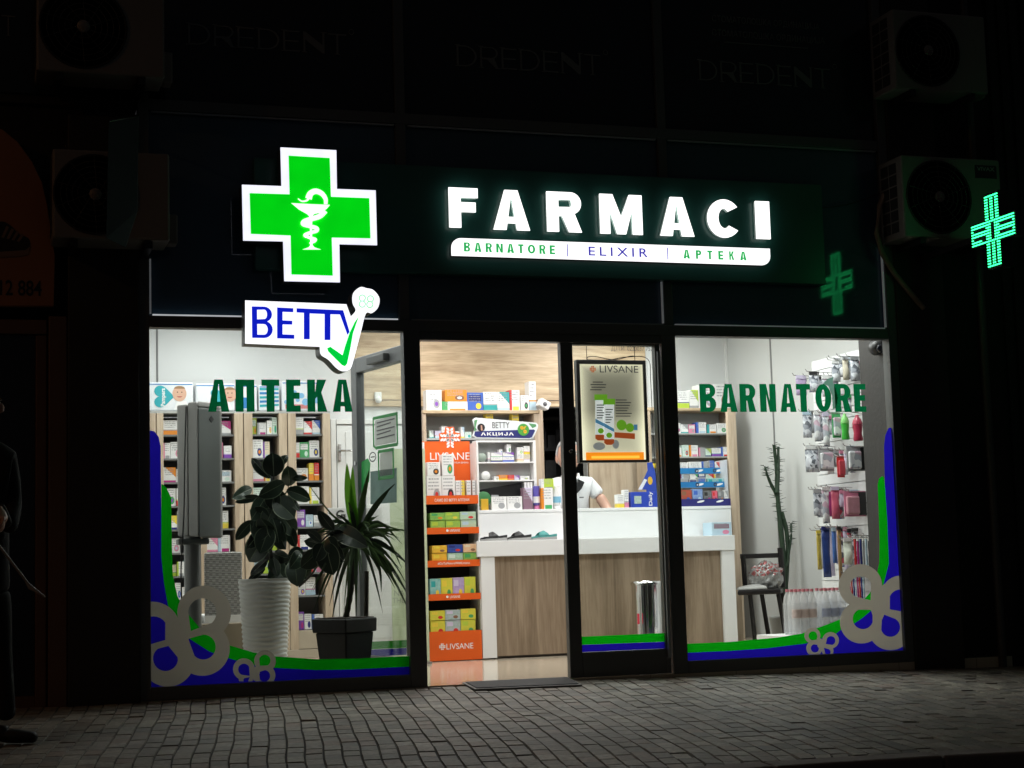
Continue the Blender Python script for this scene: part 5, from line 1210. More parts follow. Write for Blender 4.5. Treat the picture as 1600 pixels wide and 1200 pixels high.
tier(2, [[(675, 698, 864, 875, 'yellow', 'orange', 'lime', 5), (699, 723, 864, 875, 'mint', 'green', 'teal', 5), (724, 746, 864, 875, 'green', 'lime', 'yellow', 5)],
         [(675, 698, 852, 863.6, 'yellow', 'orange', 'brown', 5), (699, 722.5, 851, 863.6, 'navy', 'blue', 'red', 5), (723.5, 745.5, 850.5, 863.6, 'cream', 'orange', 'brown', 5)]], 0)
tier(3, [[(672, 688.5, 903.5, 927.5, 'teal', 'mint', 'yellow', 5), (689, 707, 903, 927.5, 'yellow', 'lime', 'green', 5), (707.5, 725, 902.5, 927.5, 'lilac', 'purple', 'yellow', 5), (725.5, 743, 902, 927.5, 'lime', 'yellow', 'green', 5)]], 0)
tier(4, [[(673, 695.5, 969, 986, 'yellow', 'lime', 'red', 5), (696, 719.5, 969, 986, 'lilac', 'green', 'red', 5), (720, 743, 969, 986, 'lime', 'yellow', 'green', 5)],
         [(672, 695, 953.5, 968.6, 'yellow', 'lime', 'red', 5), (695.5, 719, 953, 968.6, 'lilac', 'green', 'brown', 5), (719.5, 743, 952, 968.6, 'yellow', 'lime', 'green', 5)]], 0)
zb = OZ(TIERS[0][1]) + .007
for (x0, x1, y0, y1, ba, ac, a2, stl, lab) in ((667, 690, 744, 774, 'white', 'grey', 'red', 1, 'white knee support carton, lower left one in the display top'), (690.5, 711, 744, 774, 'white', 'black', 'red', 1, 'white knee support carton, lower right one in the display top'),
        (668, 688, 722, 743.6, 'white', 'black', 'orange', 1, 'white carton with dark spots stacked upper left in the display top'), (690.8, 709, 710, 743.6, 'white', 'green', 'orange', 1, 'tall white carton in front of the display heading'),
        (712, 719, 751, 774, 'white', 'yellow', 'orange', 0, 'narrow white carton with yellow top in the display top'), (719.6, 726, 751, 774, 'yellow', 'white', 'orange', 4, 'narrow yellow carton in the display top'),
        (729, 736, 751, 774, 'white', 'red', 'grey', 0, 'narrow white carton with red foot in the display top'), (736.6, 743, 751, 774, 'white', 'brown', 'grey', 4, 'narrow white and brown carton at the right of the display top')):
    a = rect(x0, y0, x1, y1, YO + .05); z0 = zb if y1 == 774 else at(700, y1, YO + .05).z
    cartonZ(a[0], a[2], z0 + .0006, at(700, y0, YO + .05).z, YO + .05, .09, ba, ac, a2, stl, lab, 'white cartons in the display top', 'carton')
# narrow pale roll-up beside the display
ru = thing('roll_up_banner', 'narrow pale green roll-up banner edge between the door post and the orange display', 'banner', tuple(at(664, 1034, 2.2)))
a = rect(661, 690, 667.5, 1030, 2.25); b = MB(); b.box(a[0] - .25, 2.25, .02, a[2], 2.256, 1.62); b.build('sheet', mat('sheet_pale_green', (.55, .62, .42), .5, 0, .35, 3), ru)
b = MB(); b.box(a[0] - .26, 2.2, .0, a[2] + .004, 2.3, .02 - .0005); b.build('base', M_steel, ru)

# ------------------------------------------------------------------ bin, doormat, hanging lightbox, camera
p = at(1010, 908, 2.1); r = .118
bn = thing('chrome_bin', 'round chrome waste bin in front of the counter', 'bin', (p.x, 2.1, 0))
b = MB(); b.lathe([(r, .005), (r, p.z - .03)], (p.x, 2.1, 0), 36); b.build('bin_body', M_chrome, bn)
b = MB(); b.lathe([(r + .004, p.z - .0295), (r + .006, p.z - .012), (r - .004, p.z), (r - .03, p.z), (r - .03, p.z - .02)], (p.x, 2.1, 0), 36); b.build('rim', M_chrome, bn)
b = MB(); q = at(998.5, 967, 2.1 - r); b.box(q.x - .008, 2.1 - r + .004, q.z - .04, q.x + .006, 2.1 - r + .016, q.z + .04); b.build('painted_reflection', mat('reflection_red', (.7, .05, .09), .4), bn)  # red reflection in the chrome, painted as a small solid patch
M_mat = mat('rubber_mat', (.014, .0135, .014), .8, 0, .2, 8, .5, 130)
dm = thing('doormat', 'dark rubber doormat with a pale edge lying at the open doorway', 'doormat', (3.2, -.2, 0))
def gp(px, py, dz):
    v = ray(px, py); t = (ground_z(0, 0) + .038 * CAM.y - CAM.z + dz) / (v.z - .038 * v.y); q = CAM + v * t; return q
q = [gp(742, 1080, .0), gp(910, 1073, .0), gp(888, 1061.5, .0), gp(722, 1069, .0)]
b = MB(); b.hexa([(p.x, p.y, ground_z(p.x, p.y) + .003) for p in q], [(p.x, p.y, ground_z(p.x, p.y) + .014) for p in q]); b.build('rubber_edge', mat('mat_edge', (.16, .155, .15), .7), dm, .004)
cx, cy = sum(p.x for p in q) / 4, sum(p.y for p in q) / 4
q2 = [Vector((cx + (p.x - cx) * .955, cy + (p.y - cy) * .9, 0)) for p in q]
b = MB(); b.hexa([(p.x, p.y, ground_z(p.x, p.y) + .0142) for p in q2], [(p.x, p.y, ground_z(p.x, p.y) + .019) for p in q2]); b.build('mat_surface', M_mat, dm, .003)

YX = .30
lb = thing('hanging_lightbox', 'dark framed lit poster box hanging on cords behind the closed door leaf', 'poster', (4.05, YX, 1.7))
def PX(*a): return rect(*a, YX)
f0 = PX(903, 562.5, 1012, 722.5); f1 = PX(908.5, 569, 1007.5, 718.5)
b = MB(); b.box(f0[0], YX, f0[1], f1[0], YX + .05, f0[3]); b.box(f1[2], YX, f0[1], f0[2], YX + .05, f0[3]); b.box(f1[0], YX, f0[1], f1[2], YX + .05, f1[1]); b.box(f1[0], YX, f1[3], f1[2], YX + .05, f0[3])
b.build('frame', mat('lightbox_frame', (.05, .048, .046), .4), lb, .003)
t = NT('edge_lit_panel'); tc = t.n('ShaderNodeTexCoord'); sp = t.n('ShaderNodeSeparateXYZ'); t.l(tc.outputs['Generated'], sp.inputs[0])
dx = t.math('ABSOLUTE', t.math('SUBTRACT', sp.outputs[0], .5)); dz_ = t.math('ABSOLUTE', t.math('SUBTRACT', sp.outputs[2], .5))
ed = t.math('MAXIMUM', t.math('POWER', t.math('MULTIPLY', dx, 2), 5), t.math('POWER', t.math('MULTIPLY', dz_, 2), 9))
lowr = t.math('MULTIPLY', t.math('SUBTRACT', 1, t.math('MINIMUM', 1, t.math('MAXIMUM', 0, t.math('MULTIPLY_ADD', sp.outputs[2], 4, -1.1)))), .12)
t.l(t.math('ADD', t.math('MULTIPLY_ADD', ed, .72, .14), t.math('MULTIPLY', lowr, 3.0)), t.b.inputs['Emission Strength']); t.b.inputs['Emission Color'].default_value = (1, .92, .64, 1); t.b.inputs['Base Color'].default_value = (.4, .38, .32, 1); t.b.inputs['Roughness'].default_value = .25
b = MB(); b.box(f1[0] + .0005, YX + .012, f1[1] + .0005, f1[2] - .0005, YX + .04, f1[3] - .0005); pn = b.build('lit_panel', t.m, lb)
YP = YX + .011
def PO(name, pts, m, lay=0): b = MB(); b.prism(polyp(pts, YX), YP - .0008 - lay * .0012, YP - lay * .0012); return b.build(name, m, pn)
P_txt = glow('backlit_grey_print', (.05, .05, .05), .5)
b = MB(); text(b, 'LIVSANE', PX(938, 571, 998, 582), YP, .0008); b.build('poster_heading', P_txt, pn)
b = MB()
q = at(927, 576.5, YX)
for ang in range(4):
    for off in (-1, 1):
        for d in (2.2, 5.4):
            a_ = ang * math.pi / 2; c0, c1 = q.x + .0032 * (d * math.sin(a_) + off * 1.7 * math.cos(a_)), q.z + .0032 * (d * math.cos(a_) - off * 1.7 * math.sin(a_)); b.box(c0 - .0042, YP - .001 - .0001 * ang, c1 - .0042, c0 + .0042, YP, c1 + .0042)
b.build('poster_emblem', glow('backlit_orange', (.55, .13, .03), .5), pn)
b = MB()
for k, (xa, xb) in enumerate(((927, 943), (923.5, 948), (925, 947), (923, 941))): a = PX(xa, 596 + k * 4, xb, 597.5 + k * 4); b.box(a[0], YP - .0008, a[1], a[2], YP, a[3])
for k in range(7): a = PX(963, 624 + k * 4.2, 980 + (k * 7) % 9, 625.4 + k * 4.2); b.box(a[0], YP - .0008, a[1], a[2], YP, a[3])
b.build('poster_text', P_txt, pn)
P_tube = glow('backlit_tube', (.8, .82, .8), .62); P_grn = glow('backlit_green', (.16, .42, .02), .55); P_red = glow('backlit_red', (.5, .09, .02), .5); P_sky = glow('backlit_sky', (.1, .32, .55), .4); P_gry = glow('backlit_tablet', (.4, .41, .4), .4)
for i, (x0, x1, yt, yb) in enumerate(((931, 948, 616, 687), (944.5, 960, 623, 694))):
    L = i * 3
    PO('tube_print', [(x0, yt + 8), (x1, yt + 8), (x1, yb - 8), (x0, yb - 8)], P_tube, L + 1); PO('tube_cap_print', [(x0 - 1.5, yt), (x1 + 1.5, yt), (x1 + 1.5, yt + 9), (x0 - 1.5, yt + 9)], P_grn, L + 2)
    PO('tube_foot_print', [(x0, yb - 8), (x1, yb - 8), (x1, yb - 2), (x1 - 4, yb + 1), (x0 + 4, yb + 1), (x0, yb - 2)], P_red, L + 1)
    PO('tube_band_print', [(x0, yb - 33), (x1, yb - 24), (x1, yb - 19), (x0, yb - 27)], P_sky, L + 2)
    b = MB()
    for k in range(6): a = PX(x0 + 2, yt + 16 + k * 4, x1 - 2 - (k % 3) * 2, yt + 17.5 + k * 4); b.box(a[0], YP - .0012 * (L + 2) - .0008, a[1], a[2], YP - .0012 * (L + 2), a[3])
    b.build('tube_text', P_txt, pn)
    b = MB(); q = at((x0 + x1) / 2, yb - 14, YX); shape(b, [arc(q.x, q.z, .021, .018, 0, 345, 14)], YP - .0012 * (L + 3), .0008); b.build('tube_fruit_print', P_grn, pn)
for (cx, cy, rx, ry) in ((937, 697, .043, .026), (963, 694, .024, .03)):
    b = MB(); q = at(cx, cy, YX); shape(b, [arc(q.x, q.z, rx, ry, 0, 345, 16)], YP - .0004, .0006); b.build('tablet_print', P_gry, pn)
b = MB()
for cx, cy, r_ in ((972, 664, .036), (985, 668, .03)): q = at(cx, cy, YX); shape(b, [arc(q.x, q.z, r_, r_, 0, 345, 16)], YP - .0008 - cx * 1e-6, .0006)
b.build('fruit_print', P_grn, pn)
PO('red_strip_print', [(961, 675), (993, 677), (993, 686), (961, 683.5)], P_red, 0); PO('blue_box_print', [(991, 663), (997, 663), (997, 672), (991, 672)], P_sky, 0)
b = MB(); a = PX(916.5, 706.5, 1007, 718.3); b.box(a[0], YP - .0016, a[1], a[2], YP, a[3]); b.build('orange_strip', glow('backlit_amber', (1, .28, .01), 1.0), pn)
b = MB(); a = PX(925, 712, 1000, 716); b.box(a[0], YP - .0026, a[1], a[2], YP - .0018, a[3]); b.build('amber_print', glow('backlit_amber2', (1, .55, .06), 1.15), pn)
b = MB()
for px in (917, 992): q0 = at(px, 564, YX + .02); b.tube([q0, (q0.x, YX + .02, ZD + .1)], .0022, 5)
q0, q1, q2, q3 = at(918, 558, YX + .02), at(945, 560.5, YX + .02), at(966, 560, YX + .02), at(993, 557, YX + .02)
b.tube(smooth([tuple(at(918, 563, YX + .02)), tuple(q0), tuple(at(930, 557, YX + .02)), tuple(at(960, 562, YX + .02)), tuple(at(985, 556.5, YX + .02)), tuple(q3)], n=5), .0028, 5)
b.tube(smooth([tuple(at(917, 562, YX + .02)), tuple(at(950, 562.5, YX + .018)), tuple(at(978, 558, YX + .018)), tuple(at(1012, 561, YX + .02)), tuple(at(1017, 600, YX + .03)), tuple(at(1021, 690, YX + .03)), tuple(at(1028, 780, YX + .03))], n=6), .0026, 5)
b.build('cord', M_blackmetal, lb)

cc = thing('security_camera', 'dark round security camera inside the upper right corner of the right window', 'camera', tuple(at(1370, 545, .2)))
p = at(1371, 543, .2)
b = MB(); b.lathe([(0, -.055), (.035, -.05), (.05, -.02), (.053, .03), (0, .035)], (p.x, .2, p.z), 24, axis='Y'); b.build('housing', mat('camera_grey', (.008, .008, .008), .5), cc)
b = MB(); b.ell((p.x - .003, .153, p.z - .012), (.032, .026, .032), 18, 10); b.build('lens_dome', mat('dome_black', (.01, .012, .02), .08), cc)
b = MB(); b.tube([(p.x, .22, p.z), (p.x, .26, p.z + .04), (p.x, .26, ZG + .3)], .012, 8); b.build('mount', M_frame, cc)

# ------------------------------------------------------------------ toothbrush display and right back shelf
YT = YK + .36
td = thing('toothbrush_display', 'three tier blue edged toothbrush display on the right end of the counter', 'display stand', tuple(at(1100, 787, YT)))
dxa, dxb = at(1040, 760, YT).x, at(1143.5, 760, YT).x
tz = [(at(1100, 787.5, YT).z, at(1100, 779.5, YT).z), (at(1100, 761, YT).z, at(1100, 752, YT).z), (at(1100, 738.5, YT).z, at(1100, 729.5, YT).z)]
M_strip = mat('strip_blue', (.02, .2, .48), .35); M_stripn = mat('strip_navy', (.025, .025, .16), .35)
for i, (z0, z1) in enumerate(tz):
    yy = YT + i * .07; xe = dxb - (0, .03, .03)[i]
    b = MB(); b.box(dxa, yy, z0 if i else zU, xe, yy + .004, z1); s_ = b.build('edge_strip', M_stripn if i == 0 else M_strip, td)
    b = MB(); b.box(dxa, yy + .0045, z0, xe, yy + .09, z0 + .004); b.build('tray', mat('clear_tray', (.5, .52, .53), .2), td)
    b = MB()
    for k in range(3): px = (1049, 1086, 1116)[k]; q = at(px + 8, 760, yy); shape(b, [[(q.x + .034 * math.cos(v), (z0 + z1) / 2 + (z1 - z0) * (.2 * math.sin(v) + .14 * math.cos(v))) for v in [k_ * .4 for k_ in range(16)]]], yy - .0004, .0006)
    b.build('strip_mark', M_text, s_)
    if i:
        b = MB()
        for px in (1089, 1117): q = at(px, 745, yy); shape(b, [arc(q.x, (z0 + z1) / 2, .017, .017, 0, 345, 14), arc(q.x, (z0 + z1) / 2, .008, .008, 0, 345, 10)], yy - .0012, .0006)
        b.build('strip_emblem', mat('emblem_dark', (.03, .04, .07), .4), s_)
b = MB(); b.box(dxb - .035, YT + .0046, zU, dxb - .031, YT + .24, tz[2][1] + .06); b.build('side_panel', mat('clear_panel', (.5, .52, .54), .2), td)
G6 = 'toothbrush packs in the counter display'
rng = random.Random(31)
TB = [(0, [(1041, 1050, 'navy', 'sky', 2), (1051, 1062, 'mauve', 'magenta', 2), (1063, 1081, 'brown', 'red', 5), (1082, 1098, 'blue', 'sky', 5), (1099, 1112, 'black', 'grey', 5), (1112.5, 1121, 'red', 'pink', 5), (1121.5, 1131, 'grey', 'black', 5), (1131.5, 1138, 'white', 'grey', 3)], 21),
      (1, [(1041, 1059, 'cream', 'grey', 0), (1059.5, 1076, 'grey', 'cream', 0), (1077, 1090, 'navy', 'grey', 2), (1090.5, 1104, 'blue', 'grey', 2), (1106, 1121, 'teal', 'mint', 5), (1121.5, 1135, 'teal', 'white', 5)], 14),
      (2, [(1041, 1058, 'grey', 'white', 2), (1059, 1077, 'white', 'blue', 0), (1078, 1098, 'white', 'green', 0), (1099, 1108, 'grey', 'blue', 4), (1108.5, 1118, 'blue', 'grey', 4), (1119, 1127, 'white', 'red', 3), (1127.5, 1137, 'white', 'grey', 3)], 18)]
for i, row, hp in TB:
    for k, (x0, x1, ba, ac, stl) in enumerate(row):
        a = rect(x0, 750, x1, 750 + hp + rng.uniform(-2, 2), YT + i * .07 + .01)
        cartonZ(a[0], a[2] - .002, tz[i][0] + .0046, tz[i][0] + .0046 + a[3] - a[1], YT + i * .07 + .012, .045, ba, ac, rng.choice(PAL), stl, '%s toothbrush pack with %s print, %s from left, %s tier of toothbrush display' % (ba, ac, ORD[k], ('bottom', 'middle', 'top')[i]), G6, 'toothbrush_pack')
YQ = 3.8
rs = thing('right_back_shelf', 'grey backed wall shelf with oak edge behind the right end of the counter', 'shelf', (6.0, YQ, 0))
qx0, qx1 = at(1012, 660, YQ).x, at(1150, 660, YQ).x; qz = at(1100, 637.5, YQ).z
b = MB(); b.box(qx0, YQ, qz - .025, qx1, YQ + .3, qz); b.build('top_board', M_oak, rs, .003)
b = MB(); b.box(qx1 - .045, YQ - .004, 0, qx1, YQ + .3, qz - .026); b.box(qx0, YQ, 0, qx0 + .03, YQ + .3, qz - .026); b.build('upright', M_oakv, rs, .003)
b = MB(); b.box(qx0 + .031, YQ + .26, 0, qx1 - .046, YQ + .28, qz - .026); b.build('back_panel', M_shelflight, rs)
QS = [(676.5, 'upper'), (713, 'middle'), (752, 'lower')]
G7 = 'boxes on the right back shelf'
for y, nm in QS:
    z = at(1100, y, YQ).z; b = MB(); b.box(qx0 + .031, YQ + .01, z - .012, qx1 - .046, YQ + .255, z); b.build('shelf', M_shelflight, rs)
    px = 1056; i = 0
    while px < 1136:
        wd = rng.uniform(8, 16); hh = rng.uniform(11, 19) if nm != 'upper' else rng.uniform(12, 17)
        ba = rng.choice(['white', 'white', 'white', 'white', 'grey', 'mint']); ac = rng.choice(PAL)
        carton(px, px + wd - .5, y - hh, y, YQ + .03, .1, ba, ac, rng.choice(PAL), rng.randrange(5), '%s box with %s print, %s from left, %s board of right back shelf' % (ba, ac, ORD[i], nm), G7, z0=z + .0006); px += wd + rng.uniform(0, 1.5); i += 1
for x0, x1, y0, ba, ac, a2, stl, lab in ((1056, 1077, 611, 'white', 'lime', 'navy', 0, 'white box with lime foot, leftmost on top of the right back shelf'), (1077.5, 1091, 609, 'white', 'lime', 'grey', 3, 'white pack with green leaf on top of the right back shelf'),
        (1091.5, 1117, 601, 'white', 'grey', 'sky', 1, 'large white box behind the first letter of the right window'), (1117.5, 1139, 600, 'white', 'brown', 'red', 1, 'tall cream box at the right end of the right back shelf top')):
    carton(x0, x1, y0, 637.5, YQ + .03, .14, ba, ac, a2, stl, lab, G7, z0=qz + .0006)
wt = MB(); q = at(1013, 620, YQ + .1); wt.box(q.x, RY1 - .03, qz - .2, q.x + .035, RY1 - .005, RZ - .02); tag(wt.build('white_edge_post', M_paper), 'white vertical strip at the right edge of the oak wall panel', 'trim')

# ------------------------------------------------------------------ slatwall with hanging goods
XW = 6.33
sw = thing('slatwall_display', 'white slatted hook wall at the right with hanging baby goods', 'display stand', (XW, 1.3, 0))
yn, yf = .92, 1.74
def W(px, py): q = atx(px, py, XW); return q
zt = W(1350, 543).z
b = MB()
nsl = 26; hsl = (zt - .12) / nsl
for k in range(nsl): b.box(XW, yn + .012, .12 + k * hsl, XW + .022, yf, .12 + (k + 1) * hsl - .006)
b.box(XW + .0225, yn + .012, .1, XW + .035, yf, zt - .002)
b.build('slat_panel', mat('slat_white', (.72, .73, .73), .4, 0, .03), sw)
b = MB(); b.box(XW - .006, yn - .02, .0, XW + .03, yn + .0115, zt); b.build('edge_rail', mat('rail_grey', (.45, .46, .46), .35, .4), sw)
b = MB(); b.box(XW + .031, yn - .03, 0, XW + .21, yn + .06, zt - .04); b.build('end_post', mat('post_grey', (.66, .7, .67), .5), sw)
b = MB(); b.box(XW - .3, yn + .02, .0, XW - .001, yf, .1); b.build('base', M_paper, sw)
G8 = 'goods hanging on the slatwall hooks'
HK = {}
def hook(Y, z, L=.2, n=[0]):
    b = MB(); b.tube([(XW - .001, Y, z), (XW - L, Y, z + .01), (XW - L - .012, Y, z + .028)], .0032, 6); return b.build('hook', M_steel, sw)
M_bag = mat('clear_bag', (.62, .63, .66), .18, 0, .25, 22, .5, 30); M_silver = mat('silver_bag', (.55, .57, .62), .2, .2, .4, 26, .6, 30)
def contents(name, cols, scale):
    t = NT(name); tc = t.n('ShaderNodeTexCoord'); v = t.n('ShaderNodeTexVoronoi'); v.inputs['Scale'].default_value = scale; t.l(tc.outputs['Object'], v.inputs['Vector'])
    sp = t.n('ShaderNodeSeparateColor'); t.l(v.outputs['Color'], sp.inputs[0]); rp = t.n('ShaderNodeValToRGB'); rp.color_ramp.interpolation = 'CONSTANT'; t.l(sp.outputs[0], rp.inputs[0]); e = rp.color_ramp.elements
    e[0].color = cols[0] + (1,); e[1].color = cols[1] + (1,); e[1].position = .3
    for k, c in enumerate(cols[2:]): x = e.new(.5 + k * .16); x.color = c + (1,)
    t.l(rp.outputs[0], t.b.inputs['Base Color']); t.b.inputs['Roughness'].default_value = .15; return t.m
M_bag = contents('clear_bag_goods', [(.62, .63, .66), (.38, .4, .45), (.7, .71, .72), (.2, .22, .28), (.5, .35, .42)], 26); M_silver = contents('silver_bag_goods', [(.55, .57, .62), (.3, .32, .36), (.68, .7, .74), (.12, .13, .15)], 34)
M_mixed = contents('mixed_bag_goods', [(.5, .5, .52), (.1, .1, .12), (.5, .06, .1), (.06, .1, .3), (.65, .65, .64)], 30)
M_backcard = [mat('card_' + k, C[k], .45, 0, .15, 20) for k in ('pink', 'navy', 'grey', 'black', 'green', 'red', 'white', 'sky', 'lilac', 'yellow', 'magenta')]
CI = dict(zip(('pink', 'navy', 'grey', 'black', 'green', 'red', 'white', 'sky', 'lilac', 'yellow', 'magenta'), M_backcard))
def hang_pos(px, py, L):  # where a ray meets the plane a little in front of the wall
    return atx(px, py, XW - L)
def bag(x0, x1, y0, y1, L, mats, lab, card=None, thick=.03, kind='bag'):
    """pouch hung from a hook; its face looks along -X towards the room, slightly to the door"""
    c = atx((x0 + x1) / 2, (y0 + y1) / 2, XW - L); zt_ = atx((x0 + x1) / 2, y0, XW - L).z; zb_ = atx((x0 + x1) / 2, y1, XW - L).z
    wv = (x1 - x0) / 232.
    t = thing('hanging_pack', lab, 'pack', (c.x, c.y, zb_), G8)
    H = zt_ - zb_; b = MB(); n = 6; k = 5; vs = []
    for i in range(n + 1):
        for j in range(k + 1):
            u, v_ = j / k - .5, i / n; bulge = thick * math.sin(math.pi * (j / k)) ** .7 * math.sin(math.pi * min(1, v_ * 1.15 + .03)) ** .7
            vs.append((c.x + u * wv, c.y - bulge + .004 * math.sin(9 * u + 7 * v_), zb_ + v_ * H))
    for i in range(n + 1):
        for j in range(k + 1): vs.append((c.x + (j / k - .5) * wv, c.y + .004, zb_ + i / n * H))
    o2 = (n + 1) * (k + 1); fs = []
    for i in range(n):
        for j in range(k):
            a = i * (k + 1) + j; fs.append((a, a + 1, a + k + 2, a + k + 1)); fs.append((o2 + a, o2 + a + k + 1, o2 + a + k + 2, o2 + a + 1))
    for i in range(n): a = i * (k + 1); fs += [(a, a + k + 1, o2 + a + k + 1, o2 + a), (a + k, o2 + a + k, o2 + a + 2 * k + 1, a + 2 * k + 1)]
    for j in range(k): fs += [(j, o2 + j, o2 + j + 1, j + 1), (n * (k + 1) + j, n * (k + 1) + j + 1, o2 + n * (k + 1) + j + 1, o2 + n * (k + 1) + j)]
    b.add(vs, fs, 0, True); b.build('pouch', mats, t)
    b = MB(); b.box(c.x - wv / 2, c.y - .006, zt_ + .001, c.x + wv / 2, c.y + .006, zt_ + .028); b.build('header_card', card or CI['white'], t)
    hook(c.y, zt_ + .018, L + .06)
    return t
def blister(x0, x1, y0, y1, L, card, bub, lab, dark=None):
    c = atx((x0 + x1) / 2, (y0 + y1) / 2, XW - L); zt_ = atx((x0 + x1) / 2, y0, XW - L).z; zb_ = atx((x0 + x1) / 2, y1, XW - L).z; wv = (x1 - x0) / 232.
    t = thing('blister_pack', lab, 'pack', (c.x, c.y, zb_), G8); H = zt_ - zb_
    b = MB(); b.box(c.x - wv / 2, c.y, zb_, c.x + wv / 2, c.y + .006, zt_); b.build('backing_card', card, t)
    b = MB(); b.box(c.x - wv * .46, c.y - .03, zb_ + H * .08, c.x + wv * (.1 if dark else .42), c.y - .0005, zb_ + H * .8); b.build('bubble', bub, t, .012)
    if dark: b = MB(); b.box(c.x + wv * .12, c.y - .012, zb_ + H * .05, c.x + wv * .48, c.y - .0005, zb_ + H * .95); b.build('dark_panel', dark, t)
    hook(c.y, zt_ - .015, L + .05); return t
def sipper(x0, x1, y0, y1, L, m, lab):
    c = atx((x0 + x1) / 2, y1, XW - L); H = atx((x0 + x1) / 2, y0, XW - L).z - c.z; r = (x1 - x0) / 232. / 2
    t = thing('baby_bottle', lab, 'bottle', tuple(c), G8)
    b = MB(); b.lathe([(r * .8, 0), (r * .95, .01), (r * .78, H * .3), (r * .95, H * .52), (r * .98, H * .62)], tuple(c), 18); b.build('bottle_body', m[0], t)
    b = MB(); b.lathe([(r * 1.0, H * .63), (r * 1.0, H * .68), (r * .8, H * .82), (r * .4, H * .92), (r * .3, H)], tuple(c), 18); b.build('cap', m[1], t)
    hook(c.y, c.z + H + .01, L + .04)
pk = lambda nm, c: mat(nm, c, .25, 0, .3, 18)
bag(1298, 1314, 568, 597, .13, [M_silver], 'grey and white soother pack at the top left of the slatwall', CI['white'])
bag(1316, 1327, 562, 594, .10, [pk('soother_cream', (.5, .46, .36))], 'cream coloured soother pack in the top row of the slatwall', CI['grey'])
bag(1328, 1344, 562, 596, .08, [M_silver], 'clear toy pack at the top right of the slatwall', CI['grey'])
bag(1242, 1262, 592, 618, .22, [pk('lilac_bag', (.42, .33, .5))], 'lilac and pink pack hanging foremost in the second row', CI['lilac'], .02)
bag(1263, 1282, 586, 612, .2, [M_silver], 'pale pack with a yellow and black head card in the second row', CI['black'], .03)
bag(1283, 1300, 592, 620, .16, [M_bag], 'clear pack behind the letter T of the right window', CI['white'])
bag(1318, 1332, 622, 644, .12, [M_bag], 'clear pack above the green baby bottle', CI['green'])
bag(1253, 1270, 648, 684, .2, [M_silver], 'pale blue bag foremost in the third row of the slatwall', CI['sky'])
bag(1271, 1284, 648, 690, .18, [M_bag], 'clear glass like pack second in the third row', CI['white'])
bag(1285, 1297, 650, 698, .15, [M_bag], 'long clear pack third in the third row', CI['lilac'])
blister(1299, 1315, 644, 684, .14, CI['green'], M_bag, 'green carded pack left of the green baby bottle')
sipper(1314, 1329, 646, 687, .12, (mat('sip_green', (.05, .42, .05), .3), mat('sip_green2', (.2, .55, .15), .3)), 'bright green baby bottle hanging on the slatwall')
sipper(1332, 1350, 648, 689, .08, (mat('sip_red', (.4, .03, .07), .3), mat('sip_red2', (.42, .05, .09), .3)), 'dark red baby bottle hanging at the near edge of the slatwall')
bag(1256, 1283, 702, 738, .2, [M_silver], 'large silver bag foremost in the fourth row of the slatwall', CI['white'], .05)
blister(1277, 1306, 700, 736, .17, CI['grey'], M_bag, 'grey carded pack leaning beside the silver bag')
blister(1307, 1321, 712, 746, .14, CI['red'], pk('bub_red', (.5, .05, .07)), 'narrow red pack between the grey packs in the fourth row')
blister(1319, 1362, 697, 736, .08, CI['grey'], M_bag, 'clear and black blister pack at the near edge, fourth row', CI['black'])
bag(1270, 1284, 770, 806, .2, [M_silver], 'small clear pack foremost in the fifth row', CI['grey'], .02)
bag(1284, 1297, 766, 818, .18, [M_bag], 'long clear pack with a wooden stick in the fifth row', CI['white'], .02)
bag(1298, 1313, 766, 811, .15, [pk('bag_pink', (.5, .1, .16))], 'crimson toy pack in the middle of the fifth row', CI['lilac'])
blister(1315, 1360, 767, 807, .08, CI['pink'], pk('bub_pink', (.62, .3, .36)), 'pink and black blister pack at the near edge, fifth row', CI['black'])
bag(1276, 1284, 834, 890, .2, [pk('pouch_yellow', (.55, .42, .08))], 'narrow pack with yellow head foremost in the sixth row', CI['yellow'], .012)
bag(1284, 1299, 828, 902, .18, [pk('pouch_navy', (.03, .06, .22))], 'long navy blue pouch in the sixth row of the slatwall', CI['navy'], .015)
bag(1300, 1308, 830, 880, .16, [pk('pouch_blue', (.08, .18, .5))], 'blue headed pack beside the long navy pouch', CI['sky'], .012)
bag(1309, 1316, 828, 906, .15, [pk('pouch_tan', (.35, .22, .1))], 'long tan and black pack in the sixth row', CI['black'], .012)
bag(1317, 1333, 846, 882, .12, [pk('sponge', (.6, .64, .55))], 'pale round sponge in a pack in the sixth row', CI['white'], .05)
STK = ['red', 'magenta', 'navy', 'grey', 'sky', 'black', 'yellow']
for i in range(7):
    px = 1335 + i * 4.4
    bag(px, px + 3.6, 842 + (i % 2) * 3, 892 - (i % 3) * 3, .10 - i * .008, [CI[STK[i]]], '%s carded stick, %s in the dense row at the near edge of the slatwall' % (STK[i], ORD[i]), CI['white'], .006)
for i in range(8):
    px = 1327 + i * 3.1
    bag(px, px + 2.7, 902, 938 - (i % 3) * 2, .09 - i * .003, [CI[('magenta', 'red', 'navy', 'sky')[i % 4]]], '%s striped stick, %s in the lowest row of the slatwall' % (('magenta', 'red', 'navy', 'sky')[i % 4], ORD[i]), CI['grey'], .006)

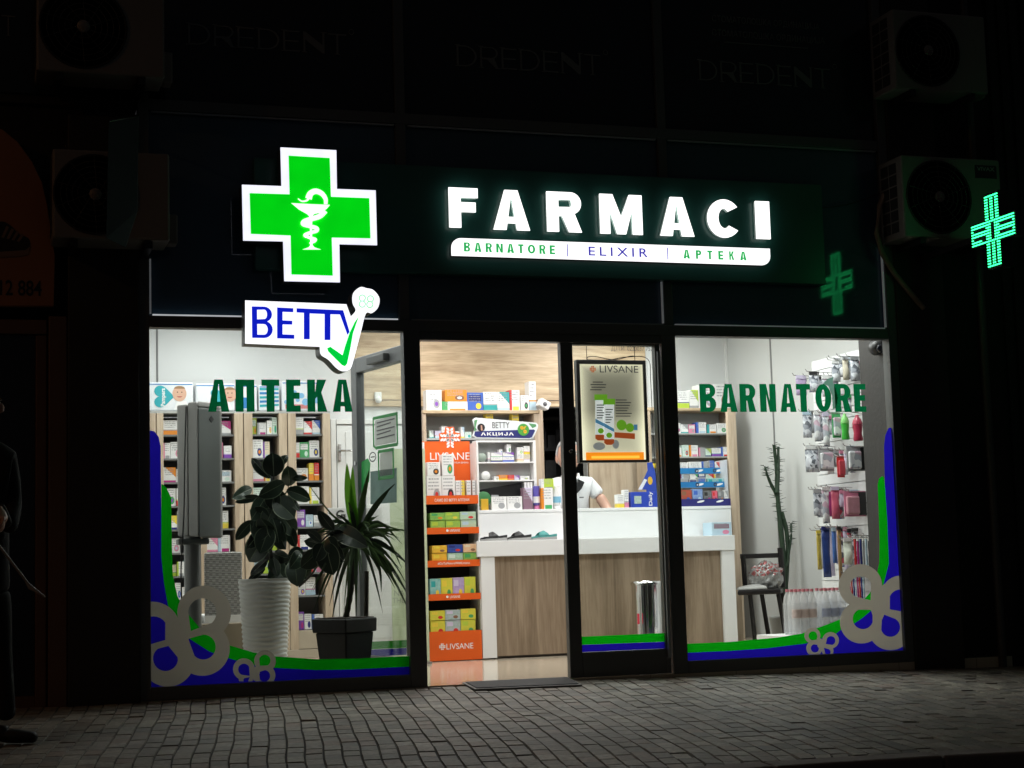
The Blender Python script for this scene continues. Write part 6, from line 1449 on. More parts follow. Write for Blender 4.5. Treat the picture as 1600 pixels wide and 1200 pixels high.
rng = random.Random(77)
for row, (ya_, yb2, xa_, xb_2, nn) in enumerate(((566, 596, 1300, 1344, 5), (592, 616, 1250, 1310, 6), (650, 690, 1258, 1305, 7), (704, 742, 1262, 1335, 8), (768, 816, 1272, 1335, 8), (830, 900, 1280, 1335, 9))):
    for k in range(nn):
        px = xa_ + (xb_2 - xa_) * (k + .2 + rng.uniform(-.2, .2)) / nn; wd = rng.uniform(9, 16); f = (px - 1250) / 100
        y0 = ya_ + rng.uniform(-3, 5)
        bag(px, px + wd, y0, min(yb2, y0 + rng.uniform(20, yb2 - ya_)), max(.035, .19 - .14 * f - .03), [rng.choice([M_bag, M_mixed, M_silver, CI['white'], CI['lilac'], CI['grey'], CI['magenta'] if row > 2 else M_bag, CI['navy'] if row == 5 else M_silver])],
            'small pack, %s of those hanging close to the wall in slatwall row %s' % (ORD[k], ('one', 'two', 'three', 'four', 'five', 'six')[row]), rng.choice([CI['white'], CI['sky'], CI['grey'], CI['black'], CI['pink']]), .025)
# ------------------------------------------------------------------ chair with bag, water packs, tall cactus
YC_ = 2.46
ch = thing('metal_chair', 'black metal chair by the right wall with a crumpled bag on it', 'chair', tuple(at(1195, 1020, YC_)))
def c3(px, py, Y): return tuple(at(px, py, Y))
sz = at(1190, 921, YC_).z
s0, s1 = at(1152, 920, YC_).x, at(1220, 920, YC_).x
zr = at(1190, 868, YC_ + .38).z
x0, x1 = at(1160, 868, YC_ + .38).x, at(1222, 868, YC_ + .38).x
ft = [(s0, YC_, 0), (s1, YC_, 0), (x1 + .01, YC_ + .40, 0), (x0 - .01, YC_ + .40, 0)]
b = MB(); b.hexa([(q[0], q[1], sz - .042) for q in ft], [(q[0], q[1], sz) for q in ft]); b.build('seat', M_blackmetal, ch, .012)
for (ua, va), (ub, vb), Yl in (((1172, 927), (1180, 1000), YC_ + .05), ((1190, 927), (1202, 1000), YC_ + .33), ((1216, 927), (1229, 1000), YC_ + .05), ((1222, 927), (1236, 1000), YC_ + .36)):
    qa, qb = at(ua, va, Yl), at(ub, vb, Yl); qb = qa + (qb - qa) * ((sz - .043 - 0) / max(.01, qa.z - qb.z)); qb.z = 0.0; b = MB(); b.tube([(qa.x, Yl, sz - .043), (qb.x, Yl, 0)], .02, 8); b.build('leg', M_blackmetal, ch)
b = MB(); b.tube([(x0 + .012, YC_ + .38, sz + .001), (x0 + .015, YC_ + .40, zr)], .022, 8); b.build('back_post', M_blackmetal, ch); b = MB(); b.tube([(x1 - .005, YC_ + .38, sz + .001), (x1 - .005, YC_ + .40, zr + .06)], .026, 8); b.build('back_post', M_blackmetal, ch)
b = MB(); b.box(x0 - .02, YC_ + .39, zr - .022, x1 + .0, YC_ + .415, zr + .018); b.build('back_rail', M_blackmetal, ch, .006)
rng = random.Random(14)
bg_ = MB(); q = at(1196, 898, YC_ + .2); bg_.ell((0, 0, 0), (.15, .1, .13), 40, 26)
for i, v in enumerate(bg_.v):
    x, y, z = v; k = 1 + .13 * abs(math.sin(23 * x + 17 * z)) + .12 * abs(math.sin(41 * z - 29 * x + 11 * y)) + .05 * math.sin(90 * x - 70 * z) - .12; bg_.v[i] = (q.x + x * k + .12 * max(0, z), q.y + y * k, max(sz + .002, q.z - .02 + z * k))
bg_.xf(Matrix.Identity(4))
t = NT('patterned_plastic'); tc = t.n('ShaderNodeTexCoord'); vo = t.n('ShaderNodeTexVoronoi'); vo.inputs['Scale'].default_value = 48; t.l(tc.outputs['Object'], vo.inputs['Vector'])
sp = t.n('ShaderNodeSeparateXYZ'); t.l(tc.outputs['Generated'], sp.inputs[0])
nb_ = t.n('ShaderNodeTexNoise'); nb_.inputs['Scale'].default_value = 9; t.l(tc.outputs['Object'], nb_.inputs['Vector']); vo.feature = 'DISTANCE_TO_EDGE'; vo.inputs['Scale'].default_value = 24
msk = t.math('MULTIPLY', t.math('GREATER_THAN', vo.outputs['Distance'], .12), t.math('GREATER_THAN', t.math('ADD', sp.outputs[2], t.math('MULTIPLY', nb_.outputs[0], .6)), .78))
t.l(t.mix(msk, t.mix(nb_.outputs[0], (.1, .1, .1), (.6, .6, .59)), (.34, .1, .1)), t.b.inputs['Base Color']); t.b.inputs['Roughness'].default_value = .22; t.b.inputs['Metallic'].default_value = .35; nb2 = t.n('ShaderNodeTexNoise'); nb2.inputs['Scale'].default_value = 26; t.l(tc.outputs['Object'], nb2.inputs['Vector']); bp = t.n('ShaderNodeBump'); bp.inputs['Distance'].default_value = .03; t.l(nb2.outputs[0], bp.inputs['Height']); t.l(bp.outputs[0], t.b.inputs['Normal'])
tag(bg_.build('plastic_bag', t.m), 'crumpled pale plastic bag with red pattern on the black chair', 'bag')
fl = MB(); fl.hexa([(s0 + .01, YC_ + .02, sz + .001), (s1 - .10, YC_ + .02, sz + .001), (s1 - .10, YC_ + .2, sz + .001), (s0 + .08, YC_ + .2, sz + .001)], [(s0 + .03, YC_ + .03, sz + .02), (s1 - .12, YC_ + .03, sz + .03), (s1 - .12, YC_ + .19, sz + .05), (s0 + .10, YC_ + .19, sz + .025)])
tag(fl.build('folded_paper', mat('foil_paper', (.55, .55, .53), .3, 0, .3, 20, .5, 30), None, .01), 'pale folded wrapping lying on the front of the black chair seat', 'paper')

M_pet = glassmat('water_bottle_plastic', (.98, .985, .99), 1.45, .36, .1); M_petcap = mat('bottle_cap_pink', (.6, .2, .24), .4); M_wrap = glassmat('shrink_wrap', (.98, .98, .99), 1.3, .05, .08)
M_wlab = mat('bottle_label', (.62, .5, .47), .4, 0, .4, 24)
def water_pack(px0, n, rows, Y, lab, lm):
    x0 = at(px0, 950, Y).x; r = .0325
    t = thing('water_bottle_pack', lab, 'water bottles', (x0, Y, 0), 'packs of water bottles on the floor')
    for j in range(rows):
        for i in range(n):
            cx, cy = x0 + r + i * r * 2.02, Y + r + j * r * 2.02; h = .34 if True else 0
            b = MB(); z0 = .0; b.lathe([(r * .8, z0 + .002), (r, z0 + .015), (r, z0 + .08), (r * .94, z0 + .10), (r, z0 + .12), (r, z0 + .22), (r * .8, z0 + .27), (r * .38, z0 + .305), (r * .36, z0 + .31)], (cx, cy, .0), 14); bo = b.build('bottle', M_pet, t)
            b = MB(); b.lathe([(r * .42, .311), (r * .42, .33)], (cx, cy, 0), 12); b.build('bottle_cap', M_petcap, bo)
            if j == 0: b = MB(); b.lathe([(r * 1.012, .122), (r * 1.012, .185)], (cx, cy, 0), 14); b.build('bottle_label', lm, bo)
    b = MB(); W_ = n * r * 2.02; D_ = rows * r * 2.02; b.box(x0 - .004, Y - .004, .001, x0 + W_ + .002, Y + D_ + .002, .235); b.build('shrink_wrap', M_wrap, t, .02)
YW = .98
# the packs stand on a low white board
bd_ = MB(); xa = at(1222, 1000, YW).x; bd_.box(xa - .03, YW - .05, .0, xa + .56, YW + .35, .153); tag(bd_.build('low_platform', M_paper), 'low white platform on the floor under the water bottle packs', 'platform')
_r = root_loc
def lift(dz):
    for o in list(COL.objects):
        if o.name.startswith('water_bottle_pack'): o.location.z += dz
water_pack(1241, 3, 3, YW, 'clear water bottles with pink caps and reddish labels, pack nearest the chair', M_wlab)
water_pack(1288, 3, 3, YW + .02, 'clear water bottles with pink caps and bluish labels, pack nearest the slatwall', mat('bottle_label_blue', (.4, .44, .58), .4, 0, .4, 24))
lift(.154)

cp = thing('tall_cactus', 'tall thin spiny cactus leaning by the right wall behind the black chair', 'plant', tuple(at(1225, 1000, 3.0)))
M_cact = mat('cactus_green', (.018, .042, .02), .5, 0, .3, 14, .4, 40); YE = 3.0
STEMS = [([(1226, 1010), (1227, 930), (1224, 870), (1217, 800), (1214, 762), (1213, 730), (1209, 695)], .03, .014), ([(1214, 770), (1216, 735), (1216, 698)], .02, .011), ([(1214, 774), (1204, 755), (1198, 740), (1195, 729)], .018, .008), ([(1221, 800), (1229, 830), (1231, 870), (1228, 925)], .021, .017), ([(1229, 885), (1233, 860), (1236, 840), (1236, 818)], .013, .009)]
b = MB(); sp_ = MB(); rng = random.Random(4)
for pts, r0, r1 in STEMS:
    ps = smooth([tuple(at(x, y, YE + .02 * math.sin(y))) for x, y in pts], n=5); n = len(ps)
    b.tube(ps, [(r0 + (r1 - r0) * i / (n - 1)) * (1 + .07 * math.sin(i * 2.1)) for i in range(n)], 7)
    top = ps[-1]
    for i, q in enumerate(ps):
        dens = 4 if (pts[-1][1] < 760 or pts[-1][1] == 818) and i > n * .45 else (1 if i % 4 == 0 else 0)
        for k in range(dens):
            a = rng.uniform(0, 6.28); L = rng.uniform(.02, .05); zz = q[2] + rng.uniform(-.02, .02); rr = r0 * .8
            sp_.tube([(q[0] + rr * math.cos(a) * .9, q[1] + rr * math.sin(a) * .9, zz), (q[0] + (rr + L) * math.cos(a), q[1] + (rr + L) * math.sin(a), zz + L * rng.uniform(-.1, .35))], [.0032, .0012], 4)
b.build('stem', M_cact, cp); sp_.build('spines', M_cact, cp)
q = at(1226, 1010, YE); b = MB(); b.lathe([(.09, 0), (.12, .2), (.125, .22), (.11, .22), (.105, .19), (0, .19)], (q.x, YE, 0), 22); b.build('pot', mat('cactus_pot', (.45, .45, .43), .6), cp)
b = MB(); b.tube([(q.x, YE, .18), tuple(at(1226, 1012, YE))], .022, 8); b.build('stem_foot', M_cact, cp)

# ------------------------------------------------------------------ left window: column machine, wicker chair, plants
YQ_ = .95
p = at(303, 900, YQ_); wm = thing('column_scale', 'tall grey machine head on a round pole behind the left window', 'machine', (p.x, YQ_, 0))
M_mach = mat('machine_grey', (.36, .355, .34), .45, 0, .06, 3); M_machd = mat('machine_dark_grey', (.085, .095, .09), .45, 0, .06, 3)
zt_, zb_ = at(305, 629, YQ_).z, at(305, 841, YQ_).z
a_ = at(277, 740, YQ_ + .05); m_ = at(309, 740, YQ_ - .08); r_ = at(345, 740, YQ_ + .06)
def quadprism(pts, z0, z1, b, taper=0.0):
    cx = sum(q[0] for q in pts) / len(pts); cy = sum(q[1] for q in pts) / len(pts); n = len(pts)
    t_ = [(cx + (q[0] - cx) * (1 - taper), cy + (q[1] - cy) * (1 - taper), z1) for q in pts]
    b.add([(q[0], q[1], z0) for q in pts] + t_, [tuple(range(n - 1, -1, -1)), tuple(range(n, 2 * n))] + [(i, (i + 1) % n, (i + 1) % n + n, i + n) for i in range(n)])
L0 = Vector((a_.x, a_.y, 0)); M0 = Vector((m_.x, m_.y, 0)); R0 = Vector((r_.x, r_.y, 0)); back = Vector((.03, .12, 0))
mid = L0.lerp(M0, .52)
b = MB(); quadprism([L0, mid, mid + back, L0 + back * .9], zb_ + .015, zt_ - .012, b); quadprism([mid + Vector((.002, 0, 0)), M0, M0 + back * 1.4, mid + Vector((.002, 0, 0)) + back], zb_ + .01, zt_, b); b.build('side_shell', M_mach, wm, .012, 3)
b = MB(); quadprism([M0 + Vector((.002, 0, 0)), R0, R0 + back * .8, M0 + back * 1.2], zb_, zt_ - .035, b); b.build('front_shell', M_machd, wm, .014, 3)
b = MB(); quadprism([M0 + Vector((.002, .006, 0)), R0 + Vector((-.008, .006, 0)), R0 + back * .8, M0 + back * 1.2], zt_ - .034, zt_ + .004, b); b.build('top_cover', M_mach, wm, .01, 3)
b = MB(); q = at(330, 655, YQ_ - .03); d = .022; q = M0.lerp(R0, .6); nrm = (R0 - M0).cross(Vector((0, 0, 1))).normalized(); tz_ = at(330, 655, YQ_).z; tv = (R0 - M0).normalized()
b.add([q + tv * d + Vector((0, 0, tz_)) + nrm * .004, q + Vector((0, 0, tz_ + d)) + nrm * .004, q - tv * d + Vector((0, 0, tz_)) + nrm * .004, q + Vector((0, 0, tz_ - d)) + nrm * .004,
       q + tv * d + Vector((0, 0, tz_)), q + Vector((0, 0, tz_ + d)), q - tv * d + Vector((0, 0, tz_)), q + Vector((0, 0, tz_ - d))], [(3, 2, 1, 0), (0, 1, 5, 4), (1, 2, 6, 5), (2, 3, 7, 6), (3, 0, 4, 7)]); b.build('diamond_badge', M_black, wm)
b = MB(); b.tube([(p.x, YQ_ + .06, .03), (p.x, YQ_ + .06, zb_ + .02)], .055, 18); b.build('pole', mat('pole_grey', (.2, .205, .2), .3, .5), wm)
b = MB(); b.box(p.x - .1, YQ_ - .02, zb_ - .04, p.x + .1, YQ_ + .12, zb_ - .001); b.build('collar', M_machd, wm, .01)
b = MB(); b.box(p.x - .2, YQ_ - .2, .0, p.x + .2, YQ_ + .3, .05); b.build('base_plate', M_mach, wm, .015)
b = MB(); b.tube(smooth([tuple(mid + Vector((-.01, -.012, zt_ - .03))), tuple(mid + Vector((-.02, -.014, 1.5))), tuple(mid + Vector((-.03, -.016, 1.1))), tuple(mid + Vector((-.05, -.01, .7))), tuple(mid + Vector((-.03, 0, .2)))], n=6), .0045, 6); b.build('cable', M_black, wm)

YWK = 1.45
wk = thing('wicker_chair', 'grey woven wicker chair behind the left window beside the white planter', 'chair', tuple(at(350, 1040, YWK)))
t = NT('woven_wicker'); tc = t.n('ShaderNodeTexCoord'); wv = t.n('ShaderNodeTexWave'); wv.bands_direction = 'Z'; wv.inputs['Scale'].default_value = 26; wv.inputs['Distortion'].default_value = 0
w2 = t.n('ShaderNodeTexChecker'); w2.inputs['Scale'].default_value = 48; t.l(tc.outputs['Object'], w2.inputs['Vector']); t.l(tc.outputs['Object'], wv.inputs['Vector'])
h = t.math('MULTIPLY_ADD', w2.outputs['Fac'], .5, t.math('MULTIPLY', wv.outputs['Fac'], .5)); bp = t.n('ShaderNodeBump'); bp.inputs['Strength'].default_value = 1; bp.inputs['Distance'].default_value = .012
t.l(h, bp.inputs['Height']); t.l(bp.outputs[0], t.b.inputs['Normal']); t.l(t.mix(h, (.2, .195, .18), (.42, .41, .38)), t.b.inputs['Base Color']); t.b.inputs['Roughness'].default_value = .6
M_wick = t.m
a = rect(317, 863, 377, 985, YWK); zs = at(350, 968, YWK).z
b = MB(); b.hexa([(a[0] + .01, YWK - .03, zs - .1), (a[2], YWK - .03, zs - .1), (a[2], YWK + .01, zs - .1), (a[0] + .01, YWK + .01, zs - .1)], [(a[0], YWK - .1, a[3]), (a[2] - .005, YWK - .1, a[3]), (a[2] - .005, YWK - .06, a[3]), (a[0], YWK - .06, a[3])]); b.build('backrest', M_wick, wk, .015, 3)
b = MB(); b.box(a[0] - .22, YWK - .02 + .035, zs - .1, a[2] + .02, YWK + .45, zs - .02); b.build('seat', M_wick, wk, .015)
b = MB(); b.box(a[0] - .02, YWK + .05, zs - .0195, a[2] + .0, YWK + .4, zs + .035); b.build('seat_cushion', M_paper, wk, .015)
for sx, sy in ((0, 0), (1, 0), (0, 1), (1, 1)):
    x = a[0] + .02 + sx * (a[2] - a[0] - .04); y = YWK + .02 + sy * .4; b = MB(); b.tube([(x, y, 0), (x, y, zs - .101)], .018, 8); b.build('leg', M_wick, wk)
b = MB(); q = at(345, 968, YWK - .06); b.box(q.x - .12, YWK - .15, q.z - .02, q.x + .13, YWK - .11, q.z + .03)
tag(b.build('paper_stack', M_paper), 'white papers lying on a low ledge in front of the wicker chair', 'papers')
b = MB(); b.box(q.x - .15, YWK - .3, .0, q.x + .16, YWK - .105, q.z - .021); tag(b.build('low_box', mat('kraft_box', (.33, .27, .19), .7), None, .004), 'low kraft cardboard box under white papers beside the wicker chair', 'box')

M_leafd = None
t = NT('rubber_leaf'); t.b.inputs['Roughness'].default_value = .28; geo = t.n('ShaderNodeNewGeometry')
rp = t.n('ShaderNodeValToRGB'); t.l(geo.outputs['Random Per Island'], rp.inputs[0]); e = rp.color_ramp.elements; e[0].color = (.006, .012, .008, 1); e[1].color = (.022, .045, .026, 1)
t.b.inputs['Base Color'].default_value = (.022, .042, .026, 1); M_rub = t.m
M_stem = mat('plant_stem', (.035, .03, .02), .7, 0, .3, 14); M_soil = mat('potting_soil', (.03, .022, .016), .9, 0, .4, 20, .6, 60)

YPL = .72
rb = thing('rubber_plant', 'dark leaved rubber plant in a tall white ribbed planter in the left window', 'plant', tuple(at(421, 1060, YPL)))
a = rect(379.5, 904, 462, 1000, YPL); cx = (a[0] + a[2]) / 2; R0_ = (a[2] - a[0]) / 2; zT = a[3]
b = MB(); prof = [(R0_ * .76, .0)]; rng = random.Random(2); n = 150
seg = 44; vs = []; rows = []
for i in range(n + 1):
    z = zT * i / n; r = R0_ * (.76 + .24 * i / n)
    for k in range(seg):
        an = 2 * math.pi * k / seg; rip = .0036 * math.sin(z * 215 + 1.3 * math.sin(an * 3 + z * 5) + .8 * math.sin(an * 5 + 2)) if i < n - 1 else 0
        vs.append((cx + (r + rip) * math.cos(an), YPL + R0_ + (r + rip) * math.sin(an), z))
for i in range(n):
    for k in range(seg): k2 = (k + 1) % seg; rows.append((i * seg + k, i * seg + k2, (i + 1) * seg + k2, (i + 1) * seg + k))
b.add(vs, rows, 0, True); b.lathe([(R0_ * 1.0, zT), (R0_ * .93, zT), (R0_ * .93, zT - .05)], (cx, YPL + R0_, 0), seg); b.build('planter', mat('planter_white', (.8, .8, .77), .5), rb)
b = MB(); b.lathe([(0, zT - .03), (R0_ * .93, zT - .035)], (cx, YPL + R0_, 0), 28); b.build('soil', M_soil, rb)
zr = lambda u, v: (340 + u / 5.0, 680 + v / 5.0)
YST = YPL + R0_
b = MB()
for pts, r0, r1 in (([(420, 1140), (415, 900), (425, 700), (440, 480), (440, 300)], .013, .006), ([(480, 1150), (560, 1030), (700, 930), (800, 840), (880, 760)], .010, .005), ([(425, 620), (520, 470), (570, 400)], .006, .004), ([(640, 1180), (740, 1080), (800, 960), (820, 860)], .008, .004), ([(424, 760), (330, 640), (280, 500)], .006, .004)):
    ps = smooth([tuple(at(*zr(*q), YST - .03 - .5 * max(0, min(1, (q[0] - 560) / 260)))) for q in pts], n=5); b.tube(ps, [r0 + (r1 - r0) * i / (len(ps) - 1) for i in range(len(ps))], 7)
b.build('stem', M_stem, rb)
LV = [((265, 155), (410, 335), 78), ((430, 112), (440, 322), 158), ((545, 132), (492, 240), 62), ((545, 215), (562, 395), 112), ((703, 308), (590, 342), 48), ((318, 455), (522, 372), 118), ((112, 472), (268, 418), 88), ((135, 500), (330, 482), 58), ((728, 482), (540, 430), 102),
      ((262, 640), (372, 490), 122), ((602, 625), (440, 500), 150), ((140, 795), (275, 668), 84), ((245, 965), (385, 790), 175), ((300, 810), (385, 600), 165), ((535, 868), (450, 680), 135), ((612, 852), (560, 716), 92), ((642, 572), (550, 480), 52), ((605, 755), (505, 640), 112),
      ((438, 900), (565, 965), 104), ((255, 1065), (392, 970), 64), ((235, 1118), (372, 1040), 52), ((392, 1112), (525, 1050), 124), ((622, 1158), (600, 980), 150), ((705, 1100), (620, 955), 132), ((545, 935), (665, 900), 84), ((650, 1010), (800, 900), 135), ((675, 800), (800, 850), 84), ((690, 712), (805, 832), 62),
      ((788, 562), (905, 742), 88), ((1172, 850), (890, 735), 134), ((870, 850), (1100, 830), 62), ((905, 1068), (850, 840), 182), ((985, 965), (870, 850), 122), ((330, 620), (420, 760), 120), ((480, 780), (430, 620), 110), ((350, 900), (420, 760), 120), ((520, 560), (450, 430), 90), ((230, 860), (330, 760), 90), ((560, 1100), (500, 960), 110), ((760, 1000), (700, 900), 90)]
LV2 = [((250, 560), (400, 640), 100), ((330, 900), (410, 720), 150), ((480, 820), (430, 650), 130), ((430, 560), (440, 420), 120), ((560, 640), (460, 560), 100), ((370, 700), (430, 580), 130), ((560, 1020), (650, 920), 110), ((760, 960), (820, 850), 110), ((930, 900), (860, 800), 120), ((470, 1080), (430, 960), 100), ((640, 1090), (580, 960), 120), ((1000, 800), (880, 760), 110), ((380, 350), (430, 470), 70), ((500, 420), (440, 500), 90)]
rng = random.Random(17); b = MB()
def leafblade(b, tip, base, width, Y, curl=.3, nU=8):
    mi = rng.choice((0, 0, 2, 3, 4))
    T_, B_ = Vector(at(*tip, Y + rng.uniform(-.09, .05))), Vector(at(*base, Y + rng.uniform(-.04, .06)))
    ax = T_ - B_; L = ax.length; ax.normalize(); vw = FW.copy(); side = ax.cross(vw).normalized()
    nv = side.cross(ax).normalized(); tilt = rng.uniform(-.5, .5); side = (side * math.cos(tilt) + nv * math.sin(tilt)); nv = side.cross(ax).normalized()
    nv = nv if nv.dot(FW) < 0 else -nv
    W_ = width / 2 / math.cos(tilt); vs = []
    for i in range(nU + 1):
        u = i / nU; wd = W_ * (math.sin(math.pi * min(1, u * .96 + .02)) ** .62) * (1 - .12 * u)
        if i == nU: wd = .001
        c_ = B_ + ax * (L * u) + nv * (curl * L * .35 * math.sin(math.pi * u)) - Vector((0, 0, .02 * u * u))
        for s_, h_ in ((-1, .16), (-.915, .13), (-.5, .05), (-.035, -.05), (.035, -.05), (.5, .05), (.915, .13), (1, .16)): vs.append(c_ + side * (wd * s_) + nv * (wd * h_))
    for i in range(nU):
        for j in range(7): k = i * 8 + j; b.add([vs[k], vs[k + 1], vs[k + 9], vs[k + 8]], [(0, 1, 2, 3)], 1 if j in (0, 3, 6) else mi, True)
for tip, base, wpx in LV + LV2: leafblade(b, zr(*tip), zr(*base), 1.16 * wpx / 5.0 * (YPL + 10.4 - .55 * max(0, min(1, (base[0] - 560) / 260))) / FPX, YST - .05 - .55 * max(0, min(1, (base[0] - 560) / 260)), rng.uniform(.1, .4))
b.build('foliage', [M_rub, mat('leaf_rim', (.2, .25, .16), .35), mat('rubber_leaf_dark', (.011, .02, .013), .25), mat('rubber_leaf_mid', (.036, .06, .04), .2), mat('rubber_leaf_pale', (.085, .11, .09), .26)], rb)

YDR = .24
dc = thing('dracaena_plant', 'spiky long leaved dracaena in a black square pot beside the door post', 'plant', tuple(at(549, 1064, YDR)))
def sqpot(b, cx, cy, z0, z1, w0, w1, rot):
    def ring(z, w): return [(cx + w * math.cos(rot + k * math.pi / 2), cy + w * math.sin(rot + k * math.pi / 2), z) for k in range(4)]
    b.hexa(ring(z0, w0), ring(z1, w1))
q0 = at(549, 967, YDR); w1 = (at(600, 967, YDR).x - at(499, 967, YDR).x) / 2 / .985
b = MB(); rot = math.radians(-100); cy = YDR + .205
sqpot(b, q0.x, cy, .0, q0.z - .088, w1 * .70, w1 * .89, rot); sqpot(b, q0.x, cy, q0.z - .087, q0.z, w1 * .985, w1, rot)
b.build('pot', mat('pot_black', (.009, .009, .0095), .55, 0, .15, 6, .1, 60), dc, .008)
b = MB(); sqpot(b, q0.x, cy, q0.z + .0005, q0.z + .006, w1 * .9, w1 * .9, rot); b.build('soil', M_soil, dc)
cr = at(556, 838, YDR + .18); tr0 = Vector((q0.x + .01, cy, q0.z))
b = MB(); ps = smooth([tuple(tr0), tuple(tr0.lerp(cr, .4) + Vector((.01, 0, 0))), tuple(cr)], n=8); b.tube(ps, [.018 + .003 * (i % 2) for i in range(len(ps))], 8)
q = at(572, 966, YDR + .3); b.tube([(q.x, q.y, q.z - .01), (q.x + .01, q.y, q.z + .3)], .015, 8); b.build('trunk', M_stem, dc)
t = NT('dracaena_leaf'); geo = t.n('ShaderNodeNewGeometry'); rp = t.n('ShaderNodeValToRGB'); t.l(geo.outputs['Random Per Island'], rp.inputs[0]); e = rp.color_ramp.elements; e[0].color = (.018, .04, .018, 1); e[1].color = (.10, .19, .05, 1); e[1].position = 1
t.l(rp.outputs[0], t.b.inputs['Base Color']); t.b.inputs['Roughness'].default_value = .35; M_drac = t.m
b = MB(); rng = random.Random(23)
def strap(b, pts, w0, m=0):
    n = len(pts); vs = []
    for i, q in enumerate(pts):
        q = Vector(q); d = (Vector(pts[min(i + 1, n - 1)]) - Vector(pts[max(0, i - 1)])).normalized(); s_ = d.cross(FW); s_ = s_.normalized() if s_.length > .05 else Vector((1, 0, 0))
        wd = w0 * min(1, .45 + 2.2 * i / n) * (1 - (i / (n - 1)) ** 2.2) + .0008
        nn = s_.cross(d).normalized() * wd * .3
        vs += [q - s_ * wd + nn, q - nn * .3, q + s_ * wd + nn]
    b.add(vs, [f for i in range(n - 1) for f in ((i * 3, i * 3 + 1, i * 3 + 4, i * 3 + 3), (i * 3 + 1, i * 3 + 2, i * 3 + 5, i * 3 + 4))], m, True)
for di, ((mx, my), (tx, ty), wd) in enumerate((((545, 775), (542, 724), .034), ((551, 785), (551, 728), .030), ((567, 780), (577, 734), .022), ((585, 790), (619, 754), .014), ((582, 800), (607, 768), .016), ((515, 800), (482, 757), .006), ((590, 815), (628, 850), .010), ((600, 838), (628, 888), .010), ((595, 862), (620, 918), .011), ((590, 880), (596, 925), .012), ((590, 822), (640, 832), .008), ((585, 850), (626, 890), .009))):
    Y0 = YDR + .18; strap(b, smooth([tuple(cr + Vector((0, 0, rng.uniform(-.03, .03)))), tuple(at(mx, my, Y0 - .03)), tuple(at(tx, ty, Y0 - .06))], n=5), wd, 1 if di < 2 else 0)
for i in range(84):
    a_ = rng.uniform(0, 2 * math.pi); el = rng.uniform(-.35, 1.1); L = rng.uniform(.26, .42); dr = rng.uniform(.25, .62) * (1.2 if el < .4 else .7)
    d = Vector((math.cos(a_) * math.cos(el), math.sin(a_) * math.cos(el) * .8, math.sin(el))); st_ = cr + Vector((0, 0, rng.uniform(-.08, .02)))
    strap(b, [tuple(st_ + d * (L * u) - Vector((0, 0, dr * .75 * u * u * L * 2.2))) for u in [k / 7 for k in range(8)]], rng.uniform(.009, .016))
b.build('foliage', [M_drac, vinyl('dracaena_bright', (.13, .33, .03), .45)], dc)
gb = thing('notice_board', 'white board with a big grey letter behind the dracaena leaves', 'board', tuple(at(555, 1000, 1.75)))
a = rect(513, 793, 598, 893, 1.75); b = MB(); b.box(a[0], 1.75, a[1], a[2], 1.76, a[3]); b.box(a[0] + .1, 1.76, .0, a[0] + .13, 1.78, a[3] - .05); b.box(a[2] - .13, 1.76, .0, a[2] - .1, 1.78, a[3] - .05); b.build('board', M_paper, gb, .003)
b = MB(); block_letter(b, 'C', rect(525, 797, 539.5, 810.5, 1.75), 1.748, .001, .22); q = rect(532.5, 803.5, 539.5, 806, 1.75); b.box(q[0], 1.7465, q[1], q[2], 1.7474, q[3]); q = rect(537, 803.5, 539.8, 809.5, 1.75); b.box(q[0], 1.7455, q[1], q[2], 1.7463, q[3])
b.build('board_lettering', mat('board_grey', (.1, .1, .1), .5), gb)
b = MB(); text(b, 'NA', rect(616, 922, 632, 931, 2.25), 2.249, .0008); text(b, 'THE', rect(613, 934, 632, 942, 2.25), 2.249, .0008); b.build('lettering', mat('sheet_grey_print', (.3, .33, .25), .6), ru)
b = MB(); q = at(555, 742, 2.0); b.box(q.x - .1, 2.0, q.z - .12, q.x + .02, 2.01, q.z + .05, 0); 
b.build('x', M_black); bpy.data.objects.remove(bpy.data.objects['x'])

# ------------------------------------------------------------------ people
def skin_body(name, J, E, m, parent, sub=2, root=0):
    """J: list of (point, (rx, ry)); E: edges. One continuous grown surface."""
    off = root_loc(parent); me = bpy.data.meshes.new(name)
    me.from_pydata([tuple(Vector(p) - off) for p, r in J], E, [])
    o = bpy.data.objects.new(name, me); COL.objects.link(o); o.parent = parent
    o.modifiers.new('skin', 'SKIN'); s = o.modifiers.new('sub', 'SUBSURF'); s.levels = sub; s.render_levels = sub
    lay = me.skin_vertices[0] if len(me.skin_vertices) else None
    for i, (p, r) in enumerate(J):
        lay.data[i].radius = r if isinstance(r, tuple) else (r, r)
        lay.data[i].use_root = (i == root)
    dg = bpy.context.evaluated_depsgraph_get(); dg.update()
    m2 = bpy.data.meshes.new_from_object(o.evaluated_get(dg)); o.modifiers.clear(); o.data = m2
    bpy.data.meshes.remove(me)
    m2.materials.clear(); m2.materials.append(m)
    for p in m2.polygons: p.use_smooth = True
    return o
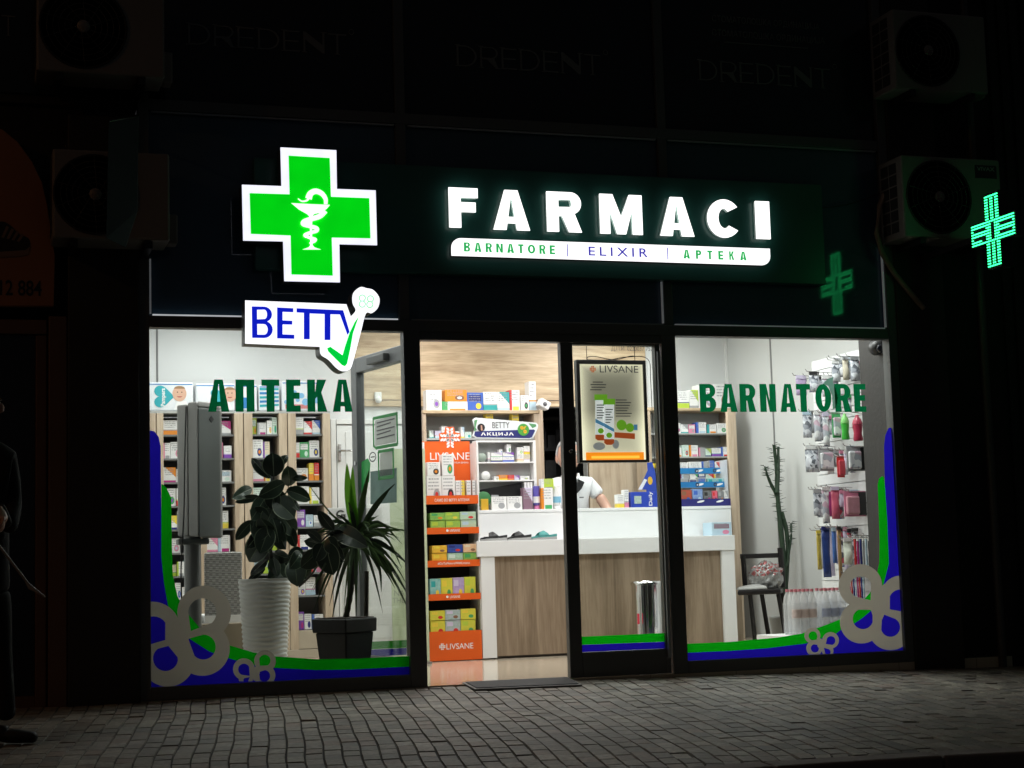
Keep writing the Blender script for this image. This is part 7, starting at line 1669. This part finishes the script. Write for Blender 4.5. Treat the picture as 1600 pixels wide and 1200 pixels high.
def head(parent, c, face, hair_m, scale=1., bald=.25):
    """head with features, looking along `face` (unit vector, horizontal)"""
    f = Vector(face).normalized(); s = f.cross(Vector((0, 0, 1))).normalized(); u = Vector((0, 0, 1)); k = scale
    def pt(a, b_, h): return Vector(c) + s * (a * k) + f * (b_ * k) + u * (h * k)
    Mx = Matrix(((s.x, f.x, 0, c[0]), (s.y, f.y, 0, c[1]), (0, 0, 1, c[2]), (0, 0, 0, 1))) @ Matrix.Scale(k, 4)
    b = MB(); b.ell((0, 0, 0), (.078, .098, .118), 26, 18)
    for i, v in enumerate(b.v):
        x, y, z = v
        if z < -.02: t_ = min(1, (-.02 - z) / .1); x *= 1 - .34 * t_; y = y * (1 - .18 * t_) + .012 * t_
        if y > .06 and -.03 < z < .03: y -= .006 * (1 - abs(x) / .05) if abs(x) < .05 else 0
        b.v[i] = (x, y, z)
    b.ell((0, .095, -.012), (.014, .022, .026), 10, 7); b.ell((0, .102, -.024), (.017, .014, .011), 10, 6)      # nose
    for sx in (-1, 1): b.ell((sx * .079, -.008, -.012), (.010, .02, .032), 10, 8)                              # ears
    b.ell((0, .082, -.062), (.024, .012, .007), 12, 6, 1)
    for sx in (-1, 1):
        b.ell((sx * .031, .083, .012), (.013, .009, .008), 10, 6, 2); b.ell((sx * .031, .0905, .012), (.005, .003, .005), 8, 5, 3)
        b.ell((sx * .032, .088, .03), (.018, .007, .004), 8, 5, 4)
    b.xf(Mx); h = b.build('head', [M_skin, mat('lips', (.42, .16, .13), .5), mat('eye_white', (.7, .7, .68), .3), mat('iris', (.03, .025, .02), .2), hair_m], parent)
    b = MB(); b.ell((0, -.012, .018), (.084, .1, .112), 26, 16)
    keep = []
    for i, v in enumerate(b.v):
        x, y, z = v; lim = .055 - bald * .1 if y < .03 else .075
        if y > .02 and z < .07: y = .02 - .02
        if z < -.05: x *= .9; y = max(y, -.095)
        b.v[i] = (x * (1 + .02 * math.sin(40 * z + 30 * x)), y, max(z, -.06))
    b.xf(Mx); b.build('hair', hair_m, parent)
    return pt
def hand(parent, wrist, dirv, up, m, curl=.5, k=1., right=True):
    """palm, four unequal bent fingers and a thumb, one skinned mesh per hand"""
    d = Vector(dirv).normalized(); n = Vector(up).normalized(); n = (n - d * n.dot(d)).normalized(); s = d.cross(n) * (1 if right else -1)
    W = Vector(wrist); J = [(W, (.024 * k, .017 * k)), (W + d * .045 * k, (.034 * k, .015 * k)), (W + d * .082 * k, (.036 * k, .013 * k))]; E_ = [(0, 1), (1, 2)]
    for i, (off, L) in enumerate(((-.027, .070), (-.009, .078), (.009, .074), (.026, .058))):
        pr = 2; q = W + d * .086 * k + s * off * k; J.append((q, .0095 * k)); E_.append((2, len(J) - 1)); an = 0
        for j, fr in enumerate((.45, .32, .23)):
            an += curl * (.5, .75, .6)[j]; q = q + (d * math.cos(an) - n * math.sin(an)) * (L * fr * k); J.append((q, (.0088 - .0009 * j) * k)); E_.append((len(J) - 2, len(J) - 1))
    q = W + d * .03 * k - s * .026 * k; J.append((q, .012 * k)); E_.append((1, len(J) - 1))
    for j, L in enumerate((.034, .028, .022)):
        q = q + (d * .75 - s * (.65 - .25 * j) - n * (.25 * curl * (j + 1))).normalized() * L * k; J.append((q, (.0105 - .001 * j) * k)); E_.append((len(J) - 2, len(J) - 1))
    return skin_body('hand', J, E_, m, parent, 2)

# pharmacist behind the counter, facing the door
YPH = 3.32
px_ = at(887, 720, YPH); ph = thing('person', 'grey haired man with glasses in a white polo shirt standing behind the counter', 'person', (px_.x, YPH, 0))
X = px_.x; zh = at(886, 714, YPH).z; zs_ = at(900, 748, YPH).z
M_polo = mat('white_polo', (.7, .71, .72), .75, 0, .03, 6, .15, 12); M_greyhair = mat('grey_hair', (.42, .42, .42), .6, 0, .2, 60, .4, 200); M_trous = mat('dark_trousers', (.02, .02, .025), .8)
J = [((X + .02, YPH + .02, .95), (.16, .11)), ((X + .02, YPH + .02, 1.12), (.165, .115)), ((X + .015, YPH + .01, 1.28), (.175, .12)), ((X + .01, YPH + .01, zs_ - .06), (.15, .10)), ((X + .005, YPH, zs_ + .02), (.07, .065)),
     ((X - .175, YPH, zs_ - .055), .068), ((X - .225, YPH - .02, zs_ - .20), .062), ((X + .185, YPH, zs_ - .045), .07), ((X + .235, YPH - .02, zs_ - .115), .068), ((X + .262, YPH - .04, zs_ - .155), .064), ((X - .235, YPH - .06, zs_ - .28), .058)]
skin_body('shirt', J, [(0, 1), (1, 2), (2, 3), (3, 4), (3, 5), (5, 6), (6, 10), (3, 7), (7, 8), (8, 9)], M_polo, ph)
J = [((X + .02, YPH + .02, .92), (.15, .10)), ((X - .07, YPH + .02, .80), .085), ((X - .08, YPH + .02, .45), .06), ((X - .08, YPH + .03, .06), .05), ((X - .08, YPH - .1, .03), .04), ((X + .11, YPH + .02, .80), .085), ((X + .12, YPH + .02, .45), .06), ((X + .12, YPH + .03, .06), .05), ((X + .12, YPH - .1, .03), .04)]
skin_body('trousers', J, [(0, 1), (1, 2), (2, 3), (3, 4), (0, 5), (5, 6), (6, 7), (7, 8)], M_trous, ph)
wr = (X + .30, YPH - .26, 1.06); wl = (X - .20, YPH - .27, 1.06)
J = [((X + .255, YPH - .035, zs_ - .14), .05), ((X + .305, YPH - .08, zs_ - .25), .046), (wr, .028)]; skin_body('forearm', J, [(0, 1), (1, 2)], M_skin, ph)
J = [((X - .235, YPH - .06, zs_ - .26), .048), ((X - .24, YPH - .14, zs_ - .36), .042), (wl, .028)]; skin_body('forearm', J, [(0, 1), (1, 2)], M_skin, ph)
hand(ph, wr, (-.2, -1, -.25), (0, -.2, 1), M_skin, .5, 1., True); hand(ph, wl, (.2, -1, -.25), (0, -.2, 1), M_skin, .5, 1., False)
J = [((X + .003, YPH, zs_ - .02), .056), ((X, YPH - .01, zs_ + .06), .054), ((X, YPH - .012, zh - .06), .056)]; skin_body('neck', J, [(0, 1), (1, 2)], M_skin, ph)
head(ph, (X, YPH - .02, zh), (-.12, -1, 0), M_greyhair, 1.24)
b = MB()
for sx in (-1, 1): b.lathe([(.018, 0), (.022, -.002), (.022, .002), (.018, 0)], (X + sx * .031 - .014, YPH - .122, zh + .01), 18, axis='Y'); b.tube([(X + sx * .055 - .012, YPH - .12, zh + .012), (X + sx * .08, YPH - .01, zh + .012)], .002, 5)
b.build('glasses', M_blackmetal, ph)
b = MB(); b.tube(smooth([(X - .075, YPH - .045, zs_ + .02), (X - .02, YPH - .105, zs_ - .015), (X + .05, YPH - .095, zs_ + .0), (X + .08, YPH - .03, zs_ + .035)], n=4), .013, 8); b.build('collar', M_polo, ph)
b = MB(); b.prism([(X + .045, zs_ - .01), (X + .10, zs_ - .035), (X + .075, zs_ - .09), (X + .03, zs_ - .13), (X + .02, zs_ - .06)], YPH - .128, YPH - .116); b.build('dark_strap', M_black, ph, .004)
b = MB(); b.box(X + .05, YPH - .135, zs_ - .17, X + .085, YPH - .121, zs_ - .16); b.build('chest_print', M_greytext, ph)

# passer-by at the left edge, mostly outside the picture
pf = gp(38, 1164, .0); PX_, PY_ = pf.x, pf.y; g0 = ground_z(PX_, PY_); 
pb = thing('person', 'passer-by in dark coat and trousers holding a thin stick at the left edge', 'person', (PX_ - .2, PY_, g0))
M_coat = mat('dark_coat', (.006, .006, .007), .85, 0, .2, 8, .2, 30); M_shoe = mat('dark_shoe', (.008, .008, .008), .5)
BX, BY = PX_ - .21, PY_ + .02
J = [((BX, BY, g0 + .92), (.15, .11)), ((BX, BY, g0 + 1.12), (.155, .12)), ((BX - .01, BY, g0 + 1.36), (.165, .115)), ((BX - .01, BY, g0 + 1.50), (.06, .06)), ((BX - .18, BY, g0 + 1.37), .065), ((BX - .22, BY, g0 + 1.1), .055), ((BX - .2, BY - .12, g0 + .9), .045),
     ((BX + .13, BY, g0 + 1.37), .06), ((BX + .15, BY - .03, g0 + 1.13), .052), ((BX + .13, BY - .16, g0 + 1.02), .043), ((BX, BY, g0 + .70), (.17, .13))]
skin_body('coat', J, [(0, 1), (1, 2), (2, 3), (2, 4), (4, 5), (5, 6), (2, 7), (7, 8), (8, 9), (0, 10)], M_coat, pb)
J = [((BX, BY, g0 + .8), (.12, .1)), ((BX + .08, BY, g0 + .68), .08), ((BX + .10, BY + .0, g0 + .44), .058), ((BX + .13, BY + .02, g0 + .11), .048), ((BX - .09, BY, g0 + .68), .08), ((BX - .10, BY - .03, g0 + .44), .058), ((BX - .14, BY + .12, g0 + .13), .048)]
skin_body('trousers', J, [(0, 1), (1, 2), (2, 3), (0, 4), (4, 5), (5, 6)], M_coat, pb)
for sx, (x, y, z) in ((1, (BX + .13, BY + .02, g0)), (-1, (BX - .14, BY + .12, g0))):
    J = [((x - .02, y + .01, z + .10), .05), ((x - .03, y + .01, z + .045), (.045, .042)), ((x + .06, y - .01, z + .04), (.045, .035)), ((x + .145, y - .03, z + .03), (.036, .027))]; skin_body('shoe', J, [(0, 1), (1, 2), (2, 3)], M_shoe, pb)
hw = at(1, 800, BY - .2)
J = [((BX + .13, BY - .15, g0 + 1.03), .034), (tuple(hw + Vector((-.01, .03, .04))), .027)]; skin_body('forearm', J, [(0, 1)], M_coat, pb)
hand(pb, hw + Vector((-.01, .02, .03)), (.25, -.35, -.8), (1, 0, .2), M_skin, .9, .95, True)
head(pb, (BX + .0, BY, g0 + 1.63), (.9, -.3, 0), mat('dark_hair', (.015, .012, .01), .6, 0, .2, 60), 1.0)
J = [((BX - .005, BY, g0 + 1.47), .052), ((BX, BY, g0 + 1.56), .05)]; skin_body('neck', J, [(0, 1)], M_skin, pb)
b = MB(); q0, q1 = at(-30, 815, BY - .22), at(70, 933, BY - .25); b.tube([q0, at(44, 912, BY - .24), q1], [.006, .006, .0045], 8); b.tube([at(40, 908, BY - .24), at(46, 918, BY - .24), at(69, 931, BY - .25)], [.004, .008, .004], 8)
tag(b.build('thin_stick', mat('stick_pale', (.3, .28, .26), .4)), 'thin pale stick held by the passer-by at the left edge', 'stick')
